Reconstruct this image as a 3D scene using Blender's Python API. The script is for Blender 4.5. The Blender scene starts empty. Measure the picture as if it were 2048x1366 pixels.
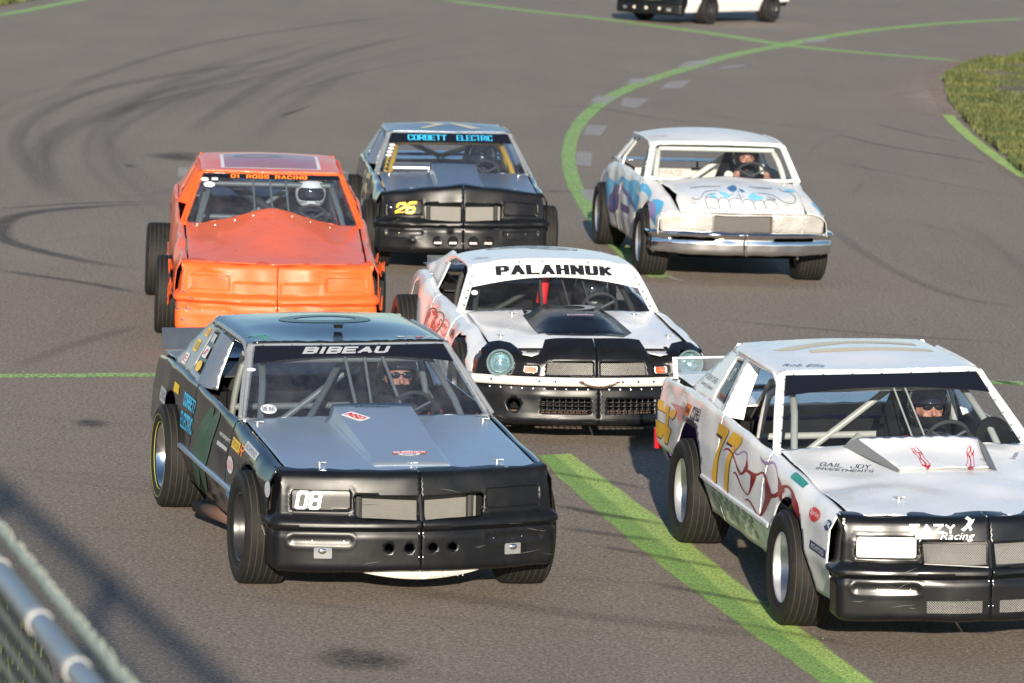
import bpy, bmesh, math, random
import numpy as np
from mathutils import Vector, Matrix
from mathutils.geometry import delaunay_2d_cdt
R = math.radians
random.seed(7)
rng = np.random.default_rng(11)
S = bpy.context.scene
COL = S.collection

# ---------------------------------------------------------------- camera
cd = bpy.data.cameras.new('camera'); cam = bpy.data.objects.new('camera', cd); COL.objects.link(cam)
cd.sensor_width = 36.0; cd.lens = 8658 / 2048 * 36; cd.clip_start = 0.5; cd.clip_end = 2000
cam.location = (0, 0, 4.674)
PIT, ROL = R(7.0809), R(2.644)
fwd = Vector((0, math.cos(PIT), -math.sin(PIT)))
rt0 = Vector((1, 0, 0)); up0 = rt0.cross(fwd)
# picture rolled: the ground falls to the right in the frame
rt = rt0 * math.cos(ROL) + up0 * math.sin(ROL)
up = -rt0 * math.sin(ROL) + up0 * math.cos(ROL)
cam.matrix_world = Matrix((( rt.x, up.x, -fwd.x, 0), (rt.y, up.y, -fwd.y, 0), (rt.z, up.z, -fwd.z, 4.674), (0, 0, 0, 1)))
cd.dof.use_dof = True; cd.dof.focus_distance = 27.0; cd.dof.aperture_fstop = 5.6
S.camera = cam
# ---------------------------------------------------------------- sky, sun, exposure
SUN_EL, SUN_AZ = R(14.6), R(2.0)
w = bpy.data.worlds.new('World'); S.world = w; w.use_nodes = True
nt = w.node_tree; bg = nt.nodes['Background']
sky = nt.nodes.new('ShaderNodeTexSky'); sky.sky_type = 'NISHITA'; sky.sun_disc = False
sky.sun_elevation = SUN_EL; sky.sun_rotation = R(180) - SUN_AZ
sky.altitude = 100; sky.air_density = 1.0; sky.dust_density = .35; sky.ozone_density = 3.0
nt.links.new(sky.outputs[0], bg.inputs[0]); bg.inputs[1].default_value = 0.082
sd = bpy.data.lights.new('sun', 'SUN'); sd.energy = 5.0; sd.angle = R(0.53); sd.color = (1.0, 0.89, 0.74)
sun = bpy.data.objects.new('sun', sd); COL.objects.link(sun)
sdir = Vector((math.sin(SUN_AZ) * math.cos(SUN_EL), -math.cos(SUN_AZ) * math.cos(SUN_EL), math.sin(SUN_EL)))
sun.rotation_euler = sdir.to_track_quat('Z', 'Y').to_euler(); sun.location = (0, -20, 20)
S.view_settings.view_transform = 'Standard'; S.view_settings.look = 'None'
S.view_settings.exposure = 0.84; S.view_settings.gamma = 1.0; S.view_settings.use_curve_mapping = False
S.render.engine = 'CYCLES'; S.cycles.transparent_max_bounces = 48

# ---------------------------------------------------------------- materials
def new_mat(name):
    m = bpy.data.materials.new(name); m.use_nodes = True
    return m, m.node_tree.nodes, m.node_tree.links, m.node_tree.nodes['Principled BSDF']
def tex(N, L, scale, detail=3, rough=.6, coord='Object', kind='NOISE', vec=None):
    tc = N.new('ShaderNodeTexCoord')
    n = N.new('ShaderNodeTexNoise' if kind == 'NOISE' else 'ShaderNodeTexVoronoi')
    n.inputs['Scale'].default_value = scale
    if kind == 'NOISE':
        n.inputs['Detail'].default_value = detail; n.inputs['Roughness'].default_value = rough
    if vec:
        mp = N.new('ShaderNodeMapping'); mp.inputs['Scale'].default_value = vec
        L.new(tc.outputs[coord], mp.inputs[0]); L.new(mp.outputs[0], n.inputs['Vector'])
    else: L.new(tc.outputs[coord], n.inputs['Vector'])
    return n
def ramp(N, L, src, a, b, ca=(0, 0, 0, 1), cb=(1, 1, 1, 1)):
    r = N.new('ShaderNodeValToRGB'); r.color_ramp.elements[0].position = a; r.color_ramp.elements[1].position = b
    r.color_ramp.elements[0].color = ca; r.color_ramp.elements[1].color = cb
    L.new(src, r.inputs[0]); return r
def mix(N, L, fac, a, b):
    m = N.new('ShaderNodeMix'); m.data_type = 'RGBA'
    for sock, v in ((m.inputs[0], fac), (m.inputs[6], a), (m.inputs[7], b)):
        if hasattr(v, 'links') or hasattr(v, 'is_linked'): L.new(v, sock)
        else: sock.default_value = v
    return m.outputs[2]
def c4(c): return (c[0], c[1], c[2], 1)
def paint(name, col, rough=.3, metal=0., dirt=.25, dcol=(.16, .13, .10), coat=0., bump=.04, spec=.5, dscale=5.):
    """painted or bare sheet: base colour, blotchy road dirt, fine scratches, slight waviness"""
    m, N, L, B = new_mat(name)
    n1 = tex(N, L, dscale, 6, .7); n2 = tex(N, L, 38, 4, .7); n3 = tex(N, L, 2.2, 2)
    r1 = ramp(N, L, n1.outputs[0], .50, .78)
    r2 = ramp(N, L, n2.outputs[0], .62, .80)
    a = N.new('ShaderNodeMath'); a.operation = 'MULTIPLY'; a.inputs[1].default_value = dirt; L.new(r1.outputs[0], a.inputs[0])
    b = N.new('ShaderNodeMath'); b.operation = 'MULTIPLY'; b.inputs[1].default_value = dirt * .9; L.new(r2.outputs[0], b.inputs[0])
    c1 = mix(N, L, a.outputs[0], c4(col), c4(dcol))
    c2 = mix(N, L, b.outputs[0], c1, c4(dcol))
    L.new(c2, B.inputs['Base Color'])
    B.inputs['Metallic'].default_value = metal; B.inputs['Specular IOR Level'].default_value = spec
    rr = N.new('ShaderNodeMapRange'); rr.inputs[3].default_value = max(.02, rough * .75); rr.inputs[4].default_value = min(1, rough * 1.35 + .05)
    L.new(n1.outputs[0], rr.inputs[0]); L.new(rr.outputs[0], B.inputs['Roughness'])
    B.inputs['Coat Weight'].default_value = coat; B.inputs['Coat Roughness'].default_value = .08
    bp = N.new('ShaderNodeBump'); bp.inputs['Strength'].default_value = bump; bp.inputs['Distance'].default_value = .05
    L.new(n3.outputs[0], bp.inputs['Height']); L.new(bp.outputs[0], B.inputs['Normal'])
    return m
def plain(name, col, rough=.5, metal=0., spec=.5, emit=None):
    m, N, L, B = new_mat(name)
    n = tex(N, L, 30, 3)
    rr = N.new('ShaderNodeMapRange'); rr.inputs[3].default_value = rough * .8; rr.inputs[4].default_value = min(1, rough * 1.2)
    L.new(n.outputs[0], rr.inputs[0]); L.new(rr.outputs[0], B.inputs['Roughness'])
    hs = mix(N, L, n.outputs[0], c4([v * .86 for v in col]), c4([min(1, v * 1.1) for v in col]))
    L.new(hs, B.inputs['Base Color']); B.inputs['Metallic'].default_value = metal
    B.inputs['Specular IOR Level'].default_value = spec
    return m
def glass(name, tint=(.86, .90, .92), refl=.05, dust=.012, power=3.2):
    m, N, L, B = new_mat(name); N.remove(B); out = N['Material Output']
    tr = N.new('ShaderNodeBsdfTransparent'); tr.inputs[0].default_value = c4(tint)
    gl = N.new('ShaderNodeBsdfGlossy'); gl.inputs['Roughness'].default_value = .05
    df = N.new('ShaderNodeBsdfDiffuse'); df.inputs[0].default_value = (.5, .5, .5, 1)
    lw = N.new('ShaderNodeLayerWeight'); lw.inputs[0].default_value = .5
    pw = N.new('ShaderNodeMath'); pw.operation = 'POWER'; pw.inputs[1].default_value = power; L.new(lw.outputs['Facing'], pw.inputs[0])
    ad = N.new('ShaderNodeMath'); ad.operation = 'MULTIPLY_ADD'; ad.inputs[1].default_value = .9; ad.inputs[2].default_value = refl; ad.use_clamp = True
    L.new(pw.outputs[0], ad.inputs[0])
    m1 = N.new('ShaderNodeMixShader'); L.new(ad.outputs[0], m1.inputs[0]); L.new(tr.outputs[0], m1.inputs[1]); L.new(gl.outputs[0], m1.inputs[2])
    n = tex(N, L, 5, 6, .75); r = ramp(N, L, n.outputs[0], .35, .85, (dust * .5,) * 3 + (1,), (dust * 3,) * 3 + (1,))
    m2 = N.new('ShaderNodeMixShader'); L.new(r.outputs[0], m2.inputs[0]); L.new(m1.outputs[0], m2.inputs[1]); L.new(df.outputs[0], m2.inputs[2])
    bp = N.new('ShaderNodeBump'); bp.inputs['Strength'].default_value = .04; n3 = tex(N, L, 3.5, 2); L.new(n3.outputs[0], bp.inputs['Height']); L.new(bp.outputs[0], gl.inputs['Normal'])
    L.new(m2.outputs[0], out.inputs[0]); return m
MT = {}
def mt(k):
    return MT[k]
MT['rubber'] = paint('tyre_rubber', (.012, .0115, .011), .62, dirt=.55, dcol=(.040, .035, .029), bump=.02, dscale=9, spec=.2)
MT['rubber_groove'] = plain('dusty_tread_groove', (.030, .027, .023), .9)
MT['rubber_side'] = paint('tyre_sidewall', (.018, .0175, .017), .5, dirt=.5, dcol=(.045, .040, .034), bump=.02, dscale=6, spec=.25)
MT['black_plastic'] = paint('black_plastic', (.006, .0065, .008), .30, dirt=.30, dcol=(.026, .024, .022), bump=.12, spec=.28)
MT['black_gloss'] = paint('black_gloss_plastic', (.006, .0065, .008), .22, dirt=.22, dcol=(.03, .028, .026), bump=.12, spec=.4)
MT['black_side'] = paint('black_body_paint', (.007, .010, .009), .12, dirt=.25, dcol=(.030, .028, .022), coat=.3, bump=.06)
MT['alu_blue'] = paint('greyblue_hood_metal', (.50, .585, .66), .30, metal=.75, dirt=.12, dcol=(.2, .2, .2), bump=.05)
MT['alu_dark'] = paint('dark_blue_grey_metal', (.20, .24, .31), .27, metal=.6, dirt=.12, dcol=(.1, .1, .1), bump=.05)
MT['txt_wash'] = plain('pale_blue_wash', (.42, .58, .70), .4)
MT['txt_wash2'] = plain('faint_blue_airbrush', (.62, .68, .74), .35)
MT['txt_cyanair'] = plain('cyan_airbrush', (.22, .60, .78), .4)
MT['txt_blueair'] = plain('deep_blue_airbrush', (.05, .16, .34), .4)
MT['txt_sage'] = plain('faded_green_checker', (.40, .46, .38), .4)
MT['alu'] = paint('bare_aluminium', (.62, .61, .59), .28, metal=.9, dirt=.25, dcol=(.3, .27, .24), bump=.08)
MT['grey_paint'] = paint('grey_body_paint', (.30, .32, .34), .25, metal=.3, dirt=.2)
MT['white'] = paint('white_body_paint', (.81, .81, .80), .22, dirt=.30, dcol=(.42, .39, .35), coat=.22, bump=.12)
MT['white_worn'] = paint('worn_white_paint', (.75, .745, .72), .33, dirt=.38, dcol=(.38, .32, .26), coat=.1, bump=.14)
MT['orange'] = paint('orange_body_paint', (.80, .135, .034), .34, dirt=.35, dcol=(.42, .055, .025), coat=.25, bump=.10)
MT['orange_bright'] = paint('bright_orange_plastic', (.78, .105, .020), .42, dirt=.35, dcol=(.48, .085, .035), coat=.0, bump=.14, spec=.35)
MT['cage_grey'] = plain('grey_tube_paint', (.14, .15, .148), .45)
MT['cage_bright'] = plain('white_tube_paint', (.66, .64, .58), .4)
MT['cage_white'] = plain('cream_tube_paint', (.36, .36, .34), .4)
MT['cage_yellow'] = plain('yellow_tube_paint', (.62, .36, .03), .4)
MT['cage_dark'] = plain('dark_tube_padding', (.03, .03, .03), .7)
MT['dark'] = plain('dark_interior', (.010, .010, .011), .9, spec=.1)
MT['dark_grey'] = plain('dark_grey_sheet', (.05, .053, .058), .6)
MT['mid_grey'] = plain('grey_interior_sheet', (.17, .175, .18), .5)
MT['chrome'] = paint('chrome', (.82, .82, .82), .07, metal=1., dirt=.28, dcol=(.25, .2, .15), bump=.15)
MT['rim_chrome'] = paint('polished_rim', (.75, .75, .76), .13, metal=1., dirt=.2, dcol=(.3, .26, .2), bump=.05)
MT['rim_silver'] = paint('silver_rim', (.52, .53, .55), .35, metal=.7, dirt=.35, dcol=(.2, .17, .14))
MT['rim_black'] = paint('black_steel_rim', (.02, .02, .022), .3, dirt=.3, dcol=(.12, .1, .08))
MT['brake_red'] = plain('rusty_brake_drum', (.38, .05, .02), .6)
MT['txt_white'] = plain('white_vinyl', (.78, .78, .78), .4)
MT['txt_grey'] = plain('grey_vinyl', (.30, .32, .35), .4)
MT['txt_lgrey'] = plain('light_grey_vinyl', (.5, .52, .54), .4)
MT['txt_black'] = plain('black_vinyl', (.012, .012, .016), .4)
MT['txt_cyan'] = plain('cyan_vinyl', (.05, .50, .85), .4)
MT['txt_blue'] = plain('blue_vinyl', (.03, .08, .35), .4)
MT['txt_navy'] = plain('navy_vinyl', (.02, .03, .10), .4)
MT['txt_lblue'] = plain('pale_blue_paint', (.10, .45, .75), .4)
MT['mesh_metal'] = plain('expanded_metal', (.20, .195, .185), .45, metal=.4)
MT['chalk'] = plain('yellow_green_chalk', (.40, .42, .06), .6)
MT['txt_yellow'] = plain('yellow_vinyl', (.85, .55, .02), .4)
MT['txt_gold'] = plain('golden_yellow_vinyl', (.90, .50, .012), .35)
MT['txt_palegold'] = plain('pale_gold_vinyl', (.72, .60, .38), .35)  # paler and less saturated than the golden yellow vinyl
MT['txt_green'] = plain('dark_green_vinyl', (.02, .15, .065), .3)
MT['txt_lgreen'] = plain('bright_green_vinyl', (.04, .50, .22), .3)
MT['txt_greygreen'] = plain('grey_green_vinyl', (.055, .105, .085), .3)
MT['txt_red'] = plain('red_vinyl', (.62, .015, .02), .35)
MT['txt_darkred'] = plain('dark_red_flame_paint', (.24, .008, .012), .25)
MT['txt_pink'] = plain('faded_pink_paint', (.75, .30, .26), .4)
MT['txt_purple'] = plain('purple_paint', (.13, .06, .24), .35)
MT['txt_lilac'] = plain('lilac_paint', (.33, .22, .45), .35)
MT['txt_orange'] = plain('orange_vinyl', (.90, .22, .02), .4)
MT['txt_teal'] = plain('teal_vinyl', (.03, .22, .22), .3)
MT['alu_flat'] = paint('dull_aluminium_strip', (.60, .58, .55), .4, metal=.2, dirt=.3, dcol=(.4, .33, .28), bump=.08)
MT['scuff'] = plain('light_scuff_mark', (.075, .072, .068), .7)
MT['scuff_dark'] = plain('dark_rub_mark', (.10, .03, .015), .7)
MT['roof_film'] = paint('dull_purple_roof_film', (.34, .13, .14), .3, dirt=.2, coat=.2)
MT['smoke_poly'] = paint('smoked_sheet', (.035, .045, .06), .2, dirt=.2)
MT['banner_black'] = plain('black_visor_film', (.008, .009, .014), .25)
MT['glass'] = glass('windshield_glass')
MT['glass_blue'] = glass('sky_haze_glass', (.78, .85, .93), .13, .028, 2.6)  # extra diffuse veil imitates the bluish haze of reflected sky
MT['poly'] = glass('clear_polycarbonate', (.86, .89, .9), .06, .05)
MT['lamp_glass'] = glass('lamp_glass', (.75, .88, .90), .12, .05)
MT['skin'] = plain('skin', (.40, .19, .13), .55)
MT['suit_black'] = plain('black_race_suit', (.018, .018, .02), .8)
MT['suit_red'] = plain('red_suit_panel', (.45, .03, .03), .7)
MT['suit_green'] = plain('green_suit_panel', (.06, .22, .05), .7)
MT['glove'] = plain('black_glove', (.02, .02, .022), .7)
MT['helmet_black'] = plain('black_helmet_shell', (.012, .012, .014), .12)
MT['helmet_white'] = plain('white_helmet_shell', (.74, .74, .72), .2)
MT['helmet_grey'] = plain('grey_helmet_band', (.32, .33, .34), .25)
MT['lens'] = plain('dark_lens', (.012, .012, .016), .05, spec=.8)
MT['amber'] = plain('amber_lens', (.62, .07, .01), .5)
MT['lamp_bowl'] = plain('lamp_reflector', (.55, .72, .78), .18, metal=.8)
MT['bezel'] = plain('teal_grey_bezel', (.17, .24, .25), .4)
MT['rad'] = plain('radiator_core', (.15, .145, .135), .55, metal=.1)
MT['rust'] = plain('rusty_steel', (.10, .055, .038), .8)
MT['cream'] = plain('cream_fibreglass', (.60, .57, .50), .5)
MT['red_lamp'] = plain('red_lens', (.55, .01, .02), .2)
MT['galv'] = paint('galvanised_pipe', (.38, .42, .46), .38, metal=.5, dirt=.2, dcol=(.3, .3, .28))
MT['wire'] = plain('fence_wire', (.16, .18, .16), .6, metal=.2)
MT['verge_soil'] = plain('shade_dark_soil', (.045, .045, .035), .9)  # soil colour darkened to carry the shade behind the fence
MT['selvage'] = plain('fence_selvage_wire', (.42, .47, .41), .6)
def diamond_plate():
    m = paint('diamond_plate', (.62, .62, .60), .34, metal=.5, dirt=.25, dcol=(.45, .43, .4), bump=.1)
    N, L = m.node_tree.nodes, m.node_tree.links; B = N['Principled BSDF']
    tc = N.new('ShaderNodeTexCoord'); hs = []
    for sgn in (1, -1):
        mp = N.new('ShaderNodeMapping'); mp.inputs['Rotation'].default_value = (sgn * R(45), 0, 0); mp.inputs['Scale'].default_value = (1, 22, 48)
        L.new(tc.outputs['Object'], mp.inputs[0]); v = N.new('ShaderNodeTexVoronoi'); v.inputs['Scale'].default_value = 1; v.inputs['Randomness'].default_value = .1
        L.new(mp.outputs[0], v.inputs['Vector']); r = ramp(N, L, v.outputs['Distance'], .25, .4, (1, 1, 1, 1), (0, 0, 0, 1)); hs.append(r.outputs[0])
    a = N.new('ShaderNodeMath'); a.operation = 'MAXIMUM'; L.new(hs[0], a.inputs[0]); L.new(hs[1], a.inputs[1])
    old = B.inputs['Base Color'].links[0].from_socket; L.new(mix(N, L, a.outputs[0], (.42, .41, .39, 1), old), B.inputs['Base Color'])
    b = N.new('ShaderNodeBump'); b.inputs['Strength'].default_value = .7; b.inputs['Distance'].default_value = .012
    L.new(a.outputs[0], b.inputs['Height']); L.new(b.outputs[0], B.inputs['Normal']); return m
MT['diamond'] = diamond_plate()

# ---------------------------------------------------------------- mesh helpers
def tag(o, label=None, cat=None, group=None, kind=None):
    if label: o['label'] = label
    if cat: o['category'] = cat
    if group: o['group'] = group
    if kind: o['kind'] = kind
    return o
BM = Matrix.Identity(4)      # body roll of the car being built
ROOT = None
def link(name, me, mat=None, parent=None, basis=None):
    o = bpy.data.objects.new(name, me); COL.objects.link(o)
    if mat is not None:
        for m in (mat if isinstance(mat, (list, tuple)) else [mat]):
            me.materials.append(MT[m] if isinstance(m, str) else m)
    if parent is not None:
        o.parent = parent
        if basis is not None: o.matrix_basis = basis
        elif parent is ROOT: o.matrix_basis = BM
    return o
def empty(name, M, label, cat, group=None):
    o = bpy.data.objects.new(name, None); COL.objects.link(o); o.matrix_world = M; o.empty_display_size = .2
    return tag(o, label, cat, group)
def mesh_np(name, V, F, smooth=True, sharp=38):
    me = bpy.data.meshes.new(name); me.from_pydata([tuple(map(float, v)) for v in V], [], F); me.validate()
    if smooth:
        me.polygons.foreach_set('use_smooth', [True] * len(me.polygons)); me.set_sharp_from_angle(angle=R(sharp))
    me.update(); return me
def solid(o, t, off=-1):
    m = o.modifiers.new('thickness', 'SOLIDIFY'); m.thickness = t; m.offset = off; return o
class Strokes(list):
    """overlapping pieces that count as one filled shape"""
def inside(P, loops):
    r = np.zeros(len(P), bool); anyf = isinstance(loops, Strokes)
    for Lp in loops:
        a = Lp; b = np.roll(Lp, -1, 0)
        y = P[:, 1][:, None]; x = P[:, 0][:, None]
        c = (a[:, 1] > y) != (b[:, 1] > y)
        with np.errstate(divide='ignore', invalid='ignore'):
            xi = (b[:, 0] - a[:, 0]) * (y - a[:, 1]) / (b[:, 1] - a[:, 1]) + a[:, 0]
        k = (np.sum(c & (x < xi), 1) % 2).astype(bool)
        r = (r | k) if anyf else (r ^ k)
    return r
def dens(Lp, step, closed=True):
    Lp = np.asarray(Lp, float); out = []
    n = len(Lp)
    for i in range(n if closed else n - 1):
        a, b = Lp[i], Lp[(i + 1) % n]; k = max(1, int(np.ceil(np.hypot(*(b - a)) / step)))
        for j in range(k): out.append(a + (b - a) * j / k)
    if not closed: out.append(Lp[-1])
    return np.array(out)
def cdt(loops, step, cons=()):
    raw = type(loops)(np.asarray(l, float) for l in loops) if isinstance(loops, Strokes) else [np.asarray(l, float) for l in loops]
    L2 = [dens(l, step) for l in raw]
    V, E = [], []
    for l in L2:
        s = len(V); V += [tuple(p) for p in l]; n = len(l); E += [(s + i, s + (i + 1) % n) for i in range(n)]
    for c in cons:
        l = dens(c, step); l = l[inside(l, raw)] if not inside(l, raw).all() else l
        s = len(V); V += [tuple(p) for p in l]; n = len(l)
        E += [(s + i, s + i + 1) for i in range(n - 1)] + ([(s + n - 1, s)] if n > 2 and np.hypot(*(l[0] - l[-1])) < step * 1.6 else [])
    allp = np.array(V); lo, hi = allp.min(0), allp.max(0)
    xs = np.arange(lo[0], hi[0] + step, step); ys = np.arange(lo[1], hi[1] + step, step * .9)
    G = np.array([(x + (step / 2 if j % 2 else 0), y) for j, y in enumerate(ys) for x in xs])
    if len(G):
        G = G[inside(G, raw)]
        if len(G):
            keep = np.ones(len(G), bool)
            for i in range(0, len(G), 2000):
                g = G[i:i + 2000]; d = ((g[:, None, :] - allp[None]) ** 2).sum(2).min(1); keep[i:i + 2000] = d > (step * .45) ** 2
            V += [tuple(p) for p in G[keep]]
    vo, eo, fo = delaunay_2d_cdt([Vector(v) for v in V], E, [], 0, 1e-6)[:3]
    P = np.array([tuple(v) for v in vo]); F = np.array([f for f in fo if len(f) == 3])
    ok = inside(P[F].mean(1), raw)
    a, b, c = P[F[:, 0]], P[F[:, 1]], P[F[:, 2]]
    ar = (b[:, 0] - a[:, 0]) * (c[:, 1] - a[:, 1]) - (b[:, 1] - a[:, 1]) * (c[:, 0] - a[:, 0])
    F = F[ok & (np.abs(ar) > 1e-10)]
    return P, F
def normals(fn, P, flip=False, e=1e-3):
    u, v = P[:, 0], P[:, 1]
    A = np.array(fn(u + e, v)).T - np.array(fn(u - e, v)).T; B = np.array(fn(u, v + e)).T - np.array(fn(u, v - e)).T
    n = np.cross(A, B); n /= np.linalg.norm(n, axis=1)[:, None] + 1e-12
    return -n if flip else n
def dented(fn, dent, flip=False):
    if not dent: return fn
    amp, sc, sd = dent
    def g(u, v):
        u = np.asarray(u, float); v = np.asarray(v, float); P = np.column_stack([u, v]); V = np.array(fn(u, v)).T; n = normals(fn, P, flip); q = V * sc + sd * 7.3
        d = amp * (np.sin(q[:, 0] * 1.7 + np.sin(q[:, 1] * 2.1 + sd)) * np.sin(q[:, 1] * 1.9 + q[:, 2] * 1.3 + sd * 2) + .6 * np.sin(q[:, 0] * 3.9 + q[:, 2] * 3.1 + sd * 3) * np.sin(q[:, 1] * 4.3 + 1.7 * sd))
        V = V + n * d[:, None]; return V[:, 0], V[:, 1], V[:, 2]
    return g
def panel(name, loops, fn, step, mat, parent, thick=.004, off=0., flip=False, cons=(), sharp=38, dent=None, label=None):
    P, F = cdt(loops, step, cons)
    if dent: fn = dented(fn, dent, flip)
    V = np.array(fn(P[:, 0], P[:, 1])).T
    if off: V = V + normals(fn, P, flip) * off
    Fl = [tuple(map(int, (f[::-1] if flip else f))) for f in F]
    o = link(name, mesh_np(name, V, Fl, True, sharp), mat, parent)
    if thick: solid(o, thick)
    if label: o['label'] = label
    return o
def rrect(cx, cy, w, h, r, n=5):
    out = []
    for k, (sx, sy) in enumerate(((1, 1), (-1, 1), (-1, -1), (1, -1))):
        for i in range(n):
            a = math.pi / 2 * (k + i / (n - 1)); out.append((cx + sx * (w / 2 - r) + r * math.cos(a), cy + sy * (h / 2 - r) + r * math.sin(a)))
    return out
def circ(cx, cy, r, n=20, ry=None):
    return [(cx + r * math.cos(2 * math.pi * i / n), cy + (ry or r) * math.sin(2 * math.pi * i / n)) for i in range(n)]
def mirror(l): return [(-a, b) for a, b in reversed(list(l))]
class MB:
    def __init__(s): s.V = []; s.F = []
    def add(s, V, F):
        n = len(s.V); s.V += [tuple(v) for v in V]; s.F += [tuple(i + n for i in f) for f in F]; return s
    def box(s, x0, x1, y0, y1, z0, z1, M=None):
        V = [Vector((x, y, z)) for x in (x0, x1) for y in (y0, y1) for z in (z0, z1)]
        if M: V = [M @ v for v in V]
        return s.add(V, [(0, 1, 3, 2), (4, 6, 7, 5), (0, 4, 5, 1), (2, 3, 7, 6), (0, 2, 6, 4), (1, 5, 7, 3)])
    def tube(s, pts, r, n=8, cap=True, smooth=0):
        pts = [Vector(p) for p in pts]
        rr = list(r) if hasattr(r, '__len__') else [r] * len(pts)
        if smooth:
            for _ in range(smooth):
                q = [pts[0]]; q2 = [rr[0]]
                for i in range(1, len(pts) - 1):
                    q += [pts[i].lerp(pts[i - 1], .25), pts[i].lerp(pts[i + 1], .25)]; q2 += [rr[i], rr[i]]
                pts = q + [pts[-1]]; rr = q2 + [rr[-1]]
        V, F = [], []; prev = None
        for i, p in enumerate(pts):
            t = (pts[min(i + 1, len(pts) - 1)] - pts[max(i - 1, 0)]).normalized()
            if prev is None: a = t.orthogonal().normalized()
            else: a = (prev - t * prev.dot(t)).normalized()
            prev = a; b = t.cross(a)
            for k in range(n):
                th = 2 * math.pi * k / n; V.append(p + (a * math.cos(th) + b * math.sin(th)) * rr[i])
        for i in range(len(pts) - 1):
            for k in range(n): F.append((i * n + k, i * n + (k + 1) % n, (i + 1) * n + (k + 1) % n, (i + 1) * n + k))
        if cap: F += [tuple(range(n - 1, -1, -1)), tuple((len(pts) - 1) * n + k for k in range(n))]
        return s.add(V, F)
    def lathe(s, prof, n=48, M=None):
        """prof: (radius, y); axis = y"""
        V = []; F = []; m = len(prof)
        for k in range(n):
            th = 2 * math.pi * k / n
            for r, y in prof:
                v = Vector((r * math.cos(th), y, r * math.sin(th))); V.append(M @ v if M else v)
        for k in range(n):
            for j in range(m - 1): F.append((k * m + j, k * m + j + 1, ((k + 1) % n) * m + j + 1, ((k + 1) % n) * m + j))
        return s.add(V, F)
    def ell(s, c, r, n=14, M=None):
        V = []; F = []
        for i in range(n + 1):
            ph = math.pi * i / n
            for k in range(2 * n):
                th = math.pi * k / n; v = Vector((r[0] * math.sin(ph) * math.cos(th), r[1] * math.sin(ph) * math.sin(th), r[2] * math.cos(ph)))
                if M: v = M @ v
                V.append(v + Vector(c))
        for i in range(n):
            for k in range(2 * n): F.append((i * 2 * n + k, (i + 1) * 2 * n + k, (i + 1) * 2 * n + (k + 1) % (2 * n), i * 2 * n + (k + 1) % (2 * n)))
        return s.add(V, F)
    def build(s, name, mat, parent=None, smooth=True, sharp=38, basis=None, bevel=0):
        o = link(name, mesh_np(name, s.V, s.F, smooth, sharp), mat, parent, basis)
        if bevel:
            b = o.modifiers.new('bevel', 'BEVEL'); b.width = bevel; b.segments = 2; b.limit_method = 'ANGLE'
        return o
def text_loops(txt, bold=0., shear=0., font_scale=1., space=1.):
    cu = bpy.data.curves.new('t', 'FONT'); cu.body = txt; cu.offset = bold; cu.shear = shear; cu.resolution_u = 2; cu.space_character = space
    cu.fill_mode = 'NONE'
    ob = bpy.data.objects.new('t', cu); COL.objects.link(ob); me = ob.to_mesh()
    V = [(v.co.x, v.co.y) for v in me.vertices]; adj = {}
    for e in me.edges:
        a, b = e.vertices; adj.setdefault(a, []).append(b); adj.setdefault(b, []).append(a)
    loops = []; seen = set()
    for s0 in adj:
        if s0 in seen: continue
        l = [s0]; seen.add(s0); cur = s0
        while True:
            nx = [k for k in adj[cur] if k not in seen]
            if not nx: break
            cur = nx[0]; seen.add(cur); l.append(cur)
        if len(l) > 2: loops.append(np.array([V[i] for i in l]))
    ob.to_mesh_clear(); bpy.data.objects.remove(ob); bpy.data.curves.remove(cu)
    return loops
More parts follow.
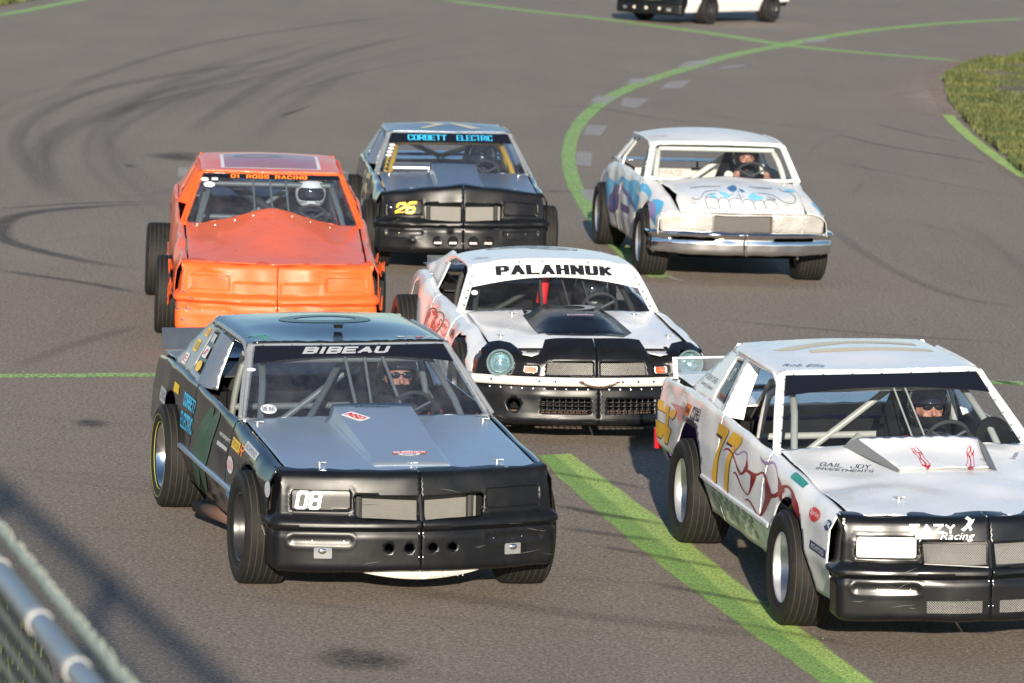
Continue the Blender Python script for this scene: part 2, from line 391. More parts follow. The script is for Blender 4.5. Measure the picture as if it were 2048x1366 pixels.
GL = {'A': '0,0 .5,1 1,0;.2,.33 .8,.33', 'B': '0,0 0,1 .75,1 1,.87 1,.65 .8,.53 0,.53;.8,.53 1,.4 1,.14 .75,0 0,0', 'C': '1,.76 1,.85 .8,1 .2,1 0,.85 0,.15 .2,0 .8,0 1,.15 1,.24', 'D': '0,0 0,1 .7,1 1,.8 1,.2 .7,0 0,0',
 'E': '1,1 0,1 0,0 1,0;0,.52 .85,.52', 'F': '1,1 0,1 0,0;0,.52 .8,.52', 'G': '1,.72 1,.85 .8,1 .2,1 0,.85 0,.15 .2,0 .8,0 1,.15 1,.48 .55,.48', 'H': '0,0 0,1;1,0 1,1;0,.52 1,.52', 'I': '.5,0 .5,1', 'J': '1,1 1,.15 .8,0 .2,0 0,.15 0,.35',
 'K': '0,0 0,1;1,1 .08,.45;.3,.6 1,0', 'L': '0,1 0,0 1,0', 'M': '0,0 0,1 .5,.3 1,1 1,0', 'N': '0,0 0,1 1,0 1,1', 'O': '.2,0 0,.15 0,.85 .2,1 .8,1 1,.85 1,.15 .8,0 .2,0', 'P': '0,0 0,1 .75,1 1,.88 1,.55 .75,.42 0,.42',
 'Q': '.2,0 0,.15 0,.85 .2,1 .8,1 1,.85 1,.15 .8,0 .2,0;.6,.3 1,-.05', 'R': '0,0 0,1 .75,1 1,.88 1,.58 .75,.46 0,.46;.55,.46 1,0', 'S': '1,.82 1,.88 .8,1 .2,1 0,.86 0,.66 .2,.54 .8,.46 1,.34 1,.14 .8,0 .2,0 0,.12 0,.18', 'T': '0,1 1,1;.5,1 .5,0',
 'U': '0,1 0,.15 .2,0 .8,0 1,.15 1,1', 'V': '0,1 .5,0 1,1', 'W': '0,1 .25,0 .5,.75 .75,0 1,1', 'X': '0,0 1,1;0,1 1,0', 'Y': '0,1 .5,.5 1,1;.5,.5 .5,0', 'Z': '0,1 1,1 0,0 1,0',
 '0': '.2,0 0,.15 0,.85 .2,1 .8,1 1,.85 1,.15 .8,0 .2,0', '1': '.1,.8 .5,1 .5,0', '2': '0,.7 0,.86 .2,1 .8,1 1,.86 1,.62 0,.14 0,0 1,0', '6': '1,1 .2,1 0,.86 0,.14 .2,0 .8,0 1,.14 1,.42 .8,.56 0,.56', '7': '0,1 1,1 .35,0', '8': '.2,0 0,.14 0,.4 .2,.53 0,.66 0,.86 .2,1 .8,1 1,.86 1,.66 .8,.53 1,.4 1,.14 .8,0 .2,0;.2,.53 .8,.53',
 '9': '0,.2 .2,0 .8,0 1,.14 1,.86 .8,1 .2,1 0,.86 0,.55 .2,.43 1,.43', 'D2': ''}
GW = {'I': .25, '1': .6, 'M': 1.3, 'W': 1.35, ' ': .9, 'A': 1.1, 'N': 1.05}
def block(txt, w, h, wt, shear=0., gap=.30, cap=.30):
    """heavy block capitals: strokes of thickness wt inside a w x h box centred on 0"""
    ws_ = [GW.get(ch, 1.) for ch in txt]; tot = sum(ws_) + gap * (len(txt) - 1); k = (w - wt) / tot
    # the gap between letters must also hold one stroke thickness
    wt = min(wt, w / (len(txt) * (1 + gap)) * cap)
    g_ = gap * k + wt * 1.0; lw = (w - wt - g_ * (len(txt) - 1)) / sum(ws_); out = Strokes(); x = -w / 2 + wt / 2
    for ch, a in zip(txt, ws_):
        cw = a * lw
        for pl in (GL.get(ch, '').split(';') if GL.get(ch) else []):
            P = [tuple(map(float, q.split(','))) for q in pl.split()]
            P = np.array([(x + px * cw, (py - .5) * (h - wt)) for px, py in P])
            for i in range(len(P) - 1):
                p, q = P[i], P[i + 1]; d = q - p; l = np.hypot(*d)
                if l < 1e-6: continue
                d /= l; n = np.array([-d[1], d[0]]); diag = min(abs(d[0]), abs(d[1])) > .25
                e0 = wt * (.5 if not diag else .2); 
                a_, b_ = p - d * e0, q + d * e0
                Q = np.array([a_ + n * wt / 2, a_ - n * wt / 2, b_ - n * wt / 2, b_ + n * wt / 2]); Q[:, 1] = np.clip(Q[:, 1], -h / 2, h / 2)
                out.append(Q)
        x += cw + g_
    if shear: out = Strokes(np.stack([l[:, 0] + l[:, 1] * shear, l[:, 1]], 1) for l in out)
    return out
def turn(loops, cx, cy, rot=0., hood=False):
    c, s = math.cos(rot), math.sin(rot); T = type(loops)
    L2 = T(np.stack([l[:, 0] * c - l[:, 1] * s, l[:, 0] * s + l[:, 1] * c], 1) for l in loops)
    if hood: L2 = T(np.stack([-l[:, 1], l[:, 0]], 1) for l in L2)
    return T(l + np.array([cx, cy]) for l in L2)
def bold(txt, cx, cy, w, h, fn, mat, parent, wt=.22, shear=0., rot=0., hood=False, off=.004, flip=False, name='lettering', gap=.12, mirror_=False, cap=.30):
    """wt: stroke thickness as a fraction of the height"""
    lp = block(txt, w, h, wt * h, shear, gap, cap)
    if mirror_: lp = Strokes(np.stack([-l[:, 0], l[:, 1]], 1) for l in lp)
    return decal(name, turn(lp, cx, cy, rot, hood), fn, mat, parent, off, .06, flip)
def fit(loops, cx, cy, w, h, rot=0., warp=None):
    A = np.vstack(loops); lo, hi = A.min(0), A.max(0); out = []
    c, s = math.cos(rot), math.sin(rot)
    for l in loops:
        q = (l - (lo + hi) / 2) / (hi - lo) * np.array([w, h])
        if warp is not None: q = warp(q)
        out.append(np.stack([q[:, 0] * c - q[:, 1] * s + cx, q[:, 0] * s + q[:, 1] * c + cy], 1))
    return out
def xy_hood(loops):      # written to be read from the front: u across (y), v up the car (-x)
    return [np.stack([-l[:, 1], l[:, 0]], 1) for l in loops]
def decal(name, loops, fn, mat, parent, off=.0035, step=.05, flip=False, label=None):
    try: return panel(name, loops, fn, step, mat, parent, thick=0, off=off, flip=flip, label=label)
    except Exception as ex: print('decal', name, ex)
def lettering(txt, cx, cy, w, h, fn, mat, parent, bold=.0, shear=0., rot=0., hood=False, off=.004, flip=False, name='lettering', space=1., mirror_=False, warp=None):
    lp = fit(text_loops(txt, bold, shear, space=space), 0, 0, w, h, rot, warp)
    if mirror_: lp = [np.stack([-l[:, 0], l[:, 1]], 1)[::-1] for l in lp]
    if hood: lp = xy_hood(lp)
    lp = [l + np.array([cx, cy]) for l in lp]
    return decal(name, lp, fn, mat, parent, off, .04, flip)
def xf(P):
    xs = np.array([p[0] for p in P]); ys = np.array([p[1] for p in P]); o = np.argsort(xs); xs, ys = xs[o], ys[o]
    return lambda x: np.interp(x, xs, ys)
def sdrr(u, v, cu, cv, w, h, r):
    qx = np.abs(u - cu) - (w / 2 - r); qy = np.abs(v - cv) - (h / 2 - r)
    return np.hypot(np.maximum(qx, 0), np.maximum(qy, 0)) + np.minimum(np.maximum(qx, qy), 0) - r
GREEN = {'A_l': [(0.22, 30.98), (0.41, 29.74), (0.7, 28.09), (1.01, 26.49), (1.3, 25.14), (1.58, 23.92), (1.8, 22.94)], 'A_r': [(0.47, 31.16), (0.66, 30.27), (0.98, 28.74), (1.26, 27.28), (1.56, 25.69), (1.86, 24.28), (2.11, 23.1)], 'B': [(12.18, 106.45), (9.99, 102.47), (7.82, 97.34), (6.28, 92.66), (5.2, 88.68), (3.97, 84.15), (2.93, 79.19), (2.19, 75.47), (1.5, 71.07), (1.04, 66.7), (0.77, 62.72), (0.66, 59.18), (0.65, 55.9), (0.7, 53.35), (0.8, 51.05), (0.91, 48.94), (1.04, 47.01), (1.22, 45.25), (1.47, 43.37)], 'C': [(-2.19, 102.58), (-1.1, 100.59), (0.4, 98.17), (1.63, 96.55), (3.72, 92.85), (5.33, 89.15), (6.56, 87.62), (7.99, 86.67), (8.77, 85.92)], 'C2': [(8.96, 85.4), (8.47, 83.88), (7.97, 81.17), (7.7, 79.49)], 'C3': [(6.87, 70.16), (6.79, 67.47), (6.75, 64.42), (6.76, 60.95), (6.81, 57.7)], 'D': [(-10.63, 85.87), (-10.23, 89.21), (-9.78, 93.77), (-9.62, 95.4)], 'E': [(-4.1, 33.85), (-2.77, 34.38)], 'E2': [(3.97, 36.3), (4.44, 36.37)]}
PATCH = [[(0.95, 64.02), (1.29, 64.03), (1.15, 61.91), (0.87, 61.92)] , [(0.75, 58.97), (0.99, 58.94), (0.94, 56.45), (0.72, 56.57)] , [(1.61, 70.41), (2.08, 70.49), (1.8, 67.97), (1.52, 68.35)] , [(1.17, 70.59), (1.58, 70.75), (1.34, 68.81), (1.04, 68.84)] , [(1.87, 75.65), (2.31, 75.83), (2.08, 74.3), (1.71, 74.04)] , [(3.01, 81.58), (3.64, 82.73), (3.25, 80.35), (2.75, 79.21)] , [(2.48, 75.0), (2.95, 76.03), (2.69, 73.42), (2.28, 73.13)] , [(0.74, 53.09), (0.95, 53.13), (0.92, 51.43), (0.79, 51.56)] , [(1.52, 43.77), (1.68, 43.19), (1.75, 43.03), (1.56, 43.23)] , [(3.61, 80.17), (4.25, 81.75), (4.0, 80.46), (3.48, 79.31)] , [(5.78, 91.44), (6.48, 92.43), (6.27, 90.89), (5.81, 90.31)] ,]
TRACK = [(0.28, 0.8, [(-3.99, 48.76), (-4.46, 48.34), (-4.91, 47.76), (-5.27, 47.1), (-5.45, 46.32), (-5.43, 45.34), (-5.29, 44.34), (-5.02, 43.6), (-4.53, 42.84), (-4.08, 42.28), (-3.55, 41.82)]) , (0.22, 0.6, [(-4.99, 41.34), (-4.52, 40.96), (-4.0, 40.53), (-3.42, 39.85)]) , (0.16, 0.45, [(-5.77, 47.15), (-5.21, 47.97), (-4.7, 48.53), (-4.01, 49.0)]) , (0.35, 0.5, [(-1.76, 88.4), (-2.8, 83.23), (-3.63, 76.84), (-4.07, 72.22), (-4.35, 66.44), (-4.48, 62.08), (-4.5, 58.75)]) , (0.3, 0.3, [(-3.25, 80.3), (-4.6, 75.33), (-5.72, 70.99), (-6.52, 66.67), (-6.84, 62.58), (-6.8, 59.16), (-6.53, 55.81), (-5.93, 52.28), (-5.12, 48.69)]) , (0.5, 0.3, [(-3.56, 75.41), (-4.91, 67.81), (-5.77, 62.77), (-6.19, 58.62), (-6.06, 54.47), (-5.54, 50.41), (-5.0, 48.13)]) , (0.3, 0.25, [(-1.74, 97.51), (-4.12, 88.67), (-5.99, 79.69), (-6.87, 70.14), (-7.07, 64.02)]) , (0.3, 0.35, [(-1.75, 28.84), (-1.29, 28.34), (-0.81, 27.87)]) , (0.16, 0.5, [(0.34, 28.81), (0.64, 28.48), (0.97, 28.27)]) , (0.16, 0.5, [(0.34, 27.89), (0.72, 27.67), (1.04, 27.51)]) , (0.35, 0.45, [(-0.9, 25.56), (-0.3, 25.22), (0.44, 24.85), (1.16, 24.56), (2.01, 24.31)]) , (0.12, 0.4, [(2.78, 67.83), (3.35, 66.57), (4.21, 65.55), (5.3, 64.91)]) , (0.14, 0.55, [(4.62, 64.79), (5.2, 62.74), (5.95, 61.36), (6.71, 59.82)]) , (0.12, 0.45, [(5.41, 67.35), (5.94, 65.3), (6.61, 63.76)]) , (0.12, 0.3, [(4.12, 59.46), (5.06, 57.54), (6.38, 54.54)]) , (0.14, 0.4, [(1.83, 39.93), (3.1, 39.46), (4.66, 39.11)]) , (0.2, 0.35, [(3.54, 50.51), (3.84, 46.16), (4.35, 43.03), (5.04, 42.01)]) , (0.14, 0.5, [(0.11, 67.19), (1.05, 67.82), (1.95, 66.21), (2.83, 65.2)]) , (0.12, 0.3, [(-3.87, 66.2), (-2.94, 73.06), (-1.38, 79.4), (0.96, 84.62)]) , (0.2, 0.3, [(-4.0, 34.28), (-3.66, 36.02), (-3.22, 37.6)]) , (0.18, 0.3, [(-0.62, 98.61), (2.7, 94.89), (5.9, 93.55), (10.52, 91.58)]) , (0.4, 0.3, [(0.5, 52.9), (0.01, 52.23), (0.32, 52.53)]) , (0.15, 0.5, [(0.35, 52.54), (0.75, 52.75)]) ,]
STAIN = [[(-4.81, 55.03), (-4.52, 55.68), (-4.14, 55.74), (-4.05, 54.45), (-4.49, 54.59)] , [(-4.95, 53.56), (-4.76, 53.52), (-4.81, 53.19)] , [(-3.22, 31.55), (-3.11, 31.74), (-2.94, 31.59), (-2.98, 31.32), (-3.13, 31.32)] , [(-1.01, 23.31), (-0.87, 23.54), (-0.56, 23.41), (-0.45, 23.23), (-0.52, 22.98), (-0.79, 22.88), (-0.96, 23.04)] , [(-3.54, 63.19), (-3.42, 63.68), (-3.1, 66.05), (-3.45, 62.84)] ,]
GRASS = [(7.69, 79.49), (7.93, 81.45), (8.31, 83.29), (8.82, 85.46), (9.42, 87.46), (10.3, 89.56), (11.24, 91.24), (9.69, 75.43), (6.95, 53.46), (6.91, 56.84), (6.86, 59.32), (6.95, 62.38), (6.97, 66.24), (7.15, 70.34), (7.25, 73.15), (7.49, 76.54)]
TLG = [(-11.32, 88.13), (-10.97, 90.24), (-10.65, 92.88), (-10.36, 95.12), (-12.11, 99.53), (-13.11, 98.41)]
VERGE = [(-3.12, 25.57), (-2.6, 23.64), (-2.11, 21.86), (-2.51, 21.52), (-3.0, 21.42), (-3.43, 24.35)]
FL_RED = [[[-1.776,.724],[-1.752,.73],[-1.729,.737],[-1.705,.742],[-1.679,.747],[-1.654,.751],[-1.629,.752],[-1.597,.752],[-1.559,.749],[-1.522,.745],[-1.49,.738],[-1.459,.73],[-1.427,.722],[-1.395,.714],[-1.362,.705],[-1.331,.696],[-1.304,.687],[-1.275,.679],[-1.247,.671],[-1.209,.682],[-1.243,.688],[-1.276,.695],[-1.309,.702],[-1.343,.709],[-1.376,.718],[-1.409,.726],[-1.438,.735],[-1.467,.744],[-1.499,.751],[-1.535,.757],[-1.574,.761],[-1.614,.763],[-1.656,.759],[-1.691,.753],[-1.721,.746],[-1.744,.739],[-1.763,.731],[-1.781,.724]],[[-1.256,.668],[-1.221,.675],[-1.185,.682],[-1.147,.691],[-1.116,.703],[-1.095,.712],[-1.079,.722],[-1.079,.73],[-1.084,.737],[-1.092,.745],[-1.103,.755],[-1.116,.766],[-1.129,.777],[-1.141,.775],[-1.142,.762],[-1.142,.749],[-1.144,.738],[-1.148,.73],[-1.154,.725],[-1.164,.719],[-1.167,.711],[-1.174,.704],[-1.186,.696],[-1.206,.688],[-1.233,.68],[-1.263,.671]],[[-1.142,.709],[-1.118,.71],[-1.095,.71],[-1.07,.71],[-1.037,.708],[-.995,.706],[-.945,.706],[-.897,.714],[-.863,.723],[-.835,.732],[-.809,.741],[-.789,.75],[-.773,.755],[-.756,.756],[-.735,.755],[-.713,.752],[-.694,.744],[-.673,.734],[-.65,.722],[-.628,.708],[-.611,.693],[-.605,.677],[-.596,.666],[-.593,.657],[-.597,.648],[-.597,.637],[-.607,.62],[-.619,.603],[-.632,.585],[-.645,.567],[-.66,.55],[-.674,.535],[-.688,.522],[-.698,.515],[-.705,.513],[-.726,.512],[-.753,.513],[-.781,.518],[-.81,.526],[-.842,.535],[-.877,.543],[-.913,.552],[-.948,.559],[-.981,.561],[-1.012,.56],[-1.043,.556],[-1.067,.548],[-1.081,.54],[-1.093,.533],[-1.088,.533],[-1.069,.54],[-1.052,.546],[-1.038,.549],[-1.021,.551],[-.997,.552],[-.969,.551],[-.936,.545],[-.899,.537],[-.864,.528],[-.834,.52],[-.806,.511],[-.777,.505],[-.749,.501],[-.716,.501],[-.672,.509],[-.634,.522],[-.603,.538],[-.574,.555],[-.545,.574],[-.515,.593],[-.488,.613],[-.461,.632],[-.435,.652],[-.415,.672],[-.423,.687],[-.439,.698],[-.465,.707],[-.503,.717],[-.546,.728],[-.587,.738],[-.618,.748],[-.648,.758],[-.68,.764],[-.713,.768],[-.747,.767],[-.781,.763],[-.813,.755],[-.838,.745],[-.862,.738],[-.891,.732],[-.919,.728],[-.938,.727],[-.965,.726],[-1.005,.726],[-1.046,.725],[-1.08,.724],[-1.107,.722],[-1.133,.72]],[[-.997,.713],[-.986,.704],[-.98,.693],[-.98,.681],[-.976,.667],[-.975,.651],[-.976,.636],[-.986,.618],[-.999,.601],[-1.013,.589],[-1.023,.587],[-1.045,.587],[-1.077,.589],[-1.116,.595],[-1.159,.604],[-1.2,.614],[-1.233,.626],[-1.264,.64],[-1.292,.652],[-1.318,.66],[-1.343,.666],[-1.37,.668],[-1.401,.661],[-1.414,.653],[-1.425,.645],[-1.417,.645],[-1.4,.653],[-1.385,.659],[-1.382,.659],[-1.367,.658],[-1.343,.653],[-1.315,.646],[-1.286,.635],[-1.253,.621],[-1.217,.609],[-1.175,.599],[-1.131,.59],[-1.091,.584],[-1.059,.58],[-1.028,.58],[-.991,.588],[-.965,.603],[-.944,.622],[-.927,.641],[-.906,.659],[-.889,.677],[-.874,.694],[-.872,.707],[-.875,.717],[-.878,.728]],[[-.518,.647],[-.465,.656],[-.407,.666],[-.349,.678],[-.295,.689],[-.249,.701],[-.219,.712],[-.193,.724],[-.171,.736],[-.153,.752],[-.16,.766],[-.173,.771],[-.182,.77],[-.169,.779],[-.14,.791],[-.109,.8],[-.076,.799],[-.038,.792],[-.005,.784],[.013,.772],[.027,.759],[.042,.745],[.057,.732],[.073,.72],[.092,.707],[.125,.697],[.152,.687],[.176,.678],[.196,.671],[.213,.664],[.229,.657],[.244,.66],[.247,.671],[.249,.682],[.248,.694],[.232,.708],[.208,.724],[.187,.739],[.159,.749],[.133,.758],[.107,.768],[.084,.779],[.059,.792],[.027,.802],[-.013,.811],[-.058,.817],[-.105,.816],[-.153,.809],[-.2,.795],[-.241,.78],[-.266,.761],[-.271,.749],[-.279,.745],[-.28,.74],[-.286,.732],[-.297,.723],[-.314,.713],[-.335,.703],[-.362,.695],[-.401,.692],[-.447,.69],[-.497,.687]],[[-.205,.758],[-.235,.769],[-.265,.782],[-.295,.793],[-.324,.803],[-.352,.812],[-.38,.821],[-.389,.818],[-.371,.804],[-.354,.792],[-.337,.779],[-.324,.763],[-.312,.748],[-.299,.732]],[[-.291,.716],[-.253,.706],[-.217,.697],[-.187,.686],[-.148,.695],[-.163,.71],[-.183,.726],[-.201,.742]]]
FL_LILAC = [[[-1.122,.771],[-1.129,.784],[-1.134,.798],[-1.144,.809],[-1.159,.816],[-1.18,.819],[-1.206,.818],[-1.237,.813],[-1.269,.805],[-1.302,.795],[-1.336,.783],[-1.367,.771],[-1.389,.766],[-1.409,.765],[-1.438,.768],[-1.463,.774],[-1.48,.784],[-1.493,.797],[-1.505,.811],[-1.511,.809],[-1.505,.794],[-1.498,.78],[-1.485,.769],[-1.46,.762],[-1.428,.757],[-1.386,.758],[-1.347,.767],[-1.315,.781],[-1.287,.792],[-1.259,.8],[-1.232,.807],[-1.211,.811],[-1.193,.811],[-1.177,.809],[-1.163,.804],[-1.153,.794],[-1.145,.781],[-1.137,.768]],[[-.364,.804],[-.388,.821],[-.413,.839],[-.439,.856],[-.467,.873],[-.497,.888],[-.529,.899],[-.56,.903],[-.592,.9],[-.627,.891],[-.665,.876],[-.7,.86],[-.728,.851],[-.754,.845],[-.785,.842],[-.814,.842],[-.838,.845],[-.86,.851],[-.882,.858],[-.887,.856],[-.873,.845],[-.858,.835],[-.836,.827],[-.803,.823],[-.764,.822],[-.717,.826],[-.672,.842],[-.637,.86],[-.611,.872],[-.589,.88],[-.567,.885],[-.541,.885],[-.512,.877],[-.482,.865],[-.452,.85],[-.425,.834],[-.399,.817],[-.373,.801]]]
SEVEN_GOLD = [[[-2.024,.87],[-1.704,.888],[-1.701,.849],[-1.791,.773],[-1.872,.709],[-1.908,.629],[-1.894,.518],[-2.003,.505],[-2.029,.563],[-2.004,.644],[-1.955,.711],[-1.879,.774],[-2.041,.779]],[[-1.589,.895],[-1.33,.901],[-1.357,.841],[-1.465,.773],[-1.525,.729],[-1.544,.656],[-1.55,.509],[-1.651,.5],[-1.662,.591],[-1.635,.672],[-1.612,.73],[-1.538,.78],[-1.701,.792]]]
SEVEN_BLACK = [[[-2.049,.79],[-1.858,.793],[-1.879,.774],[-2.046,.776]],[[-1.709,.788],[-1.547,.792],[-1.554,.778],[-1.706,.775]],[[-1.997,.506],[-1.894,.516],[-1.888,.488],[-1.978,.492]],[[-1.651,.5],[-1.55,.509],[-1.555,.487],[-1.647,.481]],[[-1.707,.884],[-1.704,.873],[-1.703,.862],[-1.711,.847],[-1.735,.822],[-1.769,.795],[-1.802,.769],[-1.83,.748],[-1.856,.727],[-1.872,.707],[-1.886,.685],[-1.899,.658],[-1.905,.628],[-1.905,.59],[-1.898,.549],[-1.891,.507],[-1.871,.511],[-1.877,.552],[-1.882,.594],[-1.882,.631],[-1.874,.661],[-1.861,.687],[-1.848,.709],[-1.831,.728],[-1.804,.748],[-1.775,.77],[-1.744,.796],[-1.712,.823],[-1.69,.849],[-1.685,.866],[-1.691,.876],[-1.698,.886]],[[-1.334,.9],[-1.339,.879],[-1.345,.86],[-1.36,.84],[-1.39,.817],[-1.43,.794],[-1.464,.773],[-1.488,.758],[-1.507,.745],[-1.52,.729],[-1.525,.712],[-1.531,.689],[-1.542,.655],[-1.546,.609],[-1.545,.556],[-1.545,.503],[-1.525,.506],[-1.525,.559],[-1.524,.612],[-1.519,.658],[-1.508,.692],[-1.504,.713],[-1.499,.731],[-1.487,.746],[-1.469,.758],[-1.445,.773],[-1.411,.793],[-1.372,.817],[-1.341,.841],[-1.329,.862],[-1.326,.881],[-1.326,.902]]]
REAR_GOLD = [[[-3.889,.748],[-3.741,.752],[-3.737,.716],[-3.699,.711],[-3.654,.742],[-3.524,.746],[-3.516,.709],[-3.434,.745],[-3.274,.748],[-3.3,.714],[-3.364,.695],[-3.486,.701],[-3.507,.64],[-3.53,.624],[-3.604,.62],[-3.591,.701],[-3.844,.692],[-3.886,.714]],[[-3.906,.615],[-3.383,.628],[-3.488,.513],[-3.577,.51],[-3.64,.557],[-3.686,.519],[-3.852,.515]]]
REAR_PINK = [[[-3.498,.776],[-3.025,.801],[-3.05,.722],[-3.109,.704],[-3.255,.723],[-3.325,.753]]]
SCOOP_FLAME = [[[-.092,.213],[-.117,.224],[-.141,.235],[-.168,.245],[-.198,.255],[-.23,.263],[-.259,.271],[-.284,.277],[-.307,.282],[-.329,.287],[-.354,.294],[-.379,.301],[-.401,.308],[-.418,.316],[-.433,.324],[-.448,.333],[-.451,.331],[-.436,.323],[-.421,.314],[-.403,.306],[-.38,.298],[-.355,.289],[-.328,.282],[-.304,.277],[-.282,.273],[-.258,.268],[-.229,.261],[-.199,.252],[-.171,.243],[-.146,.233],[-.122,.222],[-.098,.211]],[[-.094,.265],[-.118,.271],[-.142,.277],[-.168,.283],[-.197,.29],[-.228,.299],[-.257,.306],[-.283,.313],[-.305,.319],[-.328,.325],[-.352,.332],[-.378,.34],[-.402,.347],[-.403,.345],[-.379,.337],[-.354,.328],[-.328,.319],[-.304,.314],[-.281,.309],[-.257,.304],[-.228,.296],[-.197,.288],[-.167,.28],[-.141,.273],[-.116,.267],[-.092,.261]],[[-.093,.245],[-.13,.255],[-.166,.265],[-.199,.274],[-.226,.279],[-.248,.283],[-.269,.286],[-.292,.289],[-.312,.291],[-.327,.294],[-.34,.3],[-.354,.309],[-.37,.318],[-.385,.325],[-.4,.331],[-.415,.335],[-.428,.336],[-.44,.336],[-.451,.336],[-.448,.332],[-.435,.331],[-.423,.329],[-.411,.327],[-.4,.324],[-.388,.321],[-.376,.316],[-.364,.308],[-.349,.298],[-.33,.289],[-.306,.284],[-.284,.282],[-.262,.279],[-.241,.276],[-.221,.273],[-.197,.268],[-.166,.259],[-.131,.248],[-.095,.237]],[[-.26,.283],[-.282,.296],[-.304,.309],[-.327,.32],[-.348,.323],[-.363,.321],[-.376,.32],[-.369,.315],[-.355,.316],[-.341,.317],[-.329,.315],[-.313,.308],[-.292,.295],[-.27,.282]],[[-.109,-.051],[-.148,-.045],[-.186,-.039],[-.221,-.034],[-.25,-.032],[-.273,-.031],[-.294,-.031],[-.312,-.031],[-.327,-.032],[-.344,-.032],[-.364,-.032],[-.387,-.032],[-.405,-.033],[-.417,-.035],[-.426,-.037],[-.435,-.039],[-.432,-.041],[-.423,-.039],[-.414,-.037],[-.401,-.036],[-.382,-.036],[-.358,-.038],[-.335,-.039],[-.319,-.037],[-.305,-.035],[-.29,-.034],[-.269,-.034],[-.245,-.036],[-.217,-.038],[-.183,-.043],[-.144,-.049],[-.105,-.055]],[[-.114,-.0],[-.133,-.0],[-.152,-.0],[-.174,-.0],[-.202,.0],[-.234,.0],[-.262,.001],[-.284,.004],[-.303,.008],[-.327,.011],[-.358,.011],[-.39,.009],[-.414,.006],[-.426,.002],[-.432,-.002],[-.438,-.006],[-.435,-.008],[-.428,-.004],[-.422,-.001],[-.409,.003],[-.385,.005],[-.351,.005],[-.319,.004],[-.298,.003],[-.28,.0],[-.259,-.002],[-.229,-.003],[-.197,-.003],[-.168,-.004],[-.145,-.004],[-.126,-.004],[-.107,-.005]],[[-.105,-.021],[-.131,-.02],[-.156,-.02],[-.179,-.02],[-.196,-.022],[-.209,-.023],[-.223,-.023],[-.243,-.02],[-.268,-.014],[-.293,-.009],[-.313,-.007],[-.329,-.007],[-.342,-.008],[-.351,-.011],[-.356,-.014],[-.363,-.016],[-.375,-.016],[-.391,-.016],[-.405,-.017],[-.414,-.019],[-.421,-.022],[-.427,-.025],[-.419,-.029],[-.414,-.026],[-.408,-.023],[-.4,-.021],[-.386,-.021],[-.368,-.023],[-.351,-.023],[-.342,-.02],[-.339,-.016],[-.333,-.014],[-.321,-.013],[-.305,-.014],[-.288,-.016],[-.266,-.02],[-.24,-.027],[-.213,-.031],[-.195,-.031],[-.182,-.029],[-.167,-.027],[-.143,-.028],[-.117,-.03],[-.09,-.032]],[[-.286,-.012],[-.3,-.004],[-.315,.005],[-.333,.01],[-.342,.006],[-.345,-.001],[-.349,-.008],[-.339,-.011],[-.335,-.004],[-.331,.002],[-.327,.004],[-.322,.002],[-.309,-.005],[-.294,-.013]],[[-.095,.212],[-.058,.215],[-.094,.239],[-.064,.244],[-.093,.266],[-.048,.248],[.026,.216],[-.012,.209],[-.058,.208]],[[-.115,-.051],[-.084,-.041],[-.12,-.027],[-.075,-.028],[-.11,-.0],[-.066,-.01],[.004,-.042],[-.054,-.045],[-.078,-.056]]]
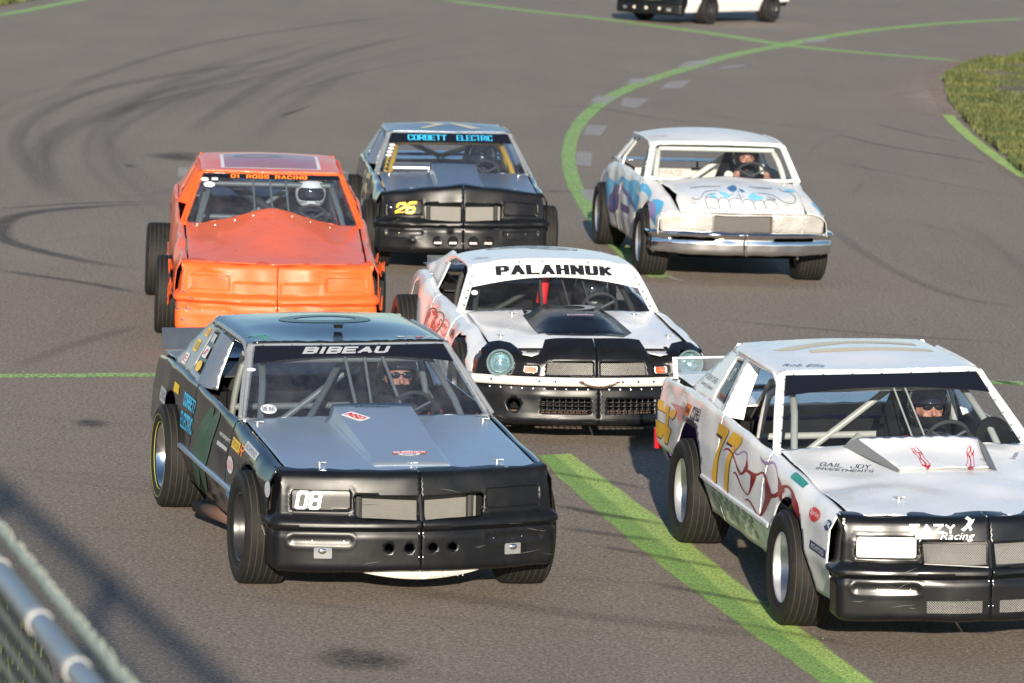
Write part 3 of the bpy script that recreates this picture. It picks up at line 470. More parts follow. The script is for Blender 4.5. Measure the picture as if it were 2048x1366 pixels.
HOOD_LINES = [[[.677,-.265],[.636,-.261],[.6,-.26],[.594,-.273],[.598,-.286],[.587,-.297],[.58,-.31],[.603,-.324],[.617,-.333],[.591,-.337],[.544,-.34],[.484,-.341],[.425,-.339],[.39,-.333],[.371,-.324],[.361,-.306],[.362,-.285],[.372,-.262],[.389,-.241],[.408,-.226],[.434,-.218],[.474,-.219],[.518,-.223],[.551,-.223],[.583,-.226],[.626,-.243],[.671,-.265],[.674,-.263],[.63,-.24],[.585,-.22],[.549,-.216],[.515,-.217],[.471,-.213],[.427,-.212],[.396,-.221],[.375,-.236],[.357,-.258],[.346,-.282],[.346,-.305],[.358,-.325],[.385,-.338],[.427,-.345],[.488,-.347],[.548,-.346],[.597,-.343],[.627,-.337],[.611,-.321],[.59,-.309],[.597,-.3],[.609,-.289],[.605,-.275],[.606,-.266],[.637,-.266],[.678,-.269]],[[.63,-.205],[.589,-.213],[.544,-.217],[.492,-.215],[.443,-.208],[.414,-.196],[.396,-.181],[.386,-.161],[.388,-.142],[.402,-.126],[.426,-.115],[.459,-.112],[.499,-.112],[.543,-.11],[.583,-.111],[.613,-.123],[.642,-.138],[.646,-.136],[.617,-.119],[.583,-.105],[.539,-.104],[.495,-.106],[.454,-.106],[.417,-.109],[.39,-.121],[.374,-.138],[.372,-.159],[.382,-.181],[.404,-.199],[.44,-.213],[.494,-.221],[.548,-.223],[.593,-.217],[.634,-.209]],[[.671,-.101],[.613,-.104],[.554,-.106],[.5,-.106],[.456,-.102],[.43,-.091],[.413,-.075],[.403,-.051],[.401,-.025],[.403,.001],[.416,.02],[.444,.027],[.496,.026],[.583,.016],[.672,.004],[.672,.007],[.582,.02],[.494,.032],[.438,.034],[.404,.025],[.389,.004],[.387,-.023],[.389,-.05],[.4,-.075],[.42,-.094],[.454,-.107],[.503,-.112],[.557,-.112],[.616,-.109],[.673,-.104]],[[.475,.033],[.446,.045],[.423,.057],[.41,.073],[.409,.092],[.422,.112],[.448,.128],[.486,.135],[.527,.137],[.564,.136],[.6,.132],[.635,.121],[.671,.107],[.673,.11],[.638,.125],[.601,.137],[.562,.143],[.523,.143],[.479,.141],[.437,.134],[.409,.116],[.395,.095],[.396,.075],[.412,.055],[.441,.042],[.473,.031]],[[.667,.179],[.631,.164],[.596,.152],[.565,.146],[.533,.143],[.491,.145],[.454,.152],[.436,.162],[.426,.178],[.421,.203],[.426,.227],[.441,.24],[.466,.248],[.509,.25],[.556,.247],[.601,.239],[.637,.229],[.653,.219],[.666,.207],[.671,.208],[.659,.221],[.64,.234],[.602,.245],[.554,.253],[.504,.256],[.458,.254],[.428,.246],[.412,.231],[.407,.206],[.412,.18],[.424,.161],[.45,.147],[.493,.139],[.537,.137],[.571,.14],[.603,.147],[.637,.16],[.671,.176]],[[.648,.266],[.59,.261],[.532,.257],[.485,.251],[.453,.251],[.431,.265],[.418,.288],[.417,.312],[.428,.335],[.447,.355],[.475,.37],[.515,.376],[.556,.375],[.586,.369],[.605,.359],[.606,.339],[.605,.315],[.621,.296],[.639,.28],[.644,.281],[.628,.297],[.616,.314],[.617,.337],[.615,.359],[.589,.374],[.553,.382],[.509,.382],[.464,.376],[.434,.36],[.414,.339],[.403,.315],[.403,.29],[.419,.265],[.45,.245],[.492,.244],[.538,.25],[.594,.256],[.65,.262]],[[.33,-.468],[.372,-.461],[.403,-.449],[.406,-.423],[.393,-.396],[.365,-.377],[.326,-.36],[.277,-.344],[.229,-.326],[.195,-.298],[.174,-.264],[.168,-.221],[.17,-.175],[.158,-.173],[.152,-.219],[.154,-.262],[.177,-.297],[.214,-.327],[.267,-.348],[.317,-.364],[.354,-.379],[.379,-.396],[.391,-.422],[.388,-.445],[.362,-.456],[.324,-.464]],[[.354,-.329],[.313,-.306],[.28,-.28],[.27,-.247],[.268,-.21],[.258,-.209],[.256,-.245],[.263,-.28],[.302,-.307],[.348,-.331]],[[.211,.214],[.218,.252],[.228,.291],[.244,.334],[.27,.372],[.312,.396],[.359,.416],[.404,.437],[.441,.461],[.46,.489],[.465,.517],[.452,.546],[.423,.571],[.373,.59],[.312,.602],[.243,.605],[.177,.601],[.132,.589],[.095,.575],[.109,.57],[.149,.584],[.194,.594],[.256,.597],[.317,.595],[.37,.585],[.411,.569],[.438,.547],[.45,.52],[.445,.493],[.427,.466],[.39,.443],[.344,.421],[.296,.402],[.251,.377],[.224,.338],[.208,.295],[.202,.256],[.199,.217]],[[.381,.275],[.384,.299],[.389,.322],[.399,.345],[.407,.364],[.403,.378],[.378,.384],[.354,.368],[.331,.344],[.321,.32],[.315,.296],[.325,.294],[.334,.317],[.347,.339],[.37,.363],[.391,.378],[.389,.379],[.392,.367],[.384,.349],[.373,.326],[.371,.302],[.371,.276]],[[-.071,.492],[.014,.496],[.078,.506],[.087,.529],[.08,.556],[.079,.581],[.077,.607],[.061,.61],[.058,.586],[.055,.561],[.062,.534],[.054,.513],[-.003,.503],[-.084,.498]],[[.169,.021],[.26,.021],[.341,.021],[.417,.024],[.486,.028],[.483,.032],[.412,.03],[.334,.028],[.253,.026],[.163,.026]],[[.27,-.024],[.303,-.059],[.334,-.094],[.342,-.094],[.311,-.059],[.279,-.024]],[[.285,.012],[.332,-.003],[.375,-.018],[.379,-.015],[.336,-.0],[.288,.015]],[[.312,.047],[.343,.052],[.373,.057],[.368,.061],[.337,.056],[.305,.051]]]
HOOD_TEETH = [[[.622,-.335],[.546,-.343],[.426,-.342],[.364,-.324],[.354,-.283],[.382,-.238],[.43,-.215],[.516,-.22],[.389,-.181],[.381,-.14],[.422,-.112],[.455,-.105],[.407,-.075],[.394,-.024],[.41,.023],[.442,.037],[.402,.093],[.443,.131],[.452,.149],[.419,.179],[.419,.229],[.451,.248],[.411,.289],[.421,.337],[.47,.373],[.554,.378],[.61,.359],[.654,.278],[.668,.109],[.669,.006],[.669,-.102],[.667,-.265]]]
HOOD_BLUE = [[[.098,-.074],[.008,-.019],[-.017,.025],[.114,.032],[.217,-.015],[.206,-.052]],[[.112,.043],[.121,.081],[.199,.097],[.217,.055]]]
HOOD_CYAN = [[[.272,-.28],[.261,-.239],[.358,-.21],[.384,-.195],[.382,-.229],[.355,-.264]],[[.157,-.173],[.209,-.142],[.257,-.1],[.351,-.076],[.387,-.102],[.349,-.135],[.252,-.168]],[[.326,.106],[.195,.187],[.28,.213],[.326,.264],[.401,.242],[.388,.194],[.43,.148],[.398,.123]],[[.018,.528],[-.126,.604],[-.08,.656],[.039,.634],[.089,.555]]]
HOOD_BROW = [[[-.053,.17],[-.084,.326],[-.084,.436],[.004,.4],[.017,.308],[-.002,.182]],[[-.016,-.432],[-.041,-.279],[-.022,-.114],[.025,-.121],[.016,-.288],[.046,-.432]]]
# ---------------------------------------------------------------- the track surface
def asphalt_mat():
    m, N, L, B = new_mat('worn_asphalt')
    fine = tex(N, L, 48, 5, .9); vor = tex(N, L, 75, kind='VORONOI'); mid = tex(N, L, 7, 5, .65); big = tex(N, L, .16, 5, .6); lane = tex(N, L, .5, 5, .6, vec=(1.6, .25, 1))
    base = mix(N, L, big.outputs[0], (.198, .162, .129, 1), (.296, .246, .200, 1))
    r0 = ramp(N, L, lane.outputs[0], .38, .68, (0, 0, 0, 1), (.42,) * 3 + (1,))
    base = mix(N, L, r0.outputs[0], base, (.165, .141, .118, 1))
    r1 = ramp(N, L, fine.outputs[0], .51, .66, (0, 0, 0, 1), (.62,) * 3 + (1,))
    c1 = mix(N, L, r1.outputs[0], base, (.60, .54, .46, 1))
    r2 = ramp(N, L, fine.outputs[0], .34, .49, (.75,) * 3 + (1,), (0, 0, 0, 1))
    c2 = mix(N, L, r2.outputs[0], c1, (.040, .037, .035, 1))
    r3 = ramp(N, L, vor.outputs['Distance'], .0, .16, (.8,) * 3 + (1,), (0, 0, 0, 1))
    r3b = ramp(N, L, vor.outputs['Color'], .80, .92)
    mm = N.new('ShaderNodeMath'); mm.operation = 'MULTIPLY'; L.new(r3.outputs[0], mm.inputs[0]); L.new(r3b.outputs[0], mm.inputs[1])
    c3 = mix(N, L, mm.outputs[0], c2, (.62, .58, .52, 1))
    r4 = ramp(N, L, mid.outputs[0], .40, .80, (0, 0, 0, 1), (.32,) * 3 + (1,))
    c4_ = mix(N, L, r4.outputs[0], c3, (.130, .111, .094, 1))
    L.new(c4_, B.inputs['Base Color']); B.inputs['Roughness'].default_value = .85; B.inputs['Specular IOR Level'].default_value = .3
    g2 = tex(N, L, 30, 4, .9); r5 = ramp(N, L, g2.outputs[0], .38, .62, (.60,) * 3 + (1,), (1.44, 1.42, 1.40, 1)); mu = N.new('ShaderNodeMix'); mu.data_type = 'RGBA'; mu.blend_type = 'MULTIPLY'; mu.inputs[0].default_value = 1; L.new(c4_, mu.inputs[6]); L.new(r5.outputs[0], mu.inputs[7]); L.new(mu.outputs[2], B.inputs['Base Color'])
    bp = N.new('ShaderNodeBump'); bp.inputs['Strength'].default_value = .55; bp.inputs['Distance'].default_value = .006
    L.new(fine.outputs[0], bp.inputs['Height']); L.new(bp.outputs[0], B.inputs['Normal'])
    return m
MT['asphalt'] = asphalt_mat()
def sheet_mat(name, col, strength, wear=.3, col2=None, scale=30, edge=True, aniso=None, rough=.75, streak=0):
    """thin painted or rubbed-on film: alpha from UV edge fade x noise, so the aggregate shows through"""
    m, N, L, B = new_mat(name); out = N['Material Output']
    n = tex(N, L, scale, 5, .75) if not streak else tex(N, L, 1, 5, .8, coord='UV', vec=(16, streak, 1)); n2 = tex(N, L, 2.3, 4, .6, vec=aniso)
    L.new(mix(N, L, n2.outputs[0], c4(col), c4(col2 or col)), B.inputs['Base Color']); B.inputs['Roughness'].default_value = rough
    tc = N.new('ShaderNodeTexCoord'); sx = N.new('ShaderNodeSeparateXYZ'); L.new(tc.outputs['UV'], sx.inputs[0])
    f = ramp(N, L, n.outputs[0], .5 - wear * .5, .5 + wear * .25 + .02, (0, 0, 0, 1), (1, 1, 1, 1))
    f2 = ramp(N, L, n2.outputs[0], .3, .6, (.82,) * 3 + (1,), (1, 1, 1, 1))
    a = N.new('ShaderNodeMath'); a.operation = 'MULTIPLY'; L.new(f.outputs[0], a.inputs[0]); L.new(f2.outputs[0], a.inputs[1])
    last = a.outputs[0]
    # uv.x : 0..1 across; uv.y : end fade
    def fade(sock, k):
        b = N.new('ShaderNodeMath'); b.operation = 'PINGPONG'; b.inputs[1].default_value = .5; L.new(sock, b.inputs[0])
        c = N.new('ShaderNodeMath'); c.operation = 'MULTIPLY'; c.inputs[1].default_value = k; c.use_clamp = True; L.new(b.outputs[0], c.inputs[0]); return c.outputs[0]
    for sock, k in ((sx.outputs[0], 40 if edge is True else edge), (sx.outputs[1], 60 if edge is True else edge * 1.5)):
        d = N.new('ShaderNodeMath'); d.operation = 'MULTIPLY'; L.new(last, d.inputs[0]); L.new(fade(sock, k), d.inputs[1]); last = d.outputs[0]
    e = N.new('ShaderNodeMath'); e.operation = 'MULTIPLY'; e.inputs[1].default_value = strength; e.use_clamp = True; L.new(last, e.inputs[0])
    tr = N.new('ShaderNodeBsdfTransparent'); ms = N.new('ShaderNodeMixShader')
    L.new(e.outputs[0], ms.inputs[0]); L.new(tr.outputs[0], ms.inputs[1]); L.new(B.outputs[0], ms.inputs[2]); L.new(ms.outputs[0], out.inputs[0])
    return m
MT['green_line'] = sheet_mat('worn_green_line_paint', (.64, .88, .22), 1.0, .34, (.50, .80, .18), 60, 13.)
MT['green_line_dark'] = sheet_mat('scuffed_dark_green_paint', (.16, .38, .12), .55, .6, (.20, .42, .13), 40, 6., aniso=(3, .5, 1))
MT['green_far'] = sheet_mat('thin_green_line_paint', (.46, .78, .22), 1.0, .15, (.40, .70, .20), 30, 8.)
MT['old_white'] = sheet_mat('faded_white_patch', (.60, .58, .56), .95, .6, (.38, .36, .36), 45, 12.)
MT['sand'] = sheet_mat('pink_sand_spill', (.46, .33, .25), 1.0, .7, (.52, .40, .31), 3, 3.)
MT['soil'] = sheet_mat('pale_soil', (.30, .21, .15), 1., .1, (.38, .29, .21), 6, 10.)
for k in (2, 3, 4, 5, 6, 8):
    MT['skid%d' % k] = sheet_mat('tyre_rubber_film_%d' % k, (.022, .021, .021), k / 10 * 1.1, .75, (.03, .028, .028), 50, 3.2, streak=9)
for k in (1, 2): MT['faint%d' % k] = sheet_mat('faint_rubber_film_%d' % k, (.03, .028, .027), .03 + .055 * k, .8, (.04, .037, .036), 50, 2.2, streak=14)
MT['oil'] = sheet_mat('oil_stain', (.02, .018, .016), .75, .5, (.03, .026, .022), 14, 3.)

def flat(name, pts3, faces, uv, mat, z, label=None):
    me = bpy.data.meshes.new(name); me.from_pydata([(x, y, z) for x, y in pts3], [], faces)
    l = me.uv_layers.new(name='uv')
    for p in me.polygons:
        for li, vi in zip(p.loop_indices, p.vertices): l.data[li].uv = uv[vi]
    o = link(name, me, mat); tag(o, label, kind='structure'); return o
def spline(P, k=8):
    P = np.array(P, float); P = np.vstack([2 * P[0] - P[1], P, 2 * P[-1] - P[-2]]); out = []
    for i in range(1, len(P) - 2):
        for t in np.arange(k) / k:
            a, b, c, d = P[i - 1:i + 3]; out.append(.5 * (2 * b + (c - a) * t + (2 * a - 5 * b + 4 * c - d) * t * t + (3 * b - a - 3 * c + d) * t ** 3))
    out.append(P[-2]); return np.array(out)
def strip(name, pts, width, mat, z, label):
    C_ = spline(pts); t = np.gradient(C_, axis=0); t /= np.linalg.norm(t, axis=1)[:, None]; n = np.stack([-t[:, 1], t[:, 0]], 1)
    w_ = width * (1 + .06 * np.sin(np.arange(len(C_)) * 1.3)); V = []; uv = []; F = []
    for i, (c, m_) in enumerate(zip(C_, n)):
        for k in (-.5, 0, .5): V.append(c + m_ * w_[i] * k); uv.append((k + .5, i / (len(C_) - 1)))
    for i in range(len(C_) - 1):
        for k in (0, 1): a = i * 3 + k; F.append((a, a + 1, a + 4, a + 3))
    return flat(name, V, F, uv, mat, z, label)
def ribbon(name, A, B_, mat, z, label):
    A, B_ = spline(A), spline(B_); V = []; uv = []; F = []
    n = len(A); jit = rng.normal(0, .006, (n, 2, 2))
    for i in range(n):
        for k in range(5): V.append(A[i] * (1 - k / 4) + B_[i] * k / 4 + (jit[i, 0] if k == 0 else jit[i, 1] if k == 4 else 0)); uv.append((k / 4, .5))
    for i in range(n - 1):
        for k in range(4): a = i * 5 + k; F.append((a, a + 1, a + 6, a + 5))
    return flat(name, V, F, uv, mat, z, label)
def blob(name, poly, mat, z, label, sub=8):
    P = np.array(poly, float); c = P.mean(0); Q = spline(list(P) + [P[0]], 5)[:-1]
    V = [c]; uv = [(.5, .5)]; n = len(Q)
    for r in (.5, 1.):
        for q in Q: V.append(c + (q - c) * r * (1.15 if r == 1 else 1)); uv.append((.5 * (1 - r), .5))
    F = [(0, 1 + i, 1 + (i + 1) % n) for i in range(n)] + [(1 + i, 1 + n + i, 1 + n + (i + 1) % n, 1 + (i + 1) % n) for i in range(n)]
    return flat(name, V, F, uv, mat, z, label)
g = MB(); g.add([(-300, -60, 0), (300, -60, 0), (300, 500, 0), (-300, 500, 0)], [(0, 1, 2, 3)])
tag(g.build('track_surface', 'asphalt', smooth=False), 'worn grey brown asphalt of the oval track', kind='structure')
zz = .004
GREEN['A_l'].append((3.3, 15.5)); GREEN['A_r'].append((3.75, 15.5))
ribbon('painted_line', GREEN['A_l'], GREEN['A_r'], 'green_line', .004, 'wide bright green line running to the bottom right corner')
ribbon('painted_line', np.array(GREEN['A_l']), np.array(GREEN['A_l']) * .45 + np.array(GREEN['A_r']) * .55, 'green_line_dark', .005, 'dark scuffed strip along the wide green line')
# curved apex line: width taken from the photo, widest at the left of the bend
Bp = spline(GREEN['B'], 6); t = np.gradient(Bp, axis=0); t /= np.linalg.norm(t, axis=1)[:, None]
wB = np.interp(Bp[:, 1], [43, 47, 52, 60, 66, 72, 80, 92, 106], [.30, .25, .22, .22, .25, .30, .36, .42, .45])
nB = np.stack([-t[:, 1], t[:, 0]], 1)
V, F, uv = [], [], []
for i in range(len(Bp)):
    for k in (-.5, 0, .5): V.append(Bp[i] + nB[i] * wB[i] * k); uv.append((k + .5, .5))
for i in range(len(Bp) - 1):
    for k in (0, 1): a = i * 3 + k; F.append((a, a + 1, a + 4, a + 3))
flat('painted_line', V, F, uv, 'green_far', .004, 'curved green apex line bending round past the white car')
strip('painted_line', GREEN['C'], .62, 'green_far', .0045, 'thin green line crossing the track near the top')
strip('painted_line', GREEN['C2'], .28, 'green_far', .0045, 'faded green line at the tip of the grass island')
strip('painted_line', GREEN['C3'], .20, 'green_line', .0045, 'bright green line along the sandy edge of the grass')
strip('painted_line', GREEN['D'], .35, 'green_far', .0045, 'green line at the top left edge of the track')
strip('painted_line', [(-9, 32.0)] + GREEN['E'] + [(.5, 35.35)] + GREEN['E2'] + [(8, 37.2)], .25, 'green_far', .0045, 'straight green line across the whole track behind the leading cars')
for i, p in enumerate(PATCH):
    P = np.array(p); V = []; uv = []; F = []
    for a in range(4):
        for b in range(4):
            u, v = a / 3, b / 3; V.append((P[0] * (1 - u) + P[1] * u) * (1 - v) + (P[3] * (1 - u) + P[2] * u) * v); uv.append((u, v))
    for a in range(3):
        for b in range(3): q = a * 4 + b; F.append((q, q + 4, q + 5, q + 1))
    flat('faded_patch', V, F, uv, 'old_white', .0055 + i * .0001, 'faded pale paint patch beside the curved green line')
for i, (wd, st, p) in enumerate(TRACK):
    strip('tyre_mark', p, wd, 'skid%d' % min((2, 3, 4, 5, 6, 8), key=lambda k: abs(k - st * (8 if st > .55 or wd < .2 else 2))), .0062 + i * .0002, 'dark curved tyre mark on the asphalt')
for i in range(26):
    x = rng.uniform(-8, 7); y = rng.uniform(28, 95); a = rng.normal(.15, .3); Ln = rng.uniform(2, 9)
    strip('tyre_mark', [(x, y), (x + math.sin(a) * Ln * .5 + .1, y + Ln * .5), (x + math.sin(a * 1.6) * Ln, y + Ln)], rng.uniform(.08, .25), 'faint%d' % rng.choice([1, 2]), .0115 + i * .0001, 'faint tyre mark on the asphalt')
base_arcs = ([(-1.2, 88.4), (-2.8, 83.2), (-3.63, 76.84), (-4.07, 72.22), (-4.35, 66.44), (-4.48, 62.08), (-4.5, 56.0), (-4.3, 50)], [(-3.25, 84.3), (-4.6, 77.3), (-5.72, 71), (-6.52, 66.67), (-6.84, 62.58), (-6.8, 59.16), (-6.53, 55.81), (-5.93, 52.28), (-5.12, 48.69), (-4.3, 45)])
for i in range(24):
    A_ = np.array(base_arcs[i % 2]); k = rng.uniform(-1.9, 1.6); A_ = A_ + np.array([k, rng.uniform(-3, 3)]); A_ = A_[int(rng.integers(0, 3)):len(A_) - int(rng.integers(0, 3))]
    strip('tyre_mark', A_, rng.uniform(.18, .5), 'faint%d' % rng.choice([1, 1, 2]), .0125 + i * .00005, 'faint broad tyre arc on the racing line')
for i in range(14):
    x = rng.uniform(-3.5, 3); y = rng.uniform(22, 34); strip('tyre_mark', [(x - 1.6, y + rng.uniform(.2, .9)), (x, y), (x + 1.6, y - rng.uniform(.1, .6))], rng.uniform(.12, .3), 'faint%d' % rng.choice([1, 2]), .0138 + i * .00002, 'faint tyre arc across the near asphalt')
for i, (x, y) in enumerate(((.75, 28.4), (1.0, 26.9), (1.35, 25.6), (1.6, 24.6), (.55, 30.0))):
    strip('tyre_mark', [(x - .45, y + .35), (x, y), (x + .5, y - .42)], .13, 'skid%d' % (3, 4, 5, 3, 4)[i], .0139 + i * .00005, 'short tyre mark scrubbed over the wide green line')
for i, p in enumerate(STAIN): blob('stain', p, 'oil', .0142 + i * .0002, 'dark oily stain on the asphalt')
# ---------------------------------------------------------------- grass island, sand, verge
strip('soil_edge', [(6.80, 56), (6.78, 60), (6.80, 63), (6.86, 66.2), (7.02, 70.3), (7.2, 74), (7.45, 77.5), (7.6, 80), (8.0, 83.2), (8.7, 85.8), (9.4, 88)], .42, 'soil', .0041, 'strip of bare sandy soil along the edge of the grass')
blob('sand_spill', [(6.0, 74), (6.6, 79), (7.7, 84.5), (9.0, 88), (9.3, 84), (7.6, 76), (7.4, 68), (7.3, 60), (6.9, 60), (6.95, 66), (6.3, 70)], 'sand', .0040, 'pale pink sand spilled at the tip of the grass')
def ground_patch(name, poly, label, h):
    lp = [np.array(poly, float)]
    P, F = cdt(lp, .55)
    d = np.array([min(np.hypot(*(p - q)) for q in dens(lp[0], .4)) for p in P])
    V = np.column_stack([P, .012 + np.minimum(d, 1.2) * h + .04 * np.sin(P[:, 0] * 3) * np.minimum(d, 1)])
    if F is not None and len(F):
        a, b, c = V[F[0]]; 
        if np.cross(b - a, c - a)[2] < 0: F = F[:, ::-1]
    o = link(name, mesh_np(name, V, [tuple(map(int, f)) for f in F]), 'ground_soil'); tag(o, label, kind='structure'); return lp[0], (P, V)
m, N, L, B = new_mat('grassy_soil'); n = tex(N, L, 1.3, 6, .7); n2 = tex(N, L, 20, 4)
r = ramp(N, L, n.outputs[0], .46, .60, (.075, .085, .03, 1), (.33, .235, .165, 1)); L.new(mix(N, L, n2.outputs[0], r.outputs[0], (.10, .09, .04, 1)), B.inputs['Base Color']); B.inputs['Roughness'].default_value = .95
MT['ground_soil'] = m
def grass_mat():
    m, N, L, B = new_mat('grass_blades'); n = tex(N, L, 1.1, 4); n2 = tex(N, L, 23, 2)
    a = mix(N, L, ramp(N, L, n.outputs[0], .38, .62).outputs[0], (.050, .072, .016, 1), (.105, .112, .030, 1))
    L.new(mix(N, L, ramp(N, L, n2.outputs[0], .58, .80).outputs[0], a, (.20, .17, .06, 1)), B.inputs['Base Color']); B.inputs['Roughness'].default_value = .7
    B.inputs['Transmission Weight'].default_value = .0; return m
MT['grass'] = grass_mat()
def blades(name, poly, n, hmin, hmax, wd, label, bare=()):
    poly = np.array(poly, float); lo, hi = poly.min(0), poly.max(0); V = []; F = []; cnt = 0
    while cnt < n:
        p = rng.uniform(lo, hi, (4000, 2)); p = p[inside(p, [poly])]
        for x, y in p:
            if cnt >= n: break
            if any(((x - bx) / rx) ** 2 + ((y - by) / ry) ** 2 < rng.uniform(.6, 1.3) for bx, by, rx, ry in bare): continue
            cl = .5 + .5 * math.sin(x * 2.1 + math.sin(y * .9)) * math.sin(y * 1.3 + x)
            if rng.random() > .35 + .65 * cl: continue
            h = (hmin + (hmax - hmin) * rng.random() ** 2) * (.6 + .8 * cl); a = rng.uniform(0, 6.28); lean = rng.normal(0, .45)
            dx, dy = math.cos(a) * wd / 2, math.sin(a) * wd / 2; lx, ly = math.sin(a) * lean * h, -math.cos(a) * lean * h
            k = len(V); V += [(x - dx, y - dy, .0), (x + dx, y + dy, .0), (x + lx * .4 + dx * .7, y + ly * .4 + dy * .7, h * .6 + .02), (x + lx * .4 - dx * .7, y + ly * .4 - dy * .7, h * .6 + .02), (x + lx, y + ly, h + .02)]
            F += [(k, k + 1, k + 2, k + 3), (k + 3, k + 2, k + 4)]; cnt += 1
    me = bpy.data.meshes.new(name); me.from_pydata(V, [], F); o = link(name, me, 'grass'); tag(o, label, kind='stuff'); return o
GR = list(GRASS[:7]) + [(14, 92), (16, 75), (13, 55), (8.2, 53)] + list(GRASS[8:])
ground_patch('grass_island', GR, 'low grassy island at the inside of the bend with bare soil', .015)
blades('island_grass', [tuple(p) for p in GRASS[:7]] + [(12.6, 91), (12.4, 84), (11, 75), (9.5, 62), (8.4, 55)] + [tuple(p) for p in GRASS[8:]], 60000, .03, .11, .028, 'rough green grass on the island at the inside of the bend', bare=((8.9, 76.5, .7, 1.2), (10.2, 85, .9, 1.3), (9.3, 81.5, .5, .6), (8.6, 69, .6, 1.0)))
blades('edge_weeds', [(p[0] - .05, p[1]) for p in GRASS[9:]] + [(p[0] + .45, p[1]) for p in reversed(GRASS[9:])], 3500, .04, .12, .028, 'taller ragged grass along the edge of the island')
ground_patch('grass_bank', TLG + [], 'grassy verge beyond the top left edge of the track', .05)
blades('bank_grass', TLG, 5000, .05, .16, .05, 'dry grass on the verge at the top left')
VG = [(-3.15, 25.9), (-2.75, 24.2), (-2.42, 22.9), (-2.2, 21.6), (-2.3, 20), (-9, 20), (-9, 26)]
ground_patch('grass_verge', VG, 'grass verge behind the spectator fence', .03); bpy.data.objects['grass_verge'].data.materials[0] = MT['verge_soil']
blades('verge_grass', [p for p in VG], 5000, .02, .06, .012, 'rough grass growing behind the spectator fence')

# crumbs of rubber and gravel lying on the track
b = MB()
for i in range(160):
    y = 21 + 60 * rng.random() ** 2; x = rng.uniform(-.13, .125) * y; r = rng.uniform(.003, .007)
    p = [(x + r * math.cos(a) * rng.uniform(.6, 1.2), y + r * math.sin(a) * rng.uniform(.6, 1.2), .0155) for a in (0, 1.6, 3.1, 4.7)] + [(x, y, .0155 + r * .9)]
    b.add(p, [(0, 1, 4), (1, 2, 4), (2, 3, 4), (3, 0, 4)])
MT['pebble'] = plain('gravel_crumb', (.24, .22, .19), .9)
tag(b.build('gravel_crumbs', 'pebble', smooth=False), 'scattered crumbs of gravel and rubber on the asphalt', kind='stuff')
# ---------------------------------------------------------------- wheels
TYRES = {}
def tyre_mesh(wd):
    if wd in TYRES: return TYRES[wd]
    h = wd / 2; Rr = .336; p = [(.195, -h * .72), (.205, -h * .86), (.235, -h * .97), (.275, -h * 1.03), (.305, -h * 1.01), (.322, -h * .95), (.331, -h * .88)]
    n = 7
    for i in range(n):
        y = -h * .80 + h * 1.6 * i / (n - 1); e = .0016
        crown = Rr + .002 - .004 * abs(y / h) ** 2
        p += [(crown, y - .0045), (crown - e, y - .0028), (crown - e, y + .0028), (crown, y + .0045)]
    p += [(r, -y) for r, y in reversed(p[:7])] + [(.19, h * .6), (.19, -h * .6)]
    b = MB(); b.lathe(p + [p[0]], 56); me = mesh_np('tyre', b.V, b.F, True, 30); me.materials.append(MT['rubber']); me.materials.append(MT['rubber_side'])
    me.materials.append(MT['rubber_groove']); gy = [-h * .80 + h * 1.6 * i / (n - 1) for i in range(n)]
    for q in me.polygons:
        if abs(q.center.y) > h * .93: q.material_index = 1
        elif min(abs(q.center.y - g_) for g_ in gy) < .0012 and math.hypot(q.center.x, q.center.z) > .3: q.material_index = 2
    TYRES[wd] = me; return me
RIMS = {}
def rim_mesh(kind, wd):
    if (kind, wd) in RIMS: return RIMS[kind, wd]
    h = wd / 2; b = MB()
    prof = [(.204, -h * .80), (.208, -h * .86), (.203, -h * .88), (.196, -h * .84), (.190, -h * .62), (.183, -h * .5), (.180, -h * .3), (.172, -h * .18), (.15, -h * .16), (.125, -h * .26), (.10, -h * .30), (.075, -h * .2), (.062, -h * .2), (.058, -h * .34), (.02, -h * .36), (0, -h * .36)]
    b.lathe(prof, 48); b.lathe([(.196, -h * .5), (.196, h * .8), (.207, h * .85), (.19, h * .8), (.17, 0), (.16, -h * .1)], 32)
    me = mesh_np('rim', b.V, b.F, True, 40); me.materials.append(MT[kind]); RIMS[kind, wd] = me; return me
NUTS = {}
def make_wheel(parent, x, y, side, rim='rim_silver', wd=.28, steer=0, camber=0, ring=None):
    """side -1 = car's right (its outer face looks to -y)"""
    M = Matrix.Translation((x, y, .338)) @ Matrix.Rotation(steer + (0 if side < 0 else math.pi), 4, 'Z') @ Matrix.Rotation(camber, 4, 'X')
    wh = link('wheel', rim_mesh(rim, wd), None, parent, M)
    t_ = link('tyre', tyre_mesh(wd), None, wh)
    if wd not in NUTS:
        b = MB(); h = wd / 2
        for k in range(5):
            a = 2 * math.pi * k / 5; b.lathe([(0, -h * .40), (.011, -h * .40), (.012, -h * .2)], 6, Matrix.Translation((.06 * math.cos(a) * 1.45, 0, .06 * math.sin(a) * 1.45)))
        for k in range(10):
            a = 2 * math.pi * k / 10; b.lathe([(0, -h * .262 - .0), (.016, -h * .262), (.016, -h * .20)], 8, Matrix.Translation((.137 * math.cos(a), -.004, .137 * math.sin(a))))
        NUTS[wd] = mesh_np('lug_nuts', b.V, b.F, True); NUTS[wd].materials.append(MT['dark_grey'])
    link('lug_nuts', NUTS[wd], None, wh)
    if ring:
        b = MB(); h = wd / 2; b.lathe([(.268, -h * 1.032), (.270, -h * 1.040), (.272, -h * 1.036)], 48); b.lathe([(.218, -h * .93), (.220, -h * .95), (.222, -h * .95)], 48)
        b.build('sidewall_chalk_ring', ring, wh)
    if side < 0 and x < -1 or True:
        pass
    return wh
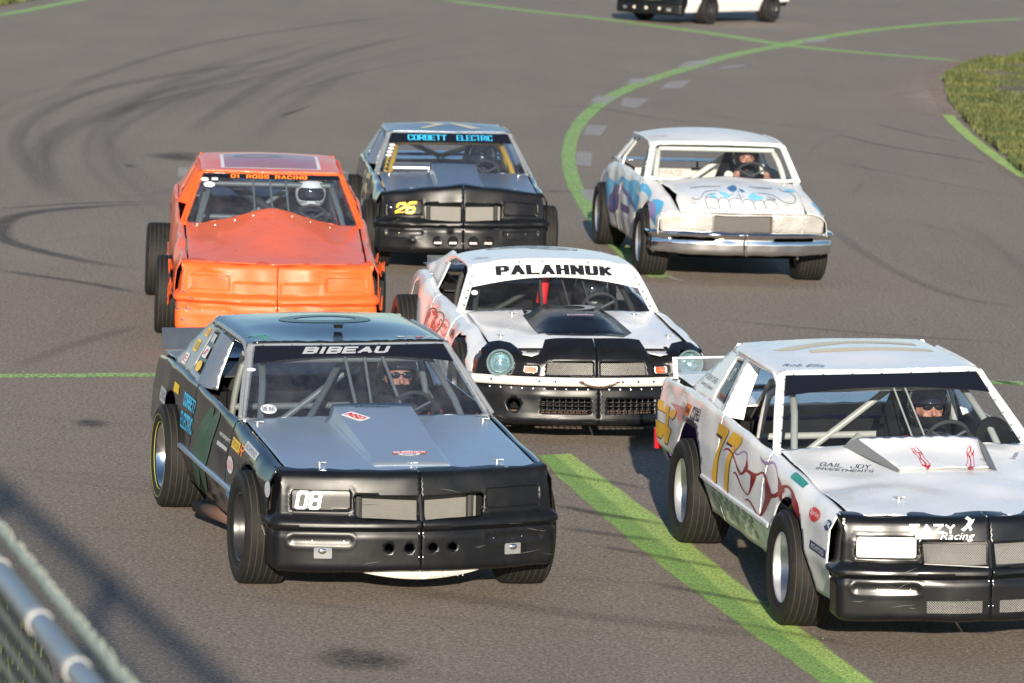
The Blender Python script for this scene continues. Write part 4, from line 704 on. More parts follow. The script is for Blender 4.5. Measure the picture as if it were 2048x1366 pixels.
# ---------------------------------------------------------------- body surface functions
class Body:
    """side skin: u = x (forward), s = height up to .70, then over the shoulder to the inner edge at s = 1.05"""
    def __init__(s, ymax, yin, zin, low=.80, crease=.49, zs=.70, lean=.012, tuck=.5):
        s.ymax, s.yin, s.zin, s.low, s.crease, s.zs, s.lean = xf(ymax), xf(yin), xf(zin), low, crease, zs, lean
    def side(s, sg):
        def f(x, v):
            x = np.asarray(x, float); v = np.asarray(v, float); Y = s.ymax(x)
            zlo = np.minimum(v, s.zs); y = np.where(zlo < s.crease, Y - (s.crease - zlo) / .25 * (.885 - s.low) , Y - s.lean * (zlo - s.crease) / .2)
            t = np.clip((v - s.zs) / .35, 0, 1); y0 = Y - s.lean * (s.zs - s.crease) / .2; z0 = s.zs
            zi = s.zin(x); yi = s.yin(x)
            A = (y0, z0); B = (y0 - .035, z0 + (zi - z0) * .66); C = (yi + (y0 - yi) * .62, zi + .004); D = (yi, zi)
            q = 1 - t
            yt = q ** 3 * A[0] + 3 * q * q * t * B[0] + 3 * q * t * t * C[0] + t ** 3 * D[0]
            zt = q ** 3 * A[1] + 3 * q * q * t * B[1] + 3 * q * t * t * C[1] + t ** 3 * D[1]
            up_ = v > s.zs
            return x, sg * np.where(up_, yt, y), np.where(up_, zt, v)
        return f
def arch(cx, r, n=18, cz=.34, z0=.25, a0=None):
    """points of a wheel opening from rear to front, as a cut in the bottom edge"""
    a = math.acos(max(-1, min(1, (z0 - cz) / r))) if a0 is None else a0
    a = math.asin((z0 - cz) / r)
    th = np.linspace(math.pi - a, a, n)
    return [(cx + r * math.cos(t), cz + r * math.sin(t)) for t in th]
def plane_fn(p0, du, dv):
    p0, du, dv = map(np.array, (p0, du, dv))
    return lambda u, v: tuple(p0[i] + du[i] * np.asarray(u) + dv[i] * np.asarray(v) for i in range(3))
class Nose:
    """front cover: t = arc length across (0 at the middle, + to the car's left), s = height then over the top"""
    def __init__(s, xc, xk, yc, yside, rc, xback, prof, pw=1.6, ymid=None):
        ys = np.linspace(0, yc, 40); xs = xc - (xc - xk) * (ys / yc) ** pw
        a = np.linspace(0, 1, 14); sl = (xs[-1] - xs[-2]) / (ys[-1] - ys[-2]); a0 = math.atan(-sl)
        # corner: turn from a0 to 90 deg with radius rc
        th = np.linspace(a0, math.pi / 2, 14); cx = xs[-1] - rc * math.cos(a0); cy = yc - rc * math.sin(a0)
        ax = cx + rc * np.cos(th); ay = cy + rc * np.sin(th)
        k = yside / ay[-1] if yside else 1
        X = np.concatenate([xs, ax[1:], [xback]]); Y = np.concatenate([ys, ay[1:], [ay[-1] + .004]])
        T = np.concatenate([[0], np.cumsum(np.hypot(np.diff(X), np.diff(Y)))])
        s.T, s.X, s.Y = T, X, Y; s.tmax = T[-1]; s.tc = T[39]
        s.ps = np.array([p[0] for p in prof]); s.pd = np.array([p[1] for p in prof]); s.pz = np.array([p[2] if len(p) > 2 else p[0] for p in prof])
        tt = np.linspace(0, s.tmax, 400); x = np.interp(tt, T, X); y = np.interp(tt, T, Y)
        nx = np.gradient(y, tt); ny = -np.gradient(x, tt); l = np.hypot(nx, ny); ker = np.ones(15) / 15
        s.tt = tt; s.nx = np.convolve(np.pad(nx / l, 7, 'edge'), ker, 'valid'); s.ny = np.convolve(np.pad(ny / l, 7, 'edge'), ker, 'valid')
        s.mod = []
        s.ztilt = 0
    def t_of_y(s, y): return float(np.interp(y, s.Y[:40], s.T[:40]))
    def __call__(s, t, v):
        t = np.asarray(t, float); v = np.asarray(v, float); a = np.abs(t); sg = np.where(t < 0, -1., 1.)
        x = np.interp(a, s.T, s.X); y = np.interp(a, s.T, s.Y); nx = np.interp(a, s.tt, s.nx); ny = np.interp(a, s.tt, s.ny)
        d = np.interp(v, s.ps, s.pd); z = np.interp(v, s.ps, s.pz)
        for m in s.mod:
            r = m(t, v)
            if isinstance(r, tuple): d = d + r[0]; z = z + r[1]
            else: d = d + r
        dy = np.clip(d, -.05, .05); x = x + d * nx + np.where(nx < .5, 0, 0); y = y + dy * ny
        return x, sg * y, z
def recess(tc, sc, w, h, r, depth, bead=.004, soft=.008):
    def f(t, v):
        d = sdrr(t, v, tc, sc, w, h, r); k = np.clip(-d / soft, 0, 1); k = k * k * (3 - 2 * k)
        return -depth * k + bead * np.exp(-((d - soft) / soft) ** 2)
    return f
def bump(tc, sc, rt, rs, amp):
    return lambda t, v: amp * np.exp(-((t - tc) / rt) ** 2 - ((v - sc) / rs) ** 2)
def rivets(name, fn, uvs, r, mat, parent, flip=False, off=.002):
    P = np.array(uvs, float); V = np.array(fn(P[:, 0], P[:, 1])).T; n = normals(fn, P, flip); b = MB()
    for p, q in zip(V, n):
        q = Vector(q); M = Matrix.Translation(Vector(p) + q * off) @ q.to_track_quat('Y', 'Z').to_matrix().to_4x4()
        b.lathe([(r, -.001), (r * .8, r * .4), (0, r * .6)], 8, M)
    return b.build(name, mat, parent)
def hood_pins(fn, pts, parent):
    for x, y in pts:
        p = np.array(fn(np.array([x]), np.array([y])))[:, 0]; b = MB()
        b.lathe([(0, .014), (.011, .014), (.011, 0), (.019, .003), (.019, 0)], 12, Matrix.Translation(p) @ Matrix.Rotation(R(90), 4, 'X'))
        b.tube([p + (-.02, -.025, .010), p + (.0, .0, .012), p + (.012, .034, .011), p + (-.014, .03, .011)], .0025, 5)
        b.build('hood_pin', 'alu', parent)
# ---------------------------------------------------------------- interior
def cage(mat, bars, r=.022, name='roll_cage'):
    b = MB()
    for p in bars:
        rr = r
        if isinstance(p, tuple): p, rr = p
        b.tube(p, rr, 10, smooth=2 if len(p) > 2 else 0)
    return b.build(name, mat, ROOT)
def std_cage(mat, wz, xw=0, r=.022, diag=True, extra=()):
    t = wz + .285
    bars = [[(-1.80 + xw, -.66, .30), (-1.80 + xw, -.64, .85), (-1.78 + xw, -.54, t + .03), (-1.78 + xw, .54, t + .03), (-1.80 + xw, .64, .85), (-1.80 + xw, .66, .30)],
            [(-.62 + xw, -.66, .30), (-.78 + xw, -.66, wz - .06), (-1.30 + xw, -.53, t), (-1.78 + xw, -.54, t + .02)],
            [(-.62 + xw, .66, .30), (-.78 + xw, .66, wz - .06), (-1.30 + xw, .53, t), (-1.78 + xw, .54, t + .02)],
            [(-1.30 + xw, -.53, t), (-1.30 + xw, .53, t)], [(-.80 + xw, -.66, wz - .10), (-.80 + xw, .66, wz - .10)],
            [(-1.80 + xw, -.65, wz - .08), (-1.80 + xw, .65, wz - .08)],
            [(-1.80 + xw, -.65, .50), (-.70 + xw, -.68, .50)], [(-1.80 + xw, .65, .50), (-.70 + xw, .68, .50)], [(-1.80 + xw, -.65, .66), (-.75 + xw, -.68, .66)], [(-1.80 + xw, .65, .66), (-.75 + xw, .68, .66)],
            [(-1.79 + xw, -.56, t - .02), (-2.6 + xw, -.5, wz - .1)], [(-1.79 + xw, .56, t - .02), (-2.6 + xw, .5, wz - .1)]]
    if diag: bars.append([(-1.80 + xw, -.62, .50), (-1.79 + xw, .30, t - .0)])
    return cage(mat, bars + list(extra), r)
def tub(x0, x1, wz, floor='dark', deck=True, zdeck=.90):
    b = MB(); b.box(x0 + .15, x1 - .3, -.60, .60, .255, .28); b.box(-.50, -.47, -.70, .70, .27, wz - .06)
    b.box(x1 - .32, x1 - .30, -.55, .55, .25, .70); b.box(-.47, x1 - .3, -.585, -.56, .27, .70); b.box(-.47, x1 - .3, .56, .585, .27, .70)
    b.box(x0 + .05, -2.15, -.60, -.575, .30, .86); b.box(x0 + .05, -2.15, .575, .60, .30, .86)
    b.build('chassis', floor, ROOT, smooth=False)
    b = MB(); b.box(-1.9, x0 + .12, -.7, .7, zdeck - .3, zdeck - .28) if False else b.box(x0 + .12, -2.2, -.70, .70, zdeck - .34, zdeck - .32); b.box(-2.22, -2.2, -.70, .70, .28, zdeck - .05)
    b.build('rear_bulkhead', floor, ROOT, smooth=False)
    b = MB(); b.box(-.92, -.5, -.70, .70, wz - .13, wz - .115); b.box(-.94, -.92, -.68, .68, wz - .26, wz - .115)
    b.build('dashboard', 'dark', ROOT, smooth=False)
def seat(x, y, z, mat='dark'):
    b = MB()
    b.add([(x + a, y + b_, z + c) for a, b_, c in [(.42, -.21, .08), (.42, .21, .08), (0, -.22, 0), (0, .22, 0), (-.16, -.23, .52), (-.16, .23, .52), (-.14, -.13, .80), (-.14, .13, .80)]], [(0, 1, 3, 2), (2, 3, 5, 4), (4, 5, 7, 6)])
    for sgn in (-1, 1):
        b.add([(x + a, y + sgn * b_, z + c) for a, b_, c in [(.42, .21, .08), (.40, .23, .2), (0, .22, 0), (.05, .25, .2), (-.16, .23, .52), (-.02, .27, .50)]], [(0, 1, 3, 2), (2, 3, 5, 4)])
    o = b.build('seat', mat, ROOT); solid(o, .03); return o
def steering(x, y, z, mat='cage_dark', r=.135, tilt=62):
    M = Matrix.Translation((x, y, z)) @ Matrix.Rotation(R(90 - tilt), 4, 'Y')
    b = MB(); V = []; n = 36
    pts = [M @ Vector((0, r * math.cos(2 * math.pi * i / n), r * math.sin(2 * math.pi * i / n))) for i in range(n + 1)]
    b.tube(pts, .013, 8, cap=False)
    sp = MB()
    for k in (0, 1, 2):
        a = R(90 + 120 * k + 180); sp.tube([M @ Vector((.015, 0, 0)), M @ Vector((0, r * math.cos(a), r * math.sin(a)))], .011, 6)
    sp.tube([M @ Vector((0, 0, 0)), M @ Vector((.45, 0, -.02))], .02, 8); sp.lathe([(0, -.02), (.035, -.02), (.04, .01), (0, .01)], 14, M @ Matrix.Rotation(R(-90), 4, 'Z'))
    w_ = b.build('steering_wheel', mat, ROOT); sp.build('spokes', 'dark_grey', w_); return M
# ---------------------------------------------------------------- drivers
PERSON = None
def person_mesh():
    """seated driver, both hands on the wheel; origin at the hips. x forward, y left."""
    global PERSON
    if PERSON: return PERSON
    b = MB(); E = b.ell
    E((0, 0, .06), (.15, .18, .13)); b.tube([(0, 0, .05), (.04, 0, .25), (.06, 0, .42), (.07, 0, .50)], [.155, .145, .155, .10], 14)
    E((.05, 0, .34), (.13, .19, .16)); E((.06, 0, .44), (.10, .22, .075))
    b.tube([(.07, 0, .48), (.10, 0, .60)], [.060, .055], 12)
    hx, hz = .135, .685
    E((hx, 0, hz + .01), (.095, .076, .115)); E((hx + .035, 0, hz - .05), (.055, .052, .065))
    b.tube([(hx + .09, 0, hz + .015), (hx + .118, 0, hz - .02), (hx + .088, 0, hz - .028)], [.010, .016, .012], 8)      # nose
    E((hx + .078, 0, hz - .055), (.018, .026, .008)); E((hx + .076, 0, hz - .068), (.018, .022, .008)); E((hx + .07, 0, hz - .098), (.022, .024, .018))
    for s in (-1, 1):
        E((hx + .075, s * .032, hz + .028), (.020, .022, .008)); E((hx, s * .078, hz), (.022, .010, .032)); E((hx + .062, s * .045, hz - .03), (.02, .02, .018))
        sh = (.055, s * .205, .42); el = (.24, s * .295, .27); wr = (.435, s * .190, .505)
        b.tube([(.05, s * .12, .44), sh, el, wr], [.075, .068, .050, .031], 12, smooth=1)
        # hand gripping the rim: palm, four curled fingers, thumb
        E((.475, s * .175, .535), (.045, .022, .040), M=Matrix.Rotation(-.7, 4, 'Y'))
        for k, (dz, ln) in enumerate(((.030, .030), (.011, .034), (-.009, .031), (-.028, .025))):
            x0, z0 = .50 + .006 * (1 - abs(k - 1.2)), .545 + dz
            b.tube([(x0 - .015, s * .172, z0), (x0 + ln * .7, s * .160, z0 + .004), (x0 + ln * .8, s * .138, z0 + .002), (x0 + ln * .25, s * .128, z0)], [.0105, .010, .009, .008], 7)
        b.tube([(.465, s * .165, .565), (.485, s * .140, .580), (.505, s * .125, .575)], [.012, .011, .009], 7)
        b.tube([(.02, s * .09, .04), (.42, s * .13, .10), (.80, s * .11, -.10), (.86, s * .11, -.14)], [.095, .072, .05, .045], 12)
        E((.90, s * .11, -.12), (.10, .045, .05), M=Matrix.Rotation(.7, 4, 'Y'))
    tmp = bpy.data.objects.new('tmp', mesh_np('tmp', b.V, b.F)); COL.objects.link(tmp)
    rm = tmp.modifiers.new('r', 'REMESH'); rm.mode = 'VOXEL'; rm.voxel_size = .0072; rm.use_smooth_shade = True
    sm = tmp.modifiers.new('s', 'SMOOTH'); sm.iterations = 2; sm.factor = .5
    dg = bpy.context.evaluated_depsgraph_get(); dg.update()
    me = bpy.data.meshes.new_from_object(tmp.evaluated_get(dg)); bpy.data.objects.remove(tmp)
    me.polygons.foreach_set('use_smooth', [True] * len(me.polygons)); PERSON = me; return me
def ball(fn_r, az0, az1, el0, el1): pass
def driver(M, label, helmet='helmet_black', suit=('suit_black', 'suit_red'), style='open', look=0., nod=0., band=None, glasses=False, glove='glove', glassv=None, hz_off=0.):
    """M: world matrix of the hips"""
    global ROOT
    me = person_mesh().copy(); me.name = 'body'; me.materials.clear()
    for k in ('skin', suit[0], suit[1], glove): me.materials.append(MT[k])
    for p in me.polygons:
        c = p.center; i = 1
        if c.z > .53 and c.x < .3: i = 0
        elif c.x > .44 and c.z > .30 and abs(c.y) < .23: i = 3
        elif (abs(abs(c.y) - .225) < .022 and c.z > .2) or (.0 < c.z < .46 and abs(c.y) > .10 and abs(c.y) < .135 and c.x > .1): i = 2
        if suit[1] == 'suit_green' and i == 1 and abs(c.y) > .12 and math.sin(c.x * 38 + c.y * 9) * math.sin(c.z * 33 + c.y * 21) > .25: i = 2
        p.material_index = i
    root = empty('person', M, label, 'person', 'racing drivers')
    me.materials[0] = MT['skin']
    body = link('body', me, None, root)
    # helmet shell around the head
    hc = Vector((.125, 0, .70))
    Mh = Matrix.Translation(hc) @ Matrix.Rotation(look, 4, 'Z') @ Matrix.Rotation(nod, 4, 'Y')
    def shell(k=1.0):
        def f(az, el):
            ce, se = np.cos(el), np.sin(el); ch = np.clip(-el / .9, 0, 1) * np.clip(np.cos(az), 0, 1)
            rx = .155 + .032 * ch; x = rx * ce * np.cos(az) * k; y = .138 * ce * np.sin(az) * k; z = .165 * se * k * np.where(se < 0, .92, 1.)
            q = np.array([x, y, z]); Rm = np.array(Mh.to_3x3()); q = np.tensordot(Rm, q, 1)
            return q[0] + hc.x, q[1] + hc.y, q[2] + hc.z
        return f
    sh = shell()
    port = rrect(0, .02, 1.75, .62, .22, 6)
    outer = [(-math.pi, -.86), (math.pi, -.86), (math.pi, 1.53), (-math.pi, 1.53)]
    hm = panel('helmet', [outer, port], sh, .13, helmet, root, .006, sharp=60)
    panel('helmet_trim', [rrect(0, .02, 1.85, .72, .26, 6), port], sh, .12, 'dark', hm, .003, off=.004, sharp=60)
    panel('chin_vent', [rrect(0, -.56, .42, .12, .05)], sh, .08, 'helmet_grey' if style == 'closed' else 'dark', hm, 0, off=.004)
    if style == 'closed':
        panel('visor', [rrect(0, .03, 1.95, .66, .25, 6)], sh, .12, 'lens', hm, .002, off=.005, sharp=60)
    else:
        panel('visor', [rrect(0, .50 if style == 'open' else .40, 2.1, .30 if style == 'open' else .50, .1, 6)], shell(1.02), .12, 'lens', hm, .002, off=.004, sharp=60)
        for s in (-1, 1):
            b = MB(); b.ell((.224, s * .033, .712), (.006, .013, .007), 6); b.build('eye', 'lens', body)
    if band:
        panel('helmet_stripe', [[(-1.2, .85), (1.2, .85), (1.0, 1.1), (-1.0, 1.1)]], sh, .12, band, hm, 0, off=.003)
        for s in (-1, 1): panel('helmet_stripe', [[(s * .3, -.35), (s * .9, -.45), (s * .9, -.52), (s * .3, -.48)][::s]], sh, .1, 'helmet_grey', hm, 0, off=.003)
    if glasses:
        b = MB()
        for s in (-1, 1): b.ell((.232, s * .034, .712), (.008, .030, .021), 8)
        b.tube([(.236, -.01, .718), (.236, .01, .718)], .004, 6)
        for s in (-1, 1): b.tube([(.228, s * .06, .716), (.17, s * .082, .712)], .003, 5)
        b.build('sunglasses', 'lens', body)
    # harness
    for s in (-1, 1):
        b = MB()
        pts = [(-.06, s * .09, .50), (.06, s * .10, .505), (.165, s * .10, .44), (.195, s * .085, .30), (.16, s * .03, .10)]
        for i in range(len(pts) - 1):
            p, q = pts[i], pts[i + 1]; b.add([(p[0], p[1] - .026, p[2]), (p[0], p[1] + .026, p[2]), (q[0], q[1] + .026, q[2]), (q[0], q[1] - .026, q[2])], [(0, 1, 2, 3)])
        o = b.build('harness_strap', 'suit_red' if suit[1] != 'suit_black' else 'dark_grey', body); solid(o, .006, 1)
    b = MB(); b.lathe([(.10, -.03), (.115, 0), (.10, .03), (.075, .02), (.075, -.02), (.10, -.03)], 20, Matrix.Translation((.085, 0, .545)) @ Matrix.Rotation(R(90), 4, 'X'))
    b.build('neck_collar', 'suit_black', body)
    return root
# ---------------------------------------------------------------- cars
def sz(z): return z if z < .7 else .7 + (z - .7) * 1.45
def begin(X, Y, yaw, roll, label, pitch=0., dz=0., name='race_car', group='oval racing cars', px=-.8):
    global ROOT, BM
    M = Matrix.Translation((X, Y, 0)) @ Matrix.Rotation(R(yaw - 90), 4, 'Z')
    ROOT = empty(name, M, label, 'race car', group)
    BM = Matrix.Translation((0, 0, .3)) @ Matrix.Rotation(R(roll), 4, 'X') @ Matrix.Translation((0, 0, -.3 + dz)) @ Matrix.Translation((px, 0, 0)) @ Matrix.Rotation(R(pitch), 4, 'Y') @ Matrix.Translation((-px, 0, 0))
    return M
def ghy(z, y0=.80, z0=.95, sl=.53): return y0 - (z - z0) * sl
def side_plane(sg, y0=.80, z0=.95, sl=.53, inset=None):
    def f(x, z):
        x = np.asarray(x, float); z = np.asarray(z, float); y = y0 - (z - z0) * sl - .012 * np.clip((z - z0) * 3, 0, 1) * 0
        if inset: y = y - inset(x)
        return x, sg * y, z
    return f
def gbody(c):
    """mid-size two-door coupe shell; returns surface functions"""
    nx, W = c.get('nx', 0), c['body']; out = {}; tl = c.get('tail', .10)
    B = Body([(-3.55 - tl, .85), (-2.9, .885), (-.3, .885), (.2, .882), (.56 + nx, .862), (1.1, .85)],
             [(-3.55 - tl, .77), (-3.15, .80), (-2, .812), (-1, .805), (-.74, .775), (.56 + nx, .757)],
             [(-3.55 - tl, .90), (-3.15, .945), (-2.7, .955), (-2.0, .935), (-1.35, .918), (-.74, .893), (.56 + nx, .785), (1.2, .76)])
    xf_ = c.get('fx', .50 + nx); zb = .26; dn = c.get('dent', .003)
    for sg in (-1, 1):
        fl = sg > 0; f = dented(B.side(sg), (c.get('dent', .003), 2.8, 2 + sg), fl); out['side%d' % sg] = f
        fr = [(-.70, zb)] + arch(0, .40, z0=zb) + [(xf_, zb), (xf_, 1.05), (-.70, 1.05)]
        o = panel('front_fender', [fr], f, .03, W, ROOT, .004, flip=fl)
        if c.get('riv'): rivets('rivets', f, [(x, .47) for x in np.arange(-.66, -.42, .06)], .006, 'alu', o, fl, .004)
        o = panel('door', [[(-1.95, zb), (-.706, zb), (-.706, 1.05), (-1.95, 1.05)]], f, .035, W, ROOT, .004, flip=fl); out['door%d' % sg] = o
        qx = -3.52 - tl
        qt = [(qx, .46), (-3.155, .44)] + [p for p in arch(-2.745, .425, z0=zb) if not (p[0] < -3.1 and p[1] < .44)] + [(-1.956, zb), (-1.956, 1.05), (qx, 1.05)]
        panel('quarter_panel', [qt], f, .035, W, ROOT, .004, flip=fl)
        b = MB(); xs = np.linspace(-2.30, -.44, 12)
        P = [np.array(f(np.array([x]), np.array([.492])))[:, 0] for x in xs]
        for i in range(len(P) - 1):
            a, d = P[i], P[i + 1]; e = sg * .016
            b.add([(a[0], a[1], .482), (a[0], a[1] + e, .484), (a[0], a[1] + e, .502), (a[0], a[1] - sg * .0, .510), (d[0], d[1], .482), (d[0], d[1] + e, .484), (d[0], d[1] + e, .502), (d[0], d[1], .510)], [(0, 1, 5, 4), (1, 2, 6, 5), (2, 3, 7, 6)] + ([(3, 2, 1, 0)] if i == 0 else []) + ([(4, 5, 6, 7)] if i == len(P) - 2 else []))
        mo = b.build('side_moulding', c.get('mould', W), ROOT)
        if c.get('riv'): rivets('rivets', f, [(x, .455) for x in np.arange(-2.25, -.5, .085)], .006, 'alu', mo, fl, .003)
        # greenhouse
        sp = side_plane(sg)
        sail = [(-2.06, .925), (-2.12, 1.262), (-2.50, 1.285), (-2.62, 1.23), (-3.02, .962), (-2.85, .93)]
        opw = [(-2.12, .972), (-2.19, 1.235), (-2.37, 1.222), (-2.42, 1.0), (-2.40, .985)]
        o = panel('c_pillar', [sail, opw], sp, .05, c.get('sail', W), ROOT, .012, flip=fl); out['sail%d' % sg] = sp; out['sailo%d' % sg] = o
        q = panel('opera_window', [opw], sp, .06, c.get('opera', 'banner_black'), o, .003, off=-.006, flip=fl); out['opera%d' % sg] = q
        def bp(u, z, sg=sg):
            u = np.asarray(u, float); z = np.asarray(z, float); k = (z - .92) / .345; v = u / .2
            return -2.055 - .065 * k + v * (.135 - .02 * k) + .0 * v * v, sg * (ghy(z) - v * (.108 - .045 * k) + .012 * np.sin(np.clip(v, 0, 1) * math.pi)), z
        panel('b_pillar', [[(-.01, .915), (.205, .905), (.19, 1.0), (.195, 1.15), (.20, 1.268), (-.01, 1.272)]], bp, .03, c.get('bp', W), ROOT, .01, flip=fl)
        b = MB(); b.tube([(-.72, sg * .79, .915), (-1.0, sg * .72, 1.08), (-1.30, sg * .632, 1.272), (-1.8, sg * .640, 1.286), (-2.3, sg * .640, 1.284)], .014, 8, smooth=1); b.build('drip_rail', c.get('pil', W), ROOT)
    zh = lambda x, y: .893 + (x + .72) * (.785 - .893) / 1.28 / (1 + nx / 1.28)
    hb = c.get('hoodbulge')
    def hood(x, y):
        x = np.asarray(x, float); y = np.asarray(y, float)
        z = zh(x, y) + .012 * (1 - (y / .75) ** 2) + .004 * np.exp(-((np.abs(y) - .55) / .012) ** 2) - .003 * np.exp(-((np.abs(y) - .36) / .012) ** 2)
        if hb: z = z + hb(x, y)
        return x, y, z
    xe = .555 + nx; n = 12
    front = [(xe + .13 * (1 - abs(y / .745) ** 1.6), y) for y in np.linspace(-.745, .745, 2 * n)]
    rear = [(-.715 - .03 * (1 - (y / .757) ** 2), y) for y in np.linspace(.757, -.757, n)]
    hood = dented(hood, c.get('hdent', (.002, 3, 4)))
    ho = panel('hood', [front + rear], hood, .035, c['hoodm'], ROOT, .004); out['hood'] = hood; out['hoodo'] = ho
    hood_pins(hood, c.get('pins', [(-.61, -.705), (-.60, .705), (.456, -.54), (.46, .53), (.508 + nx * 0, 0)]), ho)
    # windshield
    def ws(y, v):
        y = np.asarray(y, float); v = np.asarray(v, float); w_ = .761 - .154 * v
        return -.741 - .527 * v + .018 * (1 - np.clip(y / w_, -1.2, 1.2) ** 2), y, .897 + .379 * v
    out['ws'] = ws
    gl = lambda m=0: [(-.761 - m, -m * 1.2), (.761 + m, -m * 1.2), (.607 + m, 1 + m * 1.6), (-.607 - m, 1 + m * 1.6)]
    inner = [(-.745, .03), (-.72, .012), (.72, .012), (.745, .03), (.603, .95), (.57, .985), (-.57, .985), (-.603, .95)]
    fr = panel('windshield_frame', [[(-.80, -.035), (.80, -.035), (.64, 1.035), (.60, 1.06), (-.60, 1.06), (-.64, 1.035)], inner], ws, .05, c.get('pil', W), ROOT, .012, off=-.002); out['frame'] = fr
    g_ = panel('windshield', [[(-.76, .0), (.76, .0), (.61, .985), (.58, 1.0), (-.58, 1.0), (-.61, .985)]], ws, .06, c.get('glass', 'glass'), ROOT, 0, off=.002); out['wso'] = g_
    rivets('rivets', ws, [(s * (.752 - .154 * v), v) for s in (-1, 1) for v in np.linspace(.08, .93, 6)] + [(y, .99) for y in np.linspace(-.55, .55, 7)] + [(y, .012) for y in np.linspace(-.7, .7, 7)], .006, c.get('rivm', 'dark_grey'), g_, off=.005)
    ba = c.get('banner', (.735, .84))
    if ba:
        arcp = [(x, ba[0] + (ba[1] - ba[0]) * (1 - (x / .64) ** 2)) for x in np.linspace(-.64, .64, 24)]
        w0 = .752 - .154 * ba[0]; arcp = [(x * w0 / .64, v) for x, v in arcp]
        out['bano'] = panel('visor_banner', [arcp + [(.60, .985), (-.60, .985)]], ws, .05, c.get('banm', 'banner_black'), g_, 0, off=.0045)
    # roof
    def roof(x, y):
        x = np.asarray(x, float); y = np.asarray(y, float); g1 = np.clip((-1.26 - x) / .7, 0, 1); g1 = g1 * g1 * (3 - 2 * g1); g2 = 1 - .55 * np.clip((-2.05 - x) / .5, 0, 1) ** 2
        return x, y, 1.298 + .040 * (1 - (y / .62) ** 2) * g1 * g2 + .004 * g1 - .034 * np.clip((np.abs(y) - .575) / .07, 0, 2) ** 2
    roof = dented(roof, (.0015, 2, 5)); out['roof'] = roof
    ro = panel('roof', [[(-1.275, -.60), (-1.262, 0), (-1.275, .60), (-1.31, .642), (-1.8, .650), (-2.48, .648), (-2.54, .60), (-2.57, 0), (-2.54, -.60), (-2.48, -.648), (-1.8, -.650), (-1.31, -.642)]], roof, .04, c.get('roofm', W), ROOT, .012); out['roofo'] = ro
    # deck, rear window surround, tail
    def deck(x, y):
        x = np.asarray(x, float); y = np.asarray(y, float); return x, y, .957 + .012 * (1 - (y / .78) ** 2) - .05 * np.clip((-3.3 - tl - x) / .25, 0, 1) ** 2
    panel('trunk_lid', [[(-2.98, -.785), (-2.98, .785), (-3.52 - tl, .765), (-3.52 - tl, -.765)]], deck, .06, c.get('deckm', W), ROOT, .004)
    panel('package_shelf', [[(-2.22, -.72), (-2.22, .72), (-2.985, .78), (-2.985, -.78)]], lambda x, y: (x, y, np.full(np.shape(x), .945)), .1, c.get('shelf', 'mid_grey'), ROOT, .004)
    b = MB()
    for s in (-1, 1): b.tube([(-2.52, s * .60, 1.29), (-2.98, s * .70, .955)], .02, 6)
    b.build('rear_window_frame', c.get('pil', W), ROOT)
    tail = Nose(.13, .06, .72, None, .09, -.20, [(.38, -.02), (.40, 0), (.50, .03), (.60, .03), (.62, 0), (.90, -.01), (.93, -.06)])
    tf = lambda t, v: (-3.42 - tl - np.array(tail(t, v)[0]), -np.array(tail(t, v)[1]), tail(t, v)[2])
    panel('rear_cover', [[(-tail.tmax, .62), (tail.tmax, .62), (tail.tmax, .93), (-tail.tmax, .93)]], tf, .05, W, ROOT, .004)
    panel('rear_bumper', [[(-tail.tmax, .36), (tail.tmax, .36), (tail.tmax, .61), (-tail.tmax, .61)]], lambda t, v: (np.array(tf(t, v)[0]) - .05, np.array(tf(t, v)[1]) * 1.025, v), .05, c.get('rbump', 'black_plastic'), ROOT, .006)
    tub(-3.45, .62 + nx, .893, c.get('tubm', 'dark'))
    # radiator pack
    b = MB(); b.box(.50 + nx * .9, .54 + nx * .9, -.44, .44, .42, .70); r_ = b.build('radiator', 'dark', ROOT, smooth=False)
    b = MB(); b.box(.54 + nx * .9, .545 + nx * .9, -.36, .36, .46, .70)
    for z in np.arange(.465, .70, .008): b.box(.545 + nx * .9, .549 + nx * .9, -.355, .355, z, z + .004)
    b.build('cooling_fins', c.get('finm', 'rad'), r_, smooth=False)
    b = MB()
    for s in (-1, 1): b.box(.55 + nx * .9, .562 + nx * .9, s * .36 - .02, s * .36 + .02, .44, .72)
    b.build('radiator_bracket', c.get('radbr', 'cage_grey'), r_, smooth=False)
    return out
